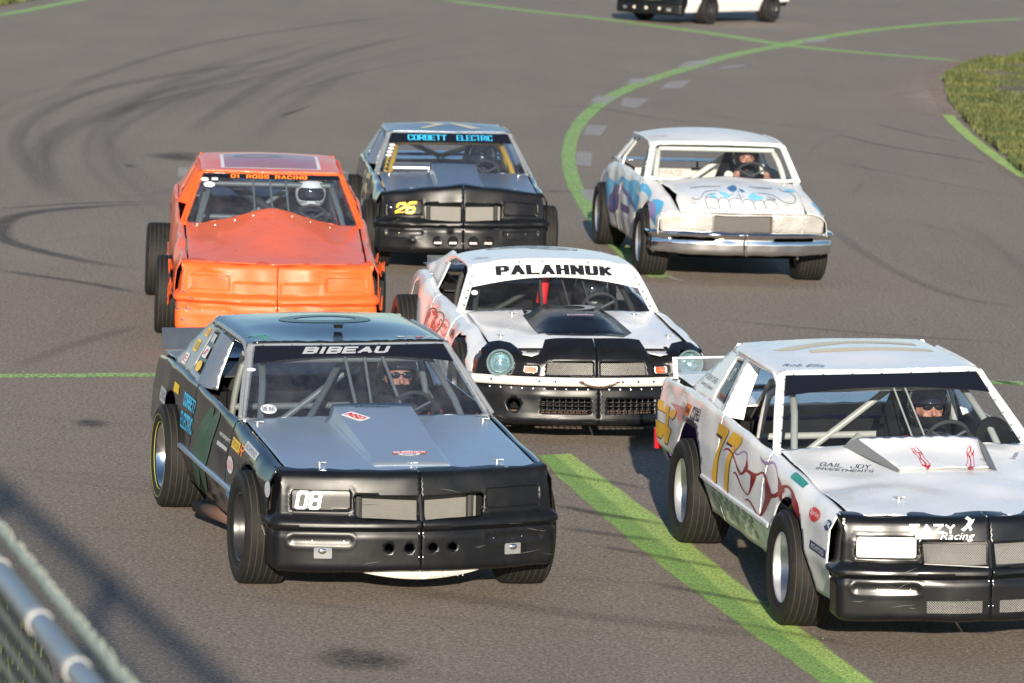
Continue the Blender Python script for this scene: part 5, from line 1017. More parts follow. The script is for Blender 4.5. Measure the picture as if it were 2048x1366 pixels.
def gnose(c, W, zt=0., grille='open', holes=True, seam=True, head='panel', fog=True, peak=0.):
    nx = c.get('nx', 0)
    N_ = Nose(.80 + nx, .655 + nx, .81, None, .055, .42 + nx * 1.15, [(.20, -.05), (.222, -.008), (.24, 0), (.42, -.002), (.448, -.012), (.462, .004), (.478, .022), (.505, .020), (.525, -.008), (.54, -.028), (.66, -.040), (.72, -.054), (.760, -.066), (.778, -.078), (.790, -.100, .787), (.82, -.16, .791), (.86, -.22, .793)], 1.8)
    ty = N_.t_of_y
    th0, th1 = ty(.412), ty(.756)
    for s in (-1, 1):
        N_.mod.append(recess(s * (th0 + th1) / 2, .626, th1 - th0, .122, .018, .010, .004))
        N_.mod.append(recess(s * (ty(.397) + ty(.762)) / 2, .398, ty(.762) - ty(.397), .058, .022, .007, .003))
    if peak: N_.mod.append(lambda t, v: (0 * np.asarray(t), peak * np.clip((np.asarray(v) - .52) / .24, 0, 1) * (1 - np.clip(np.abs(t) / .80, 0, 1) ** 1.15)))
    if c.get('nmod'): N_.mod += c['nmod']
    ND_ = dented(N_, c.get('ndent', (.003, 4, 7))); ND_.t_of_y = ty; ND_.tmax = N_.tmax; parts = []
    gy1, gy0 = ty(.386), ty(.365)
    T = N_.tmax
    for s in (-1, 1):
        q = lambda L: [(s * a, b) for a, b in (L if s > 0 else reversed(L))]
        outer = q([(.003, .205), (ty(.55), .203), (T, .203), (T, .86), (.003, .86)])
        loops = [outer]; cons = []
        if grille == 'open': loops.append(q([(.022, .518), (gy0, .532), (gy1 - .004, .542), (gy1 + .008, .65), (gy1 - .006, .662), (.022, .650)]))
        elif grille == 'closed':
            N_.mod.append(recess(s * .20, .585, .36, .11, .01, .008, .003))
        if holes:
            for y in (.07, .19): loops.append([(s * y + .027 * math.cos(a), .355 + .027 * math.sin(a)) for a in np.linspace(0, 2 * math.pi, 17)[:-1]])
        if c.get('nholes'): loops += c['nholes'](s)
        cons.append(rrect(s * (th0 + th1) / 2, .626, th1 - th0, .122, .018)); cons.append(rrect(s * (th0 + th1) / 2, .626, th1 - th0 - .016, .106, .012))
        o = panel('nose_cover', loops, ND_, .017, W, ROOT, .004, cons=cons, sharp=50); parts.append(o)
        # dark void behind the openings is the car's own chassis; rivets on the slots
        rivets('rivets', ND_, [(s * ty(.45), .392), (s * ty(.63), .392), (s * .012, .30), (s * .012, .44)], .0045, 'alu', o, off=.0)
        if fog:
            gl = panel('fog_lamp_mesh', [rrect(s * ty(.568), .325, .105, .066, .008)], ND_, .03, 'mid_grey', o, 0, off=.004)
            b = MB(); P = np.array(N_(np.array([s * ty(.568)]), np.array([.335])))[:, 0]
            b.ell((P[0] + .0, P[1], P[2]), (.012, .03, .02), 8); b.build('fog_lamp', 'chrome', o)
    if seam and grille == 'open':
        b = MB(); p0 = np.array(N_(np.array([0.]), np.array([.515])))[:, 0]; p1 = np.array(N_(np.array([0.]), np.array([.652])))[:, 0]
        b.tube([p0 + (-.012, 0, -.01), p1 + (-.012, 0, .01)], .016, 8); b.build('grille_bar', W, ROOT)
        for s in (-1, 1): b = MB(); b.tube([(.60 + nx, s * .335, .47), (.60 + nx, s * .335, .72)], .022, 8); b.build('bumper_tube', 'cage_dark', ROOT)
    import copy
    Nb = copy.copy(N_); Nb.mod = []; ND_.base = Nb
    return ND_, parts
def scoop(hood, x0, x1, y0f, y0r, hr, mat, parent, lip=.012, n=14, name='hood_scoop', top_off=0.):
    """wedge-shaped cowl scoop: x1 front (flush) .. x0 rear (raised by hr, open to the rear)"""
    V = []; F = []
    ny = [-1.10, -1.0, -.93, -.5, 0, .5, .93, 1.0, 1.10]
    hh = [0, .30, 1, 1.03, 1.04, 1.03, 1, .30, 0]
    for i in range(n + 1):
        u = i / n; x = x1 + (x0 - x1) * u; w_ = y0f + (y0r - y0f) * u; h = hr * (u ** .95) + .004
        for a, k in zip(ny, hh):
            y = a * w_; z = float(hood(np.array([x]), np.array([y]))[2][0]); zc = float(hood(np.array([x]), np.array([0.]))[2][0]) if False else z
            V.append((x, y, z + h * k - (.002 if k == 0 else 0)))
    m = len(ny)
    for i in range(n):
        for j in range(m - 1): a = i * m + j; F.append((a, a + m, a + m + 1, a + 1)[::-1])
    o = link(name, mesh_np(name, V, F, True, 25), mat, parent); solid(o, .004); return o
def spoiler(x, z0, z1, yw, mat, frame=None, ends=True):
    b = MB(); b.add([(x, -yw, z0), (x, yw, z0), (x - .05, yw, z1), (x - .05, -yw, z1)], [(0, 1, 2, 3)]); o = b.build('rear_spoiler', mat, ROOT, smooth=False); solid(o, .004, 0)
    b = MB()
    for s in (-1, 1): b.tube([(x - .02, s * yw * .75, z0), (x - .14, s * yw * .75, z0 - .05)], .008, 6)
    if frame:
        b.box(x - .056, x - .046, -yw, yw, z1 - .006, z1 + .006)
        for s in (-1, 1): b.add([(x + .006, s * yw, z0), (x + .006, s * (yw - .03), z0), (x - .044, s * (yw - .03), z1), (x - .044, s * yw, z1)], [(0, 1, 2, 3)])
    b.build('spoiler_frame', frame or 'alu', o, smooth=False); return o
def stickers(fn, specs, parent, flip=False):
    """small sponsor decals: (u, v, w, h, colour, text or None, text colour, shape)"""
    for u, v, w_, h_, col, tx, tc, shp in specs:
        lp = [circ(u, v, w_ / 2, 18, h_ / 2)] if shp == 'o' else [rrect(u, v, w_, h_, min(w_, h_) * .12, 3)]
        d = decal('sticker', lp, fn, col, parent, .0032, .05, flip)
        if tx: lettering(tx, u, v, w_ * .82, h_ * (.5 if shp == 'o' else .62), fn, tc, d, bold=.02, flip=flip, off=.0042)
def stroke(P, w0, w1=None, k=6):
    C_ = spline(np.array(P, float), k); w0 = np.array(w0) * .72 if hasattr(w0, '__len__') else w0; t = np.gradient(C_, axis=0); t /= np.linalg.norm(t, axis=1)[:, None] + 1e-9; n = np.stack([-t[:, 1], t[:, 0]], 1)
    ww = np.interp(np.linspace(0, 1, len(C_)), np.linspace(0, 1, len(w0)), w0)[:, None] / 2 if hasattr(w0, '__len__') else np.sin(np.linspace(.15, math.pi - .15, len(C_)))[:, None] * w0 / 2
    return np.vstack([C_ + n * ww, (C_ - n * ww)[::-1]])
def scuffs(fn, n, box, mat, parent, seed=1, ln=(.03, .16), wd=.0024):
    rr = random.Random(seed); S_ = Strokes()
    for i in range(n):
        u = rr.uniform(box[0], box[1]); v = rr.uniform(box[2], box[3]); a = rr.gauss(0, .22); l = rr.uniform(*ln); k = rr.uniform(-.004, .004)
        S_.append(stroke([(u, v), (u + l * .5 * math.cos(a), min(box[3], max(box[2], v + l * .5 * math.sin(a) + k))), (u + l * math.cos(a), min(box[3], max(box[2], v + l * math.sin(a))))], wd * rr.uniform(.5, 1.6)))
    decal('scuff_marks', S_, fn, mat, parent, .002, .08)['kind'] = 'stuff'
def fl(P, k=3): return np.array(spline(np.array(P), k))
def mk_driver(M, hips, label, **k):
    return driver(M @ BM @ Matrix.Translation(hips), label, **k)
def car_shadow_parts(): pass
def wheels(yR=-.80, yL=.80, xr=-2.745, rim='rim_silver', rimf=None, steer=0., ring=None, wf=.275, wr=.29, yRr=None, cam=0.):
    make_wheel(ROOT, 0, yR, -1, rimf or rim, wf, steer, cam); make_wheel(ROOT, 0, yL, 1, rimf or rim, wf, steer)
    make_wheel(ROOT, xr, yRr or yR, -1, rim, wr, 0, 0, ring); make_wheel(ROOT, xr, yL, 1, rim, wr)
    b = MB(); b.tube([(0, yR + .1, .34), (0, yL - .1, .34)], .035, 8); b.tube([(xr, yR + .1, .34), (xr, yL - .1, .34)], .045, 8); b.ell((xr, 0, .34), (.13, .14, .13), 8)
    b.build('axle', 'dark_grey', ROOT, basis=Matrix.Identity(4))
# ================================================================ car 08: black coupe with grey-blue hood
M = begin(-.672, 25.62, 14.6, 1.45, 'black stock car number 08 with a grey-blue hood and a black visor banner')
c = dict(body='black_side', hoodm='alu_blue', pil='grey_paint', sail='grey_paint', bp='alu', roofm='black_side', deckm='alu_blue', glass='glass_blue', mould='alu_blue', shelf='dark_grey', fx=.50)
o08 = gbody(c); N08, np08 = gnose(c, 'black_plastic')
H = o08['hood']; SR = o08['side-1']; WS = o08['ws']; RF = o08['roof']; DR = o08['door-1']
sc = scoop(H, -.62, .545, .225, .262, .095, 'alu_blue', ROOT)
top = lambda x, y: (x, y, H(x, y)[2] + .095 * np.clip((.545 - np.asarray(x)) / 1.165, 0, 1) + .006)
lettering('Hoosier', -.545, 0, .22, .045, top, 'txt_navy', sc, .02, hood=True)
d = decal('sticker', turn([np.array(rrect(0, 0, .165, .10, .015))], -.36, -.15, -.95, True), top, 'txt_white', sc, .004)
d = decal('sticker', [np.array([(-.34, -.26), (-.34, -.15), (-.22, -.13), (-.20, -.23)]) * 1.0 + np.array([-.12, .01])], H, 'txt_white', o08['hoodo'], .05) if False else d
bold('MSD', -.36, -.15, .13, .06, top, 'txt_red', sc, .24, shear=.2, rot=-.95, hood=True, off=.0065)
e = decal('sticker', [np.array(circ(.345, .02, .045, 20, .07))], top, 'txt_white', sc, .004)
e2 = decal('sticker', [np.array([(.315, -.075), (.315, .13), (.35, .13), (.35, -.075)])], top, 'txt_red', sc, .0055)
bold('BUDDIES', .332, .027, .19, .030, top, 'txt_white', e2, .2, hood=True, off=.007); bold('CAMS', .368, .02, .08, .018, top, 'txt_blue', e, .25, hood=True, off=.006)
bold('BIBEAU', -.03, .915, .54, .095, WS, 'txt_grey', o08['wso'], .25, shear=.35, off=.0065, cap=.42)
stickers(WS, [(-.655, .66, .055, .045, 'txt_white', None, None, 'o'), (-.60, .12, .10, .13, 'txt_lgrey', None, None, 'o')], o08['wso'])
bold('BEAR', -.60, .12, .075, .06, WS, 'txt_navy', o08['wso'], .2, off=.006)
# roof number seen flat from the front, name and stickers
zero = lambda cx, cy, w, h, t: [np.array(circ(cx, cy, w / 2, 26, h / 2)), np.array(circ(cx, cy, w / 2 - t, 26, h / 2 - t * 1.2))]
decal('number', [np.array(circ(-2.02, 0, .20, 30, .30)), np.array(circ(-2.02, 0, .10, 26, .20))], RF, 'txt_greygreen', o08['roofo'], .003)
lettering('Bibeau', -1.45, -.50, .22, .13, RF, 'txt_lgreen', o08['roofo'], .02, shear=.2, rot=-1.2, hood=True, off=.003)
stickers(RF, [(-1.40, .36 + .06 * (i % 4), .035 + .01 * (i % 2), .05, ('txt_white', 'txt_lgrey', 'txt_pink')[i % 3], None, None, 'o' if i % 2 else 'r') for i in range(4)] + [(-1.33, .35 + .055 * i, .035, .045, ('txt_lgrey', 'txt_white', 'txt_red', 'txt_white')[i], None, None, 'r' if i % 2 else 'o') for i in range(4)], o08['roofo'])
b = MB(); b.box(-1.62, -1.58, -.025, .025, 1.335, 1.352); b.box(-1.605, -1.595, -.035, .035, 1.352, 1.358); b.build('roof_bracket', 'dark', o08['roofo'], bevel=.003)
# number on the nose and sponsor decals on the side
bold('08', -N08.t_of_y(.655), .624, .150, .112, N08, 'txt_white', np08[0], .19, shear=.16, off=.004)
decal('number_outline', [np.array(circ(-1.13, sz(.64), .13, 26, .30)) + np.array([0, 0])], SR, 'txt_greygreen', DR, .003) if False else None
for x0, z0, x1, z1, w_ in ((-1.96, .277, -1.32, .895, .085), (-1.66, .30, -1.14, .90, .085)):
    C0, C1 = np.array([x0, z0]), np.array([x1, z1]); th = np.linspace(0, 2 * math.pi, 34)[:-1]
    rg = lambda k, e: np.array([(C0 + C1) / 2 + (C1 - C0) / 2 * e * math.cos(t) + np.array([.13 * k, 0]) * math.sin(t) for t in th])
    decal('number', [rg(1, 1)], SR, 'txt_greygreen', DR, .003, .06); decal('number_outline', [rg(1.05, 1.02), rg(.90, .985)], SR, 'txt_green', DR, .0042, .06); decal('number_outline', [rg(.35, .80), rg(.24, .77)], SR, 'txt_green', DR, .0042, .06)
bold('CORBETT', -2.105, .783, .40, .082, SR, 'txt_cyan', DR, .2, off=.004, gap=.06); bold('ELECTRIC', -2.11, .665, .40, .10, SR, 'txt_cyan', DR, .2, off=.004, gap=.06)
lettering('winexpert', -.86, .763, .33, .042, SR, 'txt_white', DR, .01, off=.003)
stickers(SR, [(-.88, .707, .31, .022, 'txt_lgrey', None, None, 'r'), (-.51, .782, .24, .078, 'txt_yellow', 'TAYLOR', 'txt_black', 'r'), (-.10, .858, .36, .105, 'txt_lgrey', 'RICHMOND', 'txt_navy', 'r'), (-.575, .640, .22, .105, 'txt_white', 'LUCAS', 'txt_red', 'o'),
              (-2.60, .80, .17, .06, 'txt_yellow', None, None, 'r'), (-3.06, .70, .30, .085, 'txt_lgrey', 'JEG', 'txt_black', 'r'), (.49, .668, .13, .10, 'txt_lgrey', None, None, 'o'), (.30, .40, .12, .06, 'txt_white', None, None, 'r'), (-.66, .437, .15, .08, 'txt_lblue', None, None, 'o')], DR)
bold('R', -.32, .785, .10, .10, SR, 'txt_orange', DR, .2, shear=.4, off=.003)
SL = o08['sail-1']
stickers(SL, [(-2.50, 1.20, .10, .055, 'txt_yellow', 'KB', 'txt_red', 'r'), (-2.60, 1.10, .12, .075, 'txt_yellow', 'TAYLOR', 'txt_black', 'r'), (-2.72, 1.0, .13, .07, 'txt_white', 'E', 'txt_red', 'r')], o08['sailo-1'])
stickers(SL, [(-2.26, 1.19, .10, .05, 'txt_lgrey', None, None, 'r'), (-2.27, 1.10, .13, .07, 'txt_white', None, None, 'r'), (-2.27, 1.01, .15, .07, 'txt_yellow', None, None, 'o')], o08['opera-1'])
decal('sticker', [np.array([(-2.32, 1.08), (-2.28, 1.08), (-2.22, 1.12), (-2.26, 1.12)])], SL, 'txt_red', o08['opera-1'], .006)
spoiler(-3.46, .965, 1.10, .80, 'smoke_poly')
scuffs(N08, 14, (-.85, .80, .24, .74), 'scuff', np08[0], 3)
b = MB(); b.tube([(-1.2, -.70, .18), (-1.85, -.84, .17)], .045, 14, cap=False); o = b.build('exhaust_pipe', 'rust', ROOT); solid(o, .004)
# valance hanging under the nose
vl = lambda t, v: N08(t, np.full(np.shape(t), .25))[0:2] + (v,)
panel('lower_valance', [[(-.36, .215)] + [(t, .215 - .055 * (1 - ((t - .02) / .40) ** 2)) for t in np.linspace(-.36, .42, 20)] + [(.42, .215)]], lambda t, v: (np.array(N08(t, np.full(np.shape(t), .25))[0]) - .05, N08(t, np.full(np.shape(t), .25))[1], v), .04, 'cream', ROOT, .003)
lettering('winston', .10, .19, .34, .035, lambda t, v: (np.array(N08(t, np.full(np.shape(t), .25))[0]) - .045, N08(t, np.full(np.shape(t), .25))[1], v), 'txt_grey', ROOT, .01)
std_cage('cage_grey', .893, extra=[[(-.80, -.40, .78), (-1.79, .10, 1.17)], ([(-1.05, .10, .93), (-1.25, .10, 1.16), (-1.27, .10, 1.22)], .009), ([(-.86, .28, .86), (-1.20, .20, 1.20)], .011), ([(-.84, -.02, .86), (-1.20, -.04, 1.20)], .011)])
seat(-1.62, .36, .36); steering(-1.0, .35, .895)
wheels(rim='rim_chrome', rimf='rim_black', ring='chalk', yR=-.805, yL=.805, xr=-2.72)
d08 = mk_driver(M, (-1.53, .345, .36), 'driver in an open black helmet and dark sunglasses, in car 08', glasses=True, look=-.1)
# ================================================================ car 77: white coupe with flames
M = begin(2.53, 25.01, 10.2, 2.5, 'white stock car number 77 with dark red flames and a black nose', dz=.052)
c = dict(body='white', hoodm='white', pil='white', sail='white', bp='white', roofm='white', nx=.40, fx=.88, hdent=(.008, 2.2, 9), dent=.006, riv=True, banner=(.70, .80), tubm='dark', glass='glass', radbr='alu', shelf='white', deckm='white', ndent=(.006, 4, 3), tail=.36, finm='dark_grey',
         hoodbulge=lambda x, y: .040 * np.exp(-((np.asarray(x) + .60) / .16) ** 2) * np.exp(-(np.abs(np.asarray(y) - .0) / .5) ** 4) - .018 * np.exp(-((np.asarray(x) - .2) / .12) ** 2) * np.abs(np.asarray(y)), pins=[(.60, -.38), (.60, .40), (-.66, -.05), (-.66, .06)], rbump='txt_purple')
o77 = gbody(c); N77, np77 = gnose(c, 'black_gloss', holes=False, fog=False)
H = o77['hood']; SR = o77['side-1']; WS = o77['ws']; RF = o77['roof']; DR = o77['door-1']; HO = o77['hoodo']
# hood insert patch, welded seams and flames
hp = [np.array([(-.58, -.30), (-.62, .34), (-.10, .30), (-.02, -.20)])]
V = []
b = MB()
def hz(x, y, k=0.): return float(H(np.array([x]), np.array([y]))[2][0]) + k
A_, B_, C_, D_ = (-.60, -.32), (-.60, .42), (-.06, .34), (-.04, -.20)
for (p, q, r_, s_) in (((-.62, -.40), A_, D_, (-.02, -.22)), ((-.62, .48), B_, C_, (-.02, .38))):
    b = MB(); b.add([(p[0], p[1], hz(*p, .003)), (q[0], q[1], hz(*q, .05)), (r_[0], r_[1], hz(*r_, .012)), (s_[0], s_[1], hz(*s_, .003))], [(0, 1, 2, 3)]); b.build('scoop_side', 'mid_grey', HO, smooth=False)
sf = lambda x, y: (x, y, H(x, y)[2] + .012 + .038 * np.clip((-.05 - np.asarray(x)) / .55, 0, 1))
panel('hood_scoop', [[A_, B_, C_, D_]], sf, .05, 'white', HO, .003)
decal('flame', Strokes(np.array(q) for q in SCOOP_FLAME), sf, 'txt_red', HO, .004, .03)
bold('GAIL JOY', -.27, -.47, .30, .085, H, 'txt_navy', HO, .16, rot=-.38, hood=True, cap=.2); bold('INVESTMENTS', -.17, -.50, .34, .055, H, 'txt_navy', HO, .16, rot=-.38, hood=True, cap=.22)
lettering('Johnston', -.40, .60, .20, .045, H, 'txt_purple', HO, .02, rot=1.15, hood=True); lettering('FARM CO', -.34, .675, .17, .04, H, 'txt_lgrey', HO, .0, rot=1.15, hood=True)
# side graphics
A2 = lambda Q: [np.array(q) for q in Q]
for q in A2(SEVEN_GOLD): decal('number', [q], SR, 'txt_gold', DR, .003, .06)
decal('number_shadow', Strokes(A2(SEVEN_BLACK)), SR, 'txt_black', DR, .0042, .06)
decal('flame', Strokes(A2(FL_RED)), SR, 'txt_darkred', DR, .0052, .06)
decal('flame', Strokes(A2(FL_LILAC)), SR, 'txt_lilac', DR, .0050, .06)
bold('TIRE', -2.635, .815, .17, .062, SR, 'txt_black', DR, .22, off=.004); bold('AND MECHANICAL', -2.79, .752, .44, .030, SR, 'txt_black', DR, .25, off=.004)
decal('sticker_frame', [np.array([(-2.716, .852), (-2.515, .864), (-2.545, .776), (-2.772, .772)]), np.array([(-2.703, .846), (-2.53, .857), (-2.558, .783), (-2.757, .779)])], SR, 'txt_navy', DR, .003)
decal('sticker', [np.array([(-2.974, .812), (-2.90, .850), (-2.76, .853), (-2.81, .773), (-3.01, .768)])], SR, 'txt_orange', DR, .003); bold('CMK', -2.86, .805, .13, .040, SR, 'txt_black', DR, .25, shear=.3, off=.0045)
for q in A2(REAR_GOLD):
    decal('number_shadow', [q.mean(0) + (q - q.mean(0)) * np.array([1.07, 1.10]) + np.array([.004, -.004])], SR, 'txt_black', DR, .0022, .05); decal('number', [q], SR, 'txt_gold', DR, .0034, .05)
decal('paint_fade', A2(REAR_PINK), SR, 'txt_pink', DR, .0016, .05)
stickers(SR, [(0.0, .945, .30, .10, 'txt_teal', 'SHORTYPE', 'txt_lgreen', 'r'), (.515, .745, .23, .125, 'txt_red', 'Sprint', 'txt_white', 'o'), (.815, .735, .13, .105, 'txt_navy', 'R', 'txt_white', 'o'), (.665, .55, .36, .048, 'txt_navy', 'RICHMOND', 'txt_white', 'r')], DR)
SL = o77['sail-1']
lettering('CREW CHIEF', -2.66, 1.06, .30, .035, SL, 'txt_black', o77['sailo-1'], .01); lettering('George Lahnsen', -2.70, 1.01, .32, .035, SL, 'txt_black', o77['sailo-1'], .0)
bold('JD', -2.30, 1.14, .10, .08, SL, 'txt_lgrey', o77['opera-1'], .15, shear=.3, off=-.002)
# checkered lower panel
for i in range(14):
    for j in range(3):
        if (i + j) % 2: decal('checker_square', [np.array(rrect(-2.10 + i * .085, .44 - j * .05, .08, .048, .004, 2)) + np.array([0, 0])], SR, 'txt_sage', DR, .003, .2)
lettering('Rob Ellis', -1.45, -.44, .26, .09, RF, 'txt_navy', o77['roofo'], -.005, shear=.3, rot=-.35, hood=True)
def seven2(cx, cy): return [np.array([(cx - .16, cy - .34), (cx - .16, cy + .30), (cx - .06, cy + .30), (cx + .16, cy - .02), (cx + .16, cy - .12), (cx - .05, cy + .12), (cx - .05, cy - .34)])]
decal('number', [np.array([(-2.05, -.50), (-2.25, -.10), (-2.25, .46), (-2.12, .46), (-2.14, .0), (-1.96, -.40)])], RF, 'txt_palegold', o77['roofo'], .003)
decal('number', [np.array([(-1.82, -.30), (-1.80, -.10), (-1.86, .50), (-1.96, .50), (-1.90, -.30)])], RF, 'txt_palegold', o77['roofo'], .003)
bold('EAZY', -N77.t_of_y(.33), .729, .26, .050, N77, 'txt_lgrey', np77[0], .24, off=.013); lettering('Racing', -N77.t_of_y(.19), .684, .20, .050, N77, 'txt_white', np77[0], .016, shear=.35, off=.013)
decal('underline', [np.array(rrect(-N77.t_of_y(.385), .702, .11, .006, .002, 2))], N77, 'txt_lgrey', np77[0], .004)
decal('runner_logo', [np.array([(0, 0), (.03, .02), (.05, .045), (.03, .055), (.055, .07), (.075, .05), (.09, .055), (.075, .035), (.06, .02), (.07, .0), (.055, -.01), (.045, .01), (.02, -.01)]) + np.array([-N77.t_of_y(.17), .725])], N77, 'txt_lgrey', np77[0], .004)
for s in (-1, 1):
    ty = N77.t_of_y; cx = s * (ty(.412) + ty(.756)) / 2
    panel('headlight_cover', [rrect(cx, .626, .335, .112, .016)], N77.base, .05, 'white', np77[0 if s < 0 else 1], .003, off=.019)
    # expanded metal in the grille and lower opening
    for z0, z1, a0, a1, nm in ((.53, .655, .02, .38, 'grille_mesh'), (.262, .33, .05, .36, 'lower_grille_mesh')):
        b = MB(); st = .014
        f_ = lambda y, z: (float(N77(np.array([s * y]), np.array([z]))[0][0]) + (-.012 if nm[0] == 'g' else .004), s * y, z)
        for k in np.arange(a0 - (z1 - z0), a1, st):
            for dr in (1, -1):
                ya, yb, za, zb_ = k, k + (z1 - z0), (z0 if dr > 0 else z1), (z1 if dr > 0 else z0)
                if ya < a0: t_ = (a0 - ya) / (yb - ya); za = za + (zb_ - za) * t_; ya = a0
                if yb > a1: t_ = (a1 - ya) / (yb - ya); zb_ = za + (zb_ - za) * t_; yb = a1
                if yb - ya > .003:
                    p, q = Vector(f_(ya, za)), Vector(f_(yb, zb_)); u = Vector((0, .0021, 0)); b.add([p - u, p + u, q + u, q - u], [(0, 1, 2, 3)])
        b.build(nm, 'mesh_metal', np77[0 if s < 0 else 1], smooth=False)
    b = MB(); P = [np.array(N77(np.array([s * t]), np.array([z])))[:, 0] + np.array([.003, 0, 0]) for t, z in ((.02, .518), (.38, .534), (.392, .655), (.02, .650))]
    b.tube(P + [P[0]], .006, 6); b.build('grille_surround', 'black_gloss', np77[0 if s < 0 else 1])
spoiler(-3.58, .935, 1.065, .80, 'poly', 'white')
scuffs(N77, 20, (-.85, .80, .24, .74), 'scuff', np77[0], 4)
b = MB(); b.box(-3.93, -3.88, -.86, -.80, .42, .56); b.build('tail_lamp', 'red_lamp', ROOT, bevel=.006)
b = MB(); b.lathe([(0, -.09), (.07, -.08), (.075, 0), (.06, .05), (0, .06)], 18, Matrix.Translation((-2.95, -.70, .50)) @ Matrix.Rotation(R(70), 4, 'Z')); b.build('fuel_canister', 'cream', ROOT)
std_cage('cage_white', .893, extra=[([(-1.78, .0, .80), (-1.25, -.55, .45)], .03), ([(-.78, -.66, .60), (-1.8, -.66, .60)], .04), ([(-.84, .12, .86), (-1.20, .06, 1.20)], .006), ([(-.84, .20, .86), (-1.20, .13, 1.20)], .006)])
cage('cage_dark', [([(-.9, -.64, .76), (-1.75, -.64, .76)], .055), ([(-.88, -.5, .70), (-.88, .1, .74)], .045)], name='bar_padding')
b = MB(); b.lathe([(.10, -.01), (.115, .02), (.10, .06), (.06, .05), (.05, .0), (.10, -.01)], 22, Matrix.Translation((-.95, .62, .92)) @ Matrix.Rotation(R(60), 4, 'Z')); b.build('round_air_vent', 'dark', ROOT)
seat(-1.62, .36, .36); steering(-1.0, .35, .895)
wheels(rim='rim_silver', yR=-.80, yL=.80)
mk_driver(M, (-1.53, .345, .34), 'driver in black helmet and black and green suit, in car 77', suit=('suit_black', 'suit_green'), look=-.3, glasses=True, style='low')
# ================================================================ car 01: orange coupe
M = begin(-2.084, 37.202, 5.3, .8, 'orange stock car number 01 with a battered nose and a bulging hood', pitch=1.9, dz=.012)
c = dict(body='orange', hoodm='orange', pil='orange_bright', sail='orange', bp='orange_bright', roofm='orange', nx=.34, fx=.80, dent=.012, hdent=(.0035, 2.5, 5), banner=(.90, .90), shelf='mid_grey', deckm='mid_grey', tubm='dark', rivm='dark_grey', pins=[(-.6, -.66)],
         hoodbulge=lambda x, y: (.135 * np.exp(-(np.abs(np.asarray(y)) / .36) ** 1.7) * np.clip((.75 - np.asarray(x)) / 1.45, 0, 1) ** 1.1 - .012 * np.exp(-((np.abs(np.asarray(y)) - .55) / .1) ** 2) * np.clip(-np.asarray(x) + .2, 0, 1)), ndent=(.010, 4, 2))
c['nmod'] = [bump(-.62, .74, .16, .02, .02), bump(.55, .75, .22, .03, .02), bump(-.80, .44, .08, .03, -.03)]
c['nholes'] = lambda s: [[(-.36, .300), (-.16, .300), (-.16, .375), (-.36, .375)]] if s < 0 else []
c.update(glass='glass_blue')
o01 = gbody(c); N01, np01 = gnose(c, 'orange_bright', grille='closed', holes=False, fog=False, seam=False)
bpy.data.objects.remove(bpy.data.objects[ROOT.name]) if False else None
WS = o01['ws']; SR = o01['side-1']; RF = o01['roof']; H = o01['hood']
bold('01 ROSS RACING', -.02, .935, .68, .070, WS, 'txt_orange', o01['wso'], .27, off=.0065)
stickers(WS, [(-.57, .955, .07, .075, 'txt_white', None, None, 'o'), (-.46, .965, .10, .06, 'txt_white', None, None, 'r'), (-.59, .86, .07, .075, 'txt_white', None, None, 'o'), (-.50, .88, .055, .07, 'txt_lgrey', None, None, 'r'), (-.55, .76, .10, .11, 'txt_white', 'HANS', 'txt_pink', 'o'), (-.28, .06, .10, .05, 'txt_yellow', None, None, 'r')], o01['wso'])
rivets('rivets', H, [(-.60 + .10 * abs(y), y) for y in (-.5, -.33, -.17, 0, .17, .33, .5)], .007, 'alu', o01['hoodo'])
rivets('rivets', N01, [(s * .045, z) for s in (-1, 1) for z in (.54, .57, .60, .63, .68, .71, .74)], .006, 'orange', np01[0])
decal('painted_frame', [np.array([(-1.42, -.44), (-1.42, .45), (-2.30, .45), (-2.30, -.44)]), np.array([(-1.45, -.41), (-1.45, .42), (-2.27, .42), (-2.27, -.41)])], RF, 'txt_white', o01['roofo'], .003)
decal('roof_patch', [np.array([(-1.455, -.405), (-1.455, .415), (-2.265, .415), (-2.265, -.405)])], RF, 'roof_film', o01['roofo'], .002); decal('number', [np.array(circ(-2.05, -.1, .12, 24, .22)), np.array(circ(-2.05, -.1, .09, 24, .18))], RF, 'txt_teal', o01['roofo'], .004)
scuffs(N01, 30, (-.85, .8, .24, .74), 'scuff_dark', np01[0], 5); scuffs(N01, 26, (-.93, -.74, .26, .62), 'scuff', np01[0], 6, (.02, .07), .010); scuffs(H, 26, (-.6, .7, -.6, .6), 'scuff_dark', o01['hoodo'], 8, (.01, .05), .004)
# torn sheet at the right front corner, scuffs
for sg, xs in ((-1, (.30, .9)), (1, (-.2, .9))):
    b = MB(); rr = random.Random(5 + sg)
    for i in range(9):
        x = xs[0] + (xs[1] - xs[0]) * i / 9; z = .42 + .38 * rr.random(); y = sg * (.885 + .02 * rr.random()); l = .05 + .06 * rr.random()
        b.add([(x, y, z), (x + l, y + sg * .01, z + .03), (x + l * .6, y + sg * .02 * rr.random(), z - l), (x - .01, y - sg * .01, z - l * .7)], [(0, 1, 2, 3)])
    o = b.build('torn_sheet', 'orange', ROOT, smooth=False); solid(o, .003)
b = MB(); b.ell((.16, -.80, .68), (.12, .06, .09), 10); b.build('side_hole', 'dark', ROOT)
spoiler(-3.44, .965, 1.05, .80, 'poly')
std_cage('cage_grey', .893, r=.024, extra=[([(-.84, .02, .90), (-1.22, -.01, 1.22)], .010), ([(-.84, .16, .90), (-1.22, .13, 1.22)], .010), ([(-.84, -.14, .90), (-1.22, -.16, 1.22)], .010)])
cage('cage_dark', [([(-1.79, -.42, 1.16), (-1.80, .10, .84)], .045), ([(-1.3, .60, .80), (-1.35, .55, 1.15)], .05)], name='bar_padding')
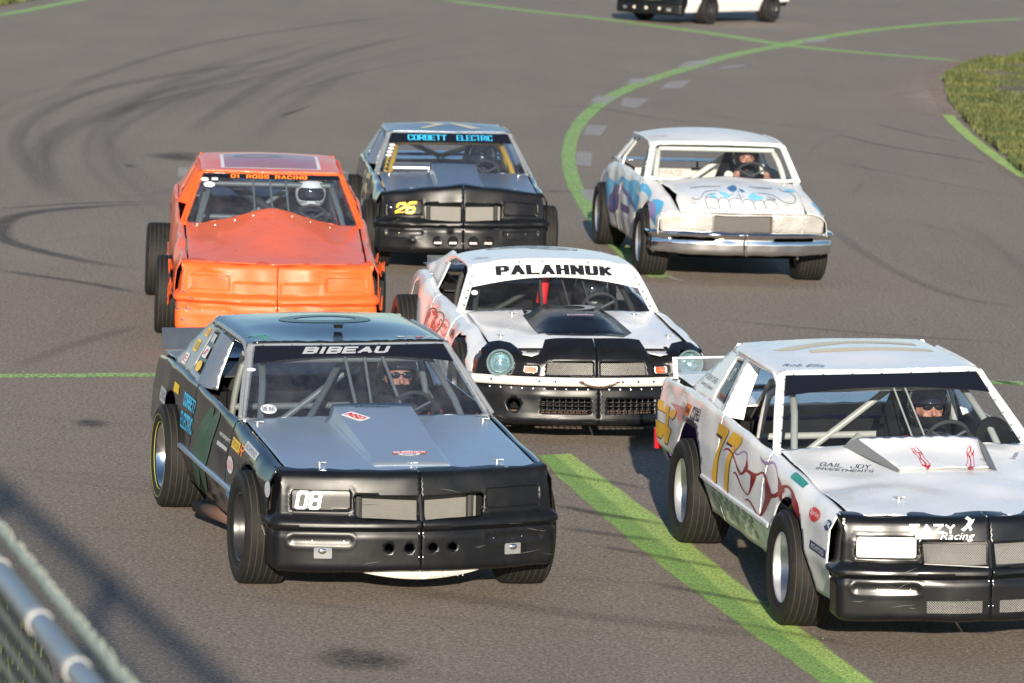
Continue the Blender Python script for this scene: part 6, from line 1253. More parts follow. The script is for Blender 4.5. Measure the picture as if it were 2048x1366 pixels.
seat(-1.62, .36, .38); steering(-1.0, .36, .925)
wheels(rim='rim_black', yR=-.875, yL=.82, yRr=-.94, xr=-2.80)
mk_driver(M, (-1.50, .36, .40), 'driver in a white full-face helmet, in orange car 01', helmet='helmet_white', style='closed', band='helmet_grey', suit=('suit_black', 'suit_red'))
# ================================================================ car 26: dark coupe, cyan banner
M = begin(-.60, 43.36, 5.3, 1.5, 'dark stock car number 26 with cyan banner lettering and a pointed black nose', pitch=-1.3)
c = dict(body='black_side', hoodm='alu_dark', pil='grey_paint', sail='alu_dark', bp='alu', roofm='alu_dark', opera='poly', banner=(.74, .76), shelf='alu_blue', deckm='alu_blue', dent=.006, glass='glass_blue', ndent=(.007, 4, 5), fx=.50, pins=[(-.58, -.66), (-.58, .66), (.40, -.5), (.40, .52)])
c['nmod'] = [bump(-.50, .325, .03, .02, .02), bump(-.13, .42, .02, .012, .02), bump(-.45, .52, .05, .02, -.012)]
o26 = gbody(c); N26, np26 = gnose(c, 'black_plastic', peak=.085, holes=False, fog=False)
H = o26['hood']; SR = o26['side-1']; WS = o26['ws']; RF = o26['roof']
for s in (-1, 1):
    for y in (.10, .25):
        P = np.array(N26(np.array([s * y]), np.array([.32])))[:, 0]; b = MB(); Mx = Matrix.Translation(Vector(P) + Vector((.002, 0, 0))) @ Matrix.Rotation(R(-90), 4, 'Z')
        b.lathe([(.046, .0), (.050, .006), (.054, .0)], 20, Mx); b.build('cooling_ring', 'black_plastic', np26[0])
        b = MB(); b.lathe([(0, .001), (.046, .001)], 20, Mx); b.build('cooling_hole', 'dark', np26[0])
        b = MB(); q = P + np.array([.003, 0, -.012]); b.box(q[0] + .001, q[0] + .006, q[1] - .036, q[1] + .036, q[2] - .012, q[2] + .006); b.build('inner_bracket', 'cream', np26[0])
scoop(H, -.72, .56, .225, .245, .10, 'alu_dark', ROOT); scuffs(N26, 12, (-.85, .8, .24, .7), 'scuff', np26[0], 9)
bold('CORBETT', -.235, .875, .40, .135, WS, 'txt_cyan', o26['wso'], .2, off=.0065, gap=.08, cap=.25); bold('ELECTRIC', .255, .875, .37, .135, WS, 'txt_cyan', o26['wso'], .2, off=.0065, gap=.08, cap=.25)
stickers(WS, [(-.56, .88, .10, .11, 'txt_white', 'CA', 'txt_navy', 'o')] + [(-.60 - .015 * i, .68 - .085 * i, .06, .065, 'txt_white', None, None, 'o') for i in range(4)], o26['wso'])
bold('26', -N26.t_of_y(.575), .626, .20, .108, N26, 'txt_yellow', np26[0], .20, shear=.25, off=.004)
b = MB(); P = np.array(N26(np.array([-N26.t_of_y(.72)]), np.array([.626])))[:, 0]; b.ell((P[0], P[1], P[2]), (.012, .035, .035), 8); b.build('nose_lamp', 'lens', np26[0])
decal('number', [np.array([(-1.50, -.25), (-1.80, .0), (-2.20, -.25), (-2.10, -.32), (-1.78, -.12), (-1.55, -.30)])], RF, 'txt_palegold', o26['roofo'], .003); decal('number', [np.array([(-1.50, .25), (-1.85, .05), (-2.0, .05), (-1.60, .36)])], RF, 'txt_palegold', o26['roofo'], .003)
bold('26', -1.25, .70, .7, .4, SR, 'txt_palegold', o26['door-1'], .2, shear=.1)
std_cage('cage_yellow', .893, r=.028, diag=False, extra=[[(-2.5, -.02, .97), (-1.79, -.45, 1.18)], [(-2.5, .02, .97), (-1.79, .45, 1.18)]])
b = MB(); b.tube([(-.95, -.60, .93), (-.95, -.02, .93)], .045, 12); o = b.build('foil_duct', 'alu', ROOT); b = MB(); b.box(-1.35, -.95, -.60, -.02, .95, .965); b.build('cream_shelf', 'cream', ROOT, smooth=False)
seat(-1.62, .36, .34); steering(-1.0, .36, .895)
wheels(rim='rim_black', yR=-.82, yL=.85, yRr=-.90, xr=-2.75)
mk_driver(M, (-1.53, .35, .31), 'driver in a closed black helmet, in dark car 26', style='closed')
# ================================================================ far white car at the top edge
M = begin(3.30, 96.8, -33, 0, 'white stock car with black nose, cut off by the top edge')
c = dict(body='white', hoodm='white', fx=.9, nx=.5)
ot = gbody(c); Nt, npt = gnose(c, 'black_plastic', holes=False)
for i in range(6):
    P = np.array(Nt(np.array([-.45 + i * .16]), np.array([.34])))[:, 0]; b = MB(); b.lathe([(0, .004), (.035, .004)], 14, Matrix.Translation(Vector(P)) @ Matrix.Rotation(R(-90), 4, 'Z')); b.build('cooling_hole', 'cream' if i % 2 else 'dark', npt[0])
std_cage('cage_grey', .893); seat(-1.62, .36, .36); steering(-1, .36, .93)
wheels(rim='rim_black')
# ================================================================ white muscle car with PALAHNUK banner
M = begin(.497, 32.43, 9.5, 1.2, 'white stock car with a PALAHNUK banner, black nose and round headlights')
BD = Body([(-3.45, .82), (-2.9, .90), (-1.6, .910), (-.6, .925), (0, .935), (.45, .90), (.75, .86)],
          [(-3.6, .70), (-2.7, .74), (-2.1, .775), (-1.0, .765), (-.72, .74), (.55, .76), (.75, .76)],
          [(-3.6, .80), (-2.9, .89), (-2.3, .88), (-1.9, .825), (-1.2, .80), (-.72, .80), (0, .765), (.45, .72), (.75, .68)], low=.82, crease=.45, zs=.56, lean=.02)
zb = .20
for sg in (-1, 1):
    fs = sg > 0; f = dented(BD.side(sg), (.008, 3.2, 2 + sg), fs)
    fr = [(-.62, zb)] + arch(0, .385, z0=zb + .02) + [(.54, zb + .02), (.54, .75), (.60, .91), (-.62, .91)]
    if sg < 0: fr = [(-.62, zb)] + [(x + .02 * math.sin(i * 2.3), z + .018 * math.sin(i * 3.7)) for i, (x, z) in enumerate(arch(0, .395, z0=zb + .02))] + [(.54, zb + .02), (.54, .75), (.60, .91), (-.62, .91)]
    panel('front_fender', [fr], f, .028, 'white', ROOT, .004, flip=fs)
    panel('door', [[(-1.75, zb), (-.626, zb), (-.626, .91), (-1.75, .91)]], f, .035, 'white', ROOT, .004, flip=fs); drn = bpy.data.objects[-1] if False else None
    qp = panel('quarter_panel', [[(-3.40, .42), (-3.10, .38)] + [p for p in arch(-2.72, .40, z0=zb) if not (p[0] < -3.02 and p[1] < .38)] + [(-1.756, zb), (-1.756, .91), (-3.40, .91)]], f, .035, 'white', ROOT, .004, flip=fs)
    rivets('rivets', f, [(-1.70 - .09 * i, .80 + .012 * i) for i in range(14)] + [(-1.72, .30 + .07 * i) for i in range(7)], .007, 'alu', qp, fs, .006)
    if sg < 0: SR, DR = f, qp
    sp = side_plane(sg, .775, .81, .60)
    panel('sail_panel', [[(-2.02, .80), (-2.12, .90), (-2.22, 1.02), (-2.10, 1.09), (-2.35, 1.10), (-2.62, 1.02), (-3.05, .90), (-2.7, .86)]], sp, .04, 'white', ROOT, .010, flip=fs, dent=(.006, 4, 1))
    b = MB(); b.tube([(-.86, sg * .775, .79), (-1.02, sg * .70, .97), (-1.14, sg * .645, 1.085), (-1.45, sg * .632, 1.105), (-2.0, sg * .640, 1.10), (-2.22, sg * .665, 1.03)], .020, 8, smooth=1); b.build('window_rail', 'white', ROOT)
def hoodC(x, y):
    x = np.asarray(x, float); y = np.asarray(y, float)
    return x, y, .800 - (x + .72) * .065 / .9 - .03 * np.clip((x - .25) / .35, 0, 1) ** 2 + .014 * (1 - (y / .74) ** 2) + .010 * np.exp(-(y / .30) ** 4) + .006 * np.sin(np.abs(y) * 22) * np.clip(x + .5, 0, 1) * 0
hoodC = dented(hoodC, (.006, 2.6, 3))
HC = panel('hood', [[(.44, -.735), (.50, -.64), (.56, -.585), (.75, -.55), (.815, -.48), (.75, -.42), (.61, -.38), (.60, .0), (.61, .38), (.75, .42), (.815, .48), (.75, .55), (.56, .585), (.50, .64), (.44, .735), (-.73, .735), (-.76, .30), (-.77, 0), (-.76, -.30), (-.73, -.735)]], hoodC, .035, 'white', ROOT, .004)
hood_pins(hoodC, [(-.62, -.40), (-.60, .55), (.22, -.62), (.20, .66)], HC)
decal('hood_stripe', [np.array([(-.76, -.30), (-.77, .33), (.10, .40), (.30, .30), (.28, -.27), (-.3, -.33)])], hoodC, 'black_plastic', HC, .003, .05)
def scp(hood, mat):
    V = []; F = []; us = [0, .10, .30, .45, .7, 1]; hk = [0, .20, .85, 1, 1.02, 1.0]
    ny = [-1.15, -1, -.72, -.4, 0, .4, .72, 1, 1.15]; hh = [0, .12, .9, 1, 1.02, 1, .9, .12, 0]
    for u, k in zip(us, hk):
        for a, h in zip(ny, hh):
            x = .20 + .03 * (1 - abs(a)) - .72 * u; y = a * .29; V.append((x, y, float(hood(np.array([x]), np.array([y]))[2][0]) + .075 * k * h + .004))
    m = len(ny)
    for i in range(len(us) - 1):
        for j in range(m - 1): a = i * m + j; F.append((a, a + 1, a + m + 1, a + m))
    o = link('hood_scoop', mesh_np('hood_scoop', V, F, True, 30), mat, ROOT); solid(o, .004); b = o.modifiers.new('b', 'BEVEL'); b.width = .008; b.segments = 2; return o
sc = scp(hoodC, 'black_gloss')
top = lambda x, y: (x, y, hoodC(x, y)[2] + .083)
bold('COOPER', -.05, .03, .20, .035, lambda x, y: (x, y, hoodC(x, y)[2] + .084 + .25 * (np.asarray(x) + .05) * 0), 'txt_white', sc, .2, shear=.2, hood=True); bold('AUTOBODY', -.02, .04, .18, .02, top, 'txt_red', sc, .2, hood=True)
# grey airbrushed swirls (generic) round the scoop
decal('airbrushing', [np.array(circ(-.36, .06, .10, 22, .14)), np.array(circ(-.36, .02, .085, 22, .10))], top, 'txt_grey', sc, .004)
for s in (-1, 1):
    for i in range(5):
        a = .30 - i * .02; x = -.70 + i * .10; decal('airbrushing', [fl([(x, s * a), (x + .03, s * (a - .06)), (x + .10, s * (a - .04)), (x + .15, s * (a + .01)), (x + .09, s * (a - .015)), (x + .04, s * (a - .03))])], hoodC, 'txt_grey', HC, .006, .05)
# windshield
def wsC(y, v):
    y = np.asarray(y, float); v = np.asarray(v, float); w_ = .755 - .135 * v; k = 1 - np.clip(np.abs(y) / w_, 0, 1.2) ** 2.2
    return -.865 - .30 * v + .11 * k * (1 - .55 * v), y, .79 + .315 * v + .040 * k * v
fr = panel('windshield_frame', [[(-.80, -.03), (.80, -.03), (.655, 1.03), (.40, 1.10), (-.40, 1.10), (-.655, 1.03)], [(-.73, .02), (.73, .02), (.605, .90), (.45, .97), (-.45, .97), (-.605, .90)]], wsC, .045, 'white', ROOT, .012, off=-.002)
g_ = panel('windshield', [[(-.755, 0), (.755, 0), (.63, .97), (.45, 1.03), (-.45, 1.03), (-.63, .97)]], wsC, .05, 'glass', ROOT, 0, off=.003)
arcp = [(x, .50 + .20 * (1 - (abs(x) / .685) ** 2)) for x in np.linspace(-.685, .685, 28)]
bn = panel('windshield_banner', [arcp + [(.63, .97), (.45, 1.03), (-.45, 1.03), (-.63, .97)]], wsC, .045, 'white', g_, 0, off=.006)
rivets('rivets', wsC, [(s * (.745 - .135 * v), v) for s in (-1, 1) for v in (.12, .28, .44, .6, .76)] + [(y, 1.0) for y in np.linspace(-.45, .45, 6)], .008, 'dark', g_, off=.008)
bold('PALAHNUK', 0, .845, .92, .20, wsC, 'txt_black', bn, .23, off=.008, gap=.08, cap=.40)
stickers(wsC, [(-.64, .40, .05, .10, 'txt_white', None, None, 'o')], g_)
def roofC(x, y):
    x = np.asarray(x, float); y = np.asarray(y, float); g1 = np.clip((-1.06 - x) / .5, 0, 1)
    return x, y, 1.103 + .070 * (1 - (np.abs(y) / .64) ** 2.2) + .018 * g1 - .075 * np.clip((-1.75 - x) / .6, 0, 1) ** 2 - .012 * np.clip((np.abs(y) - .56) / .08, 0, 2) ** 2
roofC = dented(roofC, (.002, 2, 2))
RO = panel('roof', [[(-1.135, -.60), (-1.11, -.3), (-1.10, 0), (-1.11, .3), (-1.135, .60), (-1.2, .640), (-1.9, .650), (-2.3, .66), (-2.35, 0), (-2.3, -.66), (-1.9, -.650), (-1.2, -.640)]], roofC, .04, 'white', ROOT, .010)
for dx, dy, s in ((-1.72, .10, 1), (-1.86, -.16, 1.3)):
    decal('number', [np.array(circ(dx, dy, .11 * s, 26, .20 * s)), np.array(circ(dx, dy, .085 * s, 26, .17 * s)), np.array(circ(dx, dy, .06 * s, 24, .12 * s)), np.array(circ(dx, dy, .03 * s, 20, .05 * s))], roofC, 'txt_grey', RO, .003)
lettering('Shane', -1.40, -.52, .15, .08, roofC, 'txt_grey', RO, .0, shear=.3, rot=-.7, hood=True)
# side number and ovals
for i, (x, z, rx, rz) in enumerate(((-1.62, .605, .30, .10), (-1.23, .64, .24, .095))):
    for k, m_ in ((1, 'txt_black'), (.86, 'white'), (.78, 'txt_red'), (.40, 'white')):
        decal('number', [np.array([(x + rx * k * math.cos(t) + .5 * rz * math.sin(t), z + rz * k * math.sin(t) + .02 * math.cos(t)) for t in np.linspace(0, 2 * math.pi, 25)[:-1]])], SR, m_, DR, .003 + .0012 * (1 - k))
decal('sticker_ring', [np.array(circ(-.86, .650, .20, 24, .060)), np.array(circ(-.86, .650, .18, 24, .050))], SR, 'txt_pink', DR, .003); bold('SPRINT', -.86, .650, .26, .030, SR, 'txt_red', DR, .2)
stickers(SR, [(-.455, .658, .26, .070, 'txt_black', None, None, 'o'), (-.455, .658, .22, .056, 'txt_lgrey', 'SKD', 'txt_black', 'o')], DR)
# black upper nose with lamp pods
NC = Nose(.88, .70, .84, None, .06, .50, [(.50, -.05), (.52, 0), (.62, -.02), (.66, -.05), (.69, -.10), (.72, -.17), (.76, -.24)], 2.0)
tl, tr_ = NC.t_of_y(.697), NC.t_of_y(.49)
for s in (-1, 1):
    NC.mod.append(lambda t, v, s=s: (.055 * np.exp(-(np.abs(np.asarray(t) - s * tl) / .14) ** 4) * np.clip((.725 - np.asarray(v)) / .05, 0, 1), .010 * np.exp(-(np.abs(np.asarray(t) - s * tl) / .14) ** 4)))
    NC.mod.append(recess(s * tr_, .565, .125, .075, .02, .008, .004))
NC.mod.append(lambda t, v: (0 * np.asarray(t), .035 * np.exp(-(np.abs(np.asarray(t)) / .40) ** 8) * np.clip((np.asarray(v) - .6) / .1, 0, 1)))
NC.mod.append(lambda t, v: -.03 * np.exp(-(np.abs(np.abs(np.asarray(t)) - .47) / .07) ** 4) * np.clip((np.asarray(v) - .60) / .08, 0, 1))
NC0 = NC; NC = dented(NC0, (.003, 4, 3)); NC.t_of_y = NC0.t_of_y; NC.tmax = NC0.tmax
for s in (-1, 1):
    q = lambda L: [(s * a, b) for a, b in (L if s > 0 else reversed(L))]
    outer = q([(.003, .505), (NC.tmax - .01, .505), (NC.tmax - .01, .665), (NC.t_of_y(.83), .70), (NC.t_of_y(.78), .728), (NC.t_of_y(.70), .738), (NC.t_of_y(.62), .728), (NC.t_of_y(.575), .70), (NC.t_of_y(.54), .668), (NC.t_of_y(.48), .660), (NC.t_of_y(.42), .668), (NC.t_of_y(.385), .715), (NC.t_of_y(.365), .745), (.003, .745)])
    gr = q([(.025, .528), (NC.t_of_y(.375), .528), (NC.t_of_y(.365), .618), (.025, .622)])
    hole = circ(s * tl, .600, .092, 26)
    o = panel('nose_cover', [outer, gr, hole], NC, .018, 'black_plastic', ROOT, .004, sharp=50)
    # grille wires
    b = MB(); st = .014; a0, a1, z0, z1 = .03, NC.t_of_y(.37), .53, .618
    f_ = lambda y, z: (float(NC(np.array([s * y]), np.array([z]))[0][0]) - .012, s * y, z)
    for k in np.arange(a0 - (z1 - z0), a1, st):
        for dr in (1, -1):
            ya, yb, za, zb_ = k, k + (z1 - z0), (z0 if dr > 0 else z1), (z1 if dr > 0 else z0)
            if ya < a0: t_ = (a0 - ya) / (yb - ya); za = za + (zb_ - za) * t_; ya = a0
            if yb > a1: t_ = (a1 - ya) / (yb - ya); zb_ = za + (zb_ - za) * t_; yb = a1
            if yb - ya > .003:
                p, r2 = Vector(f_(ya, za)), Vector(f_(yb, zb_)); u = Vector((0, .0019, 0)); b.add([p - u, p + u, r2 + u, r2 - u], [(0, 1, 2, 3)])
    b.build('grille_mesh', 'mesh_metal', o, smooth=False)
    # headlamp: bezel cup, reflector, lens, ring
    P = np.array(NC(np.array([s * tl]), np.array([.60])))[:, 0]; n_ = normals(NC, np.array([[s * tl, .60]]))[0]; n_ = Vector((1, n_[1] * .35, .05)).normalized()
    Mx = Matrix.Translation(Vector(P) + Vector((.0, 0, 0))) @ n_.to_track_quat('Y', 'Z').to_matrix().to_4x4()
    b = MB(); b.lathe([(.094, .018), (.103, .006), (.098, .020), (.090, .014), (.082, -.035), (.076, -.045), (.074, -.05)], 40, Mx); hb_ = b.build('headlight', 'bezel', ROOT)
    b = MB(); b.lathe([(0, -.075), (.03, -.070), (.06, -.052), (.074, -.040)], 32, Mx); b.build('reflector', 'lamp_bowl', hb_)
    b = MB(); b.lathe([(.078, -.030), (.076, -.026), (.072, -.030), (.074, -.036)], 40, Mx); b.build('trim_ring', 'chrome', hb_)
    b = MB(); b.lathe([(0, -.012), (.03, -.015), (.055, -.022), (.074, -.034)], 32, Mx); b.build('lens', 'lamp_glass', hb_)
    b = MB()
    for k in range(-3, 4): b.box(-.001, .001, -.03, -.024, -.05, .05, Mx @ Matrix.Translation((k * .016, .004 - abs(k) * .002, 0)))
    b.build('lens_ribs', 'lamp_glass', hb_, smooth=False)
    ts = panel('turn_signal', [rrect(s * tr_, .563, .082, .045, .012)], NC, .03, 'amber', ROOT, 0, off=.013)
    panel('surround', [rrect(s * tr_, .563, .105, .066, .016), rrect(s * tr_, .563, .080, .043, .010)], NC, .03, 'alu', ts, .004, off=.014)
    b = MB(); Q = np.array(NC(np.array([s * tr_]), np.array([.563])))[:, 0]; b.box(Q[0] + .010, Q[0] + .014, Q[1] - .04, Q[1] + .04, Q[2] - .002, Q[2] + .002); b.box(Q[0] + .010, Q[0] + .014, Q[1] - .002, Q[1] + .002, Q[2] - .02, Q[2] + .02); b.build('signal_grid', 'bezel', ts, smooth=False)
b = MB(); b.box(.66, .70, -.5, .5, .45, .68); b.build('radiator', 'dark', ROOT, smooth=False)
# flat aluminium bumper strip and black air dam with punched grids
NB = Nose(.955, .72, .90, None, .03, .58, [(.455, 0), (.525, -.004)], 2.4)
scuffs_ = None
bo = panel('front_bumper', [[(-NB.tmax, .458), (NB.tmax, .458), (NB.tmax, .522), (-NB.tmax, .522)]], NB, .03, 'alu_flat', ROOT, .03)
b = MB(); b.box(.5, .78, -.6, .6, .47, .50); b.build('bumper_beam', 'dark', ROOT, smooth=False)
decal('bumper_dots', [np.array(circ(x, .492, .007, 10)) for x in (-.62, -.56, -.50, -.38, -.27, .5, .59, .71)], NB, 'txt_pink', bo, .003)
decal('bolt_hole', [np.array(circ(x, .492, .009, 10)) for x in (-.80, -.44, -.32, -.12, .18, .30, .42, .65, .80)], NB, 'dark', bo, .003)
ND = Nose(.985, .78, .86, None, .06, .45, [(.165, -.03), (.19, .0), (.22, .01), (.235, 0), (.40, -.012), (.452, -.025)], 2.2)
for s in (-1, 1):
    ND.mod.append(bump(s * .5, .40, .10, .03, .006)); q = lambda L: [(s * a, b) for a, b in (L if s > 0 else reversed(L))]
    cells = []
    for i in range(8):
        for j in range(4): cells.append(rrect(s * (.065 + i * .046 + .018), .262 + j * .0285 + .010, .038, .021, .003, 2))
    loops = [q([(.003, .168), (ND.tmax, .168), (ND.tmax, .452), (.003, .452)])] + cells
    if s < 0: loops.append(circ(-ND.t_of_y(.62), .315, .050, 22))
    o = panel('air_dam', loops, ND, .022, 'black_plastic', ROOT, .006, dent=(.005, 4, 6 + s), sharp=50)
    rivets('rivets', ND, [(s * x, .438) for x in np.linspace(.08, .82, 10)], .007, 'alu', o, off=.004)
scuffs(ND, 20, (-.8, .8, .19, .24), 'scuff', bo, 12, (.05, .2))
b = MB(); b.box(.55, .60, -.72, .72, .20, .235); b.box(.62, .66, -.5, .5, .29, .31); b.build('lower_radiator_rail', 'rust', ROOT, smooth=False)
b = MB()
ch = [(.985 + .012 * math.sin(i * 2), -.15 + .30 * i / 16, .50 - .045 * math.sin(math.pi * i / 16)) for i in range(17)]
for i in range(16):
    c0 = Vector(ch[i]).lerp(Vector(ch[i + 1]), .5); ax = (Vector(ch[i + 1]) - Vector(ch[i])).normalized(); sd_ = ax.orthogonal().normalized() if i % 2 else ax.cross(ax.orthogonal()).normalized()
    b.tube([c0 + ax * .013 * math.cos(a) + sd_ * .007 * math.sin(a) for a in np.linspace(0, 2 * math.pi, 11)], .0028, 5, cap=False)
b.build('tow_chain', 'rust', ROOT)
# rear: deck, black blade, wing
deckC = lambda x, y: (x, y, .885 + .0 * np.asarray(x))
panel('trunk_lid', [[(-2.9, -.70), (-2.9, .70), (-3.40, .70), (-3.40, -.70)]], deckC, .08, 'black_plastic', ROOT, .004)
panel('package_shelf', [[(-2.1, -.70), (-2.1, .70), (-2.9, .70), (-2.9, -.70)]], lambda x, y: (x, y, .80 + 0 * np.asarray(x)), .1, 'dark_grey', ROOT, .004)
b = MB(); b.tube([(-2.35, -.55, 1.03), (-2.38, .55, 1.03)], .03, 8); b.tube([(-2.85, -.70, .90), (-2.85, .70, .90)], .03, 8); b.build('rear_window_frame', 'grey_paint', ROOT)
panel('rear_cover', [[(-.84, .35), (.84, .35), (.66, .78), (-.66, .78)]], lambda y, z: (-3.41 + 0 * np.asarray(y), -np.asarray(y), z), .06, 'white', ROOT, .004)
spoiler(-2.98, .83, .985, .72, 'poly')
tub(-3.4, .95, .79)
std_cage('cage_dark', .75, xw=-.12, r=.022); cage('cage_grey', [[(-1.6, -.45, 1.02), (-2.6, -.2, .75)]], name='rear_brace')
b = MB(); b.tube([(-1.35, -.05, .80), (-1.33, -.02, 1.10)], .042, 14); b.build('red_bar_padding', 'txt_red', ROOT)
cage('cage_dark', [([(-1.0, .12, .80), (-1.24, .06, 1.09)], .009), ([(-1.0, .28, .80), (-1.24, .22, 1.09)], .009), ([(-1.0, -.1, .80), (-1.2, -.1, 1.09)], .012)], name='windshield_bar')
seat(-1.62, .36, .22); steering(-1.05, .36, .80)
wheels(rim='rim_black', yR=-.80, yL=.80, xr=-2.745, yRr=-.87)
mk_driver(M, (-1.50, .35, .20), 'driver in dark grey helmet, in the car with the PALAHNUK banner', helmet='helmet_black', style='closed', suit=('suit_black', 'suit_red'))
# ================================================================ white and blue airbrushed muscle car
M = begin(2.164, 43.75, 7.33, .8, 'white muscle car with airbrushed teeth on the hood and a chrome bumper')
BH = Body([(-3.65, .84), (-2.9, .90), (-.3, .90), (.3, .895), (.72, .86)],
          [(-3.65, .72), (-3.0, .74), (-2.4, .78), (-1.0, .785), (-.55, .74), (-.40, .69), (.68, .645), (.72, .645)],
          [(-3.65, .79), (-3.0, .90), (-2.5, .955), (-2.2, .95), (-1.0, .935), (-.55, .935), (-.40, .925), (.2, .84), (.72, .722)], low=.84, crease=.45, zs=.64, lean=.015)
BHs = {}
for sg in (-1, 1):
    fl_ = sg > 0; f = dented(BH.side(sg), (.007, 3, 1 + sg), fl_); BHs[sg] = f; zb = .28
    panel('front_fender', [[(-.62, zb)] + arch(0, .40, z0=zb, cz=.345) + [(.50, .30), (.60, .50), (.72, .50), (.72, .99), (-.62, .99)]], f, .028, 'white_worn', ROOT, .004, flip=fl_)
    d = panel('door', [[(-1.78, zb), (-.626, zb), (-.626, .99), (-1.78, .99)]], f, .035, 'white_worn', ROOT, .004, flip=fl_)
    q = panel('quarter_panel', [[(-3.60, .42), (-3.32, .38)] + [p for p in arch(-2.90, .40, z0=zb, cz=.345) if not (p[0] < -3.2 and p[1] < .38)] + [(-1.786, zb), (-1.786, .99), (-3.60, .99)]], f, .035, 'white_worn', ROOT, .004, flip=fl_)
    rivets('rivets', f, [(-1.2 - .07 * i, .80 + .006 * i) for i in range(18)], .006, 'alu', q, fl_, .006)
    if sg < 0: DH = d
    sp = side_plane(sg, .795, .95, .45)
    panel('roof_pillar', [[(-2.20, .935), (-2.30, 1.02), (-2.0, 1.255), (-2.05, 1.30), (-2.25, 1.28), (-2.75, .99), (-2.8, .95)], [(-2.34, .97), (-2.40, 1.03), (-2.12, 1.24), (-2.2, 1.24), (-2.62, .98)]], sp, .04, 'white_worn', ROOT, .02, flip=fl_)
    b = MB(); b.tube([(-.58, sg * .80, .93), (-.76, sg * .74, 1.12), (-.95, sg * .690, 1.275), (-1.5, sg * .690, 1.30), (-2.1, sg * .69, 1.285)], .016, 8, smooth=1); b.build('drip_rail', 'white_worn', ROOT)
SR = BHs[-1]
def hoodH(x, y):
    x = np.asarray(x, float); y = np.asarray(y, float); u = np.clip((x + .42) / 1.1, -.2, 1.15)
    z = .930 - .105 * u - .108 * np.clip(u, 0, 2) ** 3.2 + .045 * (1 - np.clip(np.abs(y) / .68, 0, 1) ** 1.2) * (1 - np.clip(u, 0, 1) ** 3)
    return x, y, z
hoodH = dented(hoodH, (.005, 3, 8))
HH = panel('hood', [[(.685, -.632), (.715, -.3), (.72, 0), (.715, .3), (.685, .632), (.3, .655), (-.42, .684), (-.50, .3), (-.52, 0), (-.50, -.3), (-.42, -.684), (-.20, -.66), (-.1, -.632), (.08, -.622), (.22, -.60), (.40, -.635)]], hoodH, .03, 'white_worn', ROOT, .004)
hood_pins(hoodH, [(.50, -.47), (.52, .47), (-.36, .60)], HH)
# airbrushed teeth and smears on the hood (traced on the hood surface)
decal('airbrushing', [np.array(fl([(-.25, -.55), (-.32, 0), (-.22, .55), (.1, .60), (.34, .48), (.38, .2), (.36, -.2), (.30, -.45), (.05, -.60)]))], hoodH, 'txt_wash2', HH, .0010, .05)
for q in A2(HOOD_CYAN): decal('airbrushing', [fl(list(map(tuple, q)))], hoodH, 'txt_cyanair', HH, .0018, .05)
for q in A2(HOOD_BLUE): decal('airbrushing', [fl(list(map(tuple, q)))], hoodH, 'txt_blueair', HH, .0022, .05)
for q in A2(HOOD_BROW): decal('airbrushing', [q], hoodH, 'txt_grey', HH, .0018, .05)
decal('airbrushed_teeth', A2(HOOD_TEETH), hoodH, 'white', HH, .0026, .05)
o = decal('airbrushed_outline', Strokes(A2(HOOD_LINES)), hoodH, 'txt_navy', HH, .0036, .06); o['kind'] = 'stuff'
# body side airbrushing
for P_, m_ in (([(-2.848, .736), (-2.456, .709), (-2.093, .715), (-1.857, .79), (-1.683, .769), (-1.964, .695), (-2.292, .675), (-2.401, .579), (-2.463, .45), (-2.677, .607)], 'txt_lblue'),
               ([(-1.74, .802), (-1.314, .791), (-.974, .848), (-.753, .823), (-.801, .74), (-.417, .71), (-.5, .63), (-.644, .59), (-.976, .654), (-1.09, .598), (-1.417, .695)], 'txt_lblue'),
               ([(-.698, .772), (-.555, .847), (-.262, .848), (-.075, .827), (-.027, .762), (-.194, .779), (-.424, .777), (-.521, .741)], 'txt_lblue'),
               ([(-1.672, .736), (-1.338, .70), (-.821, .663), (-.581, .622), (-.943, .639), (-1.314, .666), (-1.537, .687)], 'txt_purple'), ([(-3.3, .78), (-3.1, .84), (-3.0, .7), (-3.15, .5), (-3.3, .55)], 'txt_lilac')):
    decal('airbrushing', [fl(P_)], SR, m_, DH, .0026 + .001 * (m_ == 'txt_purple'), .05)
decal('emblem_disc', [fl([(-2.218, .684), (-1.842, .703), (-1.744, .507), (-2.278, .428), (-2.427, .577)])], SR, 'txt_purple', DH, .0035); decal('emblem_disc', [np.array(circ(-2.08, .54, .16, 22, .07))], SR, 'txt_blue', DH, .0045)
decal('sticker', [np.array(rrect(-1.29, .557, .56, .072, .01))], SR, 'txt_purple', DH, .0035); bold('MACHINE', -1.23, .475, .74, .030, SR, 'txt_lgrey', DH, .25)
for s in (-1, 1):
    decal('airbrushing', [fl([(.088, .789), (.298, .876), (.441, .87), (.605, .759), (.541, .664), (.606, .574), (.455, .60), (.40, .70)])], BHs[s], 'txt_lblue', DH, .003, .05, flip=s > 0)
    decal('airbrushing', [fl([(.02, .725), (.156, .78), (.389, .742), (.487, .6), (.35, .62)])], BHs[s], 'txt_lilac', DH, .004, .05, flip=s > 0)
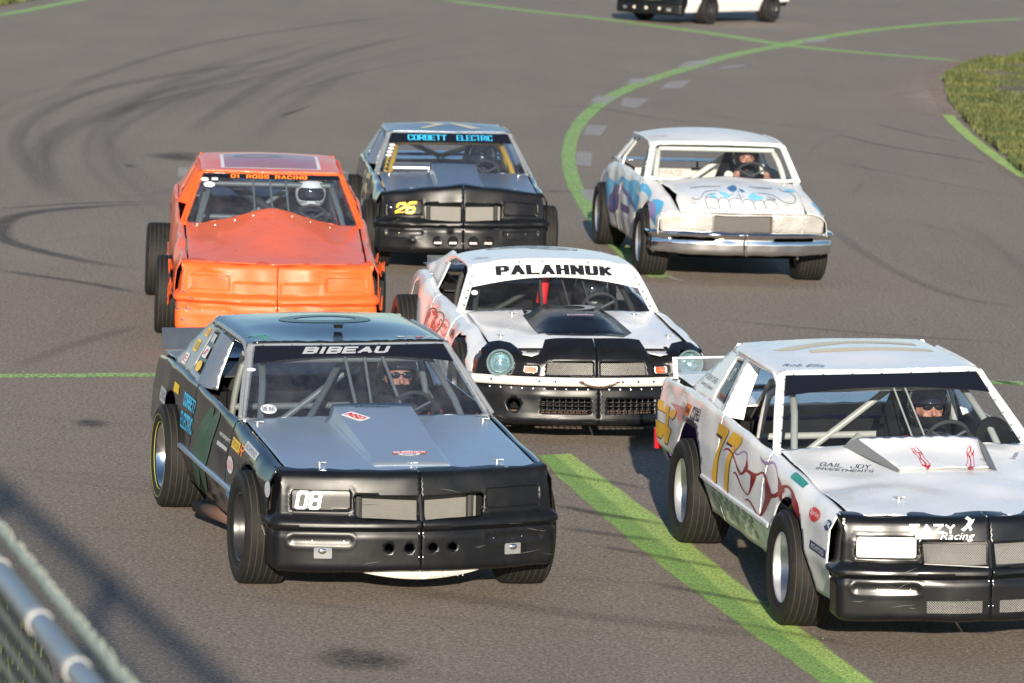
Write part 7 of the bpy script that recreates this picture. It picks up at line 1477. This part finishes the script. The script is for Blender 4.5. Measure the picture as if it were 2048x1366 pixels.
# windshield opening, roof
def wsH(y, v):
    y = np.asarray(y, float); v = np.asarray(v, float); w_ = .765 - .10 * v; k = 1 - np.clip(np.abs(y) / w_, 0, 1.2) ** 2
    return -.60 - .31 * v + .07 * k * (1 - .6 * v), y, .955 + .325 * v + .012 * k * v
panel('windshield_frame', [[(-.82, -.06), (.82, -.06), (.70, 1.03), (.66, 1.06), (-.66, 1.06), (-.70, 1.03)], [(-.735, .05), (-.71, .02), (.71, .02), (.735, .05), (.65, .93), (.62, .965), (-.62, .965), (-.65, .93)]], wsH, .045, 'white_worn', ROOT, .015, off=-.003, dent=(.002, 6, 2))
g_ = panel('windshield', [[(-.755, .0), (.755, .0), (.665, .985), (-.665, .985)]], wsH, .06, 'glass', ROOT, 0, off=.003)
rivets('rivets', wsH, [(s * (.75 - .095 * v), v) for s in (-1, 1) for v in np.linspace(.05, .95, 9)] + [(y, .985) for y in np.linspace(-.6, .6, 10)], .007, 'rust', g_, off=.006)
def roofH(x, y):
    x = np.asarray(x, float); y = np.asarray(y, float); g1 = np.clip((-.92 - x) / .7, 0, 1); g1 = g1 * (2 - g1)
    return x, y, 1.290 + .062 * (1 - (np.abs(y) / .70) ** 2.4) * g1 + .012 * (1 - (y / .7) ** 2) - .11 * np.clip((-1.95 - x) / .7, 0, 1) ** 2 - .02 * np.clip((np.abs(y) - .62) / .08, 0, 2) ** 2
roofH = dented(roofH, (.002, 2, 3))
RO = panel('roof', [[(-.92, -.66), (-.90, 0), (-.92, .66), (-.98, .695), (-2.1, .70), (-2.35, .66), (-2.38, 0), (-2.35, -.66), (-2.1, -.70), (-.98, -.695)]], roofH, .04, 'white_worn', ROOT, .010)
lettering('Corky', -1.30, -.56, .22, .12, roofH, 'txt_pink', RO, .0, shear=.3, rot=-.5, hood=True)
# diamond-plate panels, radiator, chrome bumper
NP = Nose(.735, .655, .83, None, .03, .55, [(.50, -.06), (.515, -.02), (.60, -.008), (.70, 0), (.722, -.006), (.728, -.02)], 2.5)
for s in (-1, 1):
    q = lambda L: [(s * a, b) for a, b in (L if s > 0 else reversed(L))]
    panel('diamond_plate_panel', [q([(.300, .512), (NP.t_of_y(.82) + .012, .515), (NP.t_of_y(.82) + .018, .722), (.292, .722)])], NP, .03, 'diamond', ROOT, .004, dent=(.006, 5, 3 + s))
b = MB(); b.box(.64, .655, -.30, .30, .50, .70); r_ = b.build('radiator', 'dark', ROOT, smooth=False)
b = MB()
for z in np.arange(.512, .69, .0115): b.box(.655, .664, -.293, .293, z, z + .006)
b.build('cooling_fins', 'rad', r_, smooth=False)
b = MB(); b.box(.655, .70, -.30, .305, .690, .716); b.box(.66, .69, .285, .30, .51, .69); b.build('radiator_support', 'rust', r_, smooth=False)
NQ = Nose(.845, .63, .90, None, .035, .42, [(.300, -.05, .304), (.310, -.01), (.330, 0), (.345, .004), (.430, .004), (.445, -.004), (.455, -.006), (.480, -.006), (.486, .004), (.493, .018), (.505, .028), (.518, .031), (.530, .024), (.540, .008, .538), (.552, -.018, .541), (.566, -.05, .542)], 2.6)
for s in (-1, 1):
    q = lambda L: [(s * a, b) for a, b in (L if s > 0 else reversed(L))]
    panel('front_bumper', [q([(.002, .300), (.30, .300), (.62, .312), (NQ.tmax, .335), (NQ.tmax, .566), (.002, .566)]), rrect(s * .52, .466, .44, .026, .011)], NQ, .020, 'chrome', ROOT, .004, dent=(.004, 5, 4 + s), sharp=60)
for s in (-1, 1):
    NQ.mod.append(bump(s * .18, .37, .05, .06, .0))
b = MB(); b.box(.30, .60, -.60, .60, .44, .50); b.build('bumper_beam', 'dark', ROOT, smooth=False)
b = MB(); b.tube([(.875, .02, .545), (.872, .018, .42), (.865, .02, .30)], .004, 5); b.build('bumper_seam_weld', 'rust', ROOT)
b = MB(); b.tube([(.62, .58, .30), (.64, .58, .27), (.60, .58, .26)], .012, 6); b.build('tow_hook', 'alu', ROOT)
# interior and rear
panel('trunk_lid', [[(-2.85, -.74), (-2.85, .74), (-3.62, .72), (-3.62, -.72)]], lambda x, y: (x, y, .935 - .05 * np.clip((-3.2 - np.asarray(x)) / .4, 0, 1) ** 2), .08, 'white_worn', ROOT, .004)
panel('rear_cover', [[(-.80, .40), (.80, .40), (.68, .78), (-.68, .78)]], lambda y, z: (-3.63 + 0 * np.asarray(y), -np.asarray(y), z), .08, 'white_worn', ROOT, .004)
sh = panel('package_shelf', [[(-2.15, -.72), (-2.15, .72), (-2.85, .74), (-2.85, -.74)]], lambda x, y: (x, y, .80 + .0 * np.asarray(x)), .1, 'alu_blue', ROOT, .004)
bk = lambda y, z: (-1.95 + 0 * np.asarray(y), y, z)
rb = panel('rear_firewall', [[(-.70, .50), (.70, .50), (.70, .93), (-.70, .93)]], bk, .1, 'cream', ROOT, .004)
bold('MAG', -.32, .885, .24, .06, bk, 'txt_pink', rb, .2, off=.006)
b = MB(); b.box(-1.94, -1.90, -.10, .02, .925, .945); b.box(-1.93, -1.91, -.05, -.03, .94, 1.01); b.build('mirror_bracket', 'dark', ROOT)
tub(-3.5, .80, .95, zdeck=.88)
cage('cage_bright', [[(-1.70, -.66, .30), (-1.72, -.64, .90), (-1.72, -.56, 1.24), (-1.72, .56, 1.24), (-1.72, .64, .90), (-1.70, .66, .30)], [(-.55, -.68, .60), (-.72, -.68, .94), (-1.02, -.60, 1.22), (-1.72, -.56, 1.25)], [(-.55, .68, .60), (-.72, .68, .94), (-1.02, .60, 1.22), (-1.72, .56, 1.25)], [(-1.02, -.6, 1.22), (-1.02, .6, 1.22)], [(-1.72, .40, 1.22), (-1.80, -.45, .60)], [(-.8, -.68, .62), (-1.7, -.66, .62)], [(-.8, .68, .62), (-1.7, .66, .62)]], .030)
seat(-1.50, .36, .40); steering(-.95, .36, .955, r=.16)
b = MB(); b.lathe([(0, .02), (.045, .015), (.045, -.03), (0, -.03)], 16, Matrix.Translation((-.80, .10, .97)) @ Matrix.Rotation(R(-90), 4, 'Z')); b.build('dash_gauge', 'cream', ROOT)
wheels(rim='rim_silver', yR=-.81, yL=.81, xr=-2.90, wf=.29, wr=.30)
mk_driver(M, (-1.40, .36, .42), 'driver with open black helmet and bare face, in the airbrushed car', suit=('suit_black', 'suit_red'), glove='skin', look=.15)
# ================================================================ spectator fence (bottom left) and tall catch fence whose shadow falls on the track
ROOT = None
A0 = Vector((-1.04, 9.60, 0)); dirv = (Vector((-.91, 9.14, 0)) - Vector((-1.14, 9.99, 0))).normalized()      # towards the camera
Lr = Matrix.Translation(A0 + dirv * 0) @ Matrix.Rotation(math.atan2(dirv.y, dirv.x), 4, 'Z')
f1 = empty('spectator_fence', Lr, 'low galvanised pipe rail fence with chain-link mesh, blurred in the bottom left corner', 'fence')
Z = 2.80
b = MB(); b.tube([(-3.4, 0, Z), (4.2, 0, Z)], .027, 16); rail = b.build('top_rail', 'galv', f1)
for x in (-.63, .02, .55, 1.2, -1.6): 
    b = MB(); b.tube([(x - .022, 0, Z), (x + .022, 0, Z)], .0305, 16); b.build('tie_band', 'alu_flat', rail)
for x in (-2.6, 1.9, 4.1): b = MB(); b.tube([(x, 0, 0), (x, 0, Z - .02)], .03, 12); b.build('post', 'galv', f1)
def chain(name, x0, x1, z0, z1, y, parent, mat='wire', st=.055, r=.0018, knuckle=True):
    """woven wire diamonds as zigzag strands"""
    b = MB(); n = int((x1 - x0) / st)
    V = []; F = []
    for i in range(n):
        xb = x0 + i * st; m = int((z1 - z0) / (st * .55)); prev = None
        for j in range(m + 1):
            z = z1 - j * (z1 - z0) / m; x = xb + (st * .5 if j % 2 else -st * .5) * 1.04; yy = y + (.003 if j % 2 else -.003)
            k = len(V); V += [(x - r, yy, z), (x + r, yy, z), (x, yy + r * 1.7, z)]
            if prev is not None:
                for a in range(3): F.append((prev + a, prev + (a + 1) % 3, k + (a + 1) % 3, k + a))
            prev = k
        if knuckle:
            k = len(V); xx = xb - st * .5; V += [(xx - r, y, z1), (xx + r, y, z1), (xx + r * 3, y + r, z1 + .018), (xx - r * 2, y, z1 + .02)]; F.append((k, k + 1, k + 2, k + 3))
    me = bpy.data.meshes.new(name); me.from_pydata(V, [], F); o = link(name, me, mat, parent); o['kind'] = 'stuff'; return o
chain('chain_link_mesh', -3.4, 4.2, .05, Z + .06, .036, f1, r=.0024)
b = MB(); rr = random.Random(3); x = -3.4; P = []
while x < 4.2: P.append((x, .036 + rr.uniform(-.002, .002), Z + .060 + rr.uniform(-.003, .003))); x += .028
b.tube(P, [.0075 + rr.uniform(0, .004) for _ in P], 6)
for p in P: b.tube([p, (p[0] + rr.uniform(-.01, .01), p[1] + .004, p[2] + .018)], .003, 4)
b.build('selvage_wire', 'selvage', f1)
# tall catch fence, just outside the frame at the left
e_ = Vector((math.sin(SUN_AZ), -math.cos(SUN_AZ), 0)) / math.tan(SUN_EL)
HT = 4.9
P0 = Vector((-3.9, 30.2, 0)) + e_ * HT; P1 = Vector((-1.40, 22.3, 0)) + e_ * HT
d2 = (P1 - P0).normalized(); L2 = (P1 - P0).length
f2 = empty('catch_fence', Matrix.Translation(P0) @ Matrix.Rotation(math.atan2(d2.y, d2.x), 4, 'Z'), 'tall catch fence of pipes and mesh casting its shadow at the lower left', 'fence')
b = MB(); b.tube([(-1, 0, HT), (L2 + 1, 0, HT)], .055, 14); b.build('top_rail', 'galv', f2)
node = (Vector((-2.31, 25.18, 0)) + e_ * HT - P0).dot(d2)
for k, x in enumerate((node, node - 3.25)):
    if x > -1:
        b = MB(); b.tube([(x, 0, 0), (x, 0, HT)], .05, 12); b.build('post', 'galv', f2)
        b = MB(); b.tube([(x, 0, HT - .95), (x + (-.5), -.35, HT - .35 - .62)], .04, 10); b.build('brace', 'galv', f2)
        b = MB(); b.box(x - .07, x + .07, -.06, .06, HT - .10, HT + .07); b.build('rail_clamp', 'galv', f2, bevel=.02)
chain('chain_link_mesh', -1, L2 + 1, .05, HT - .02, -.06, f2, r=.0026)
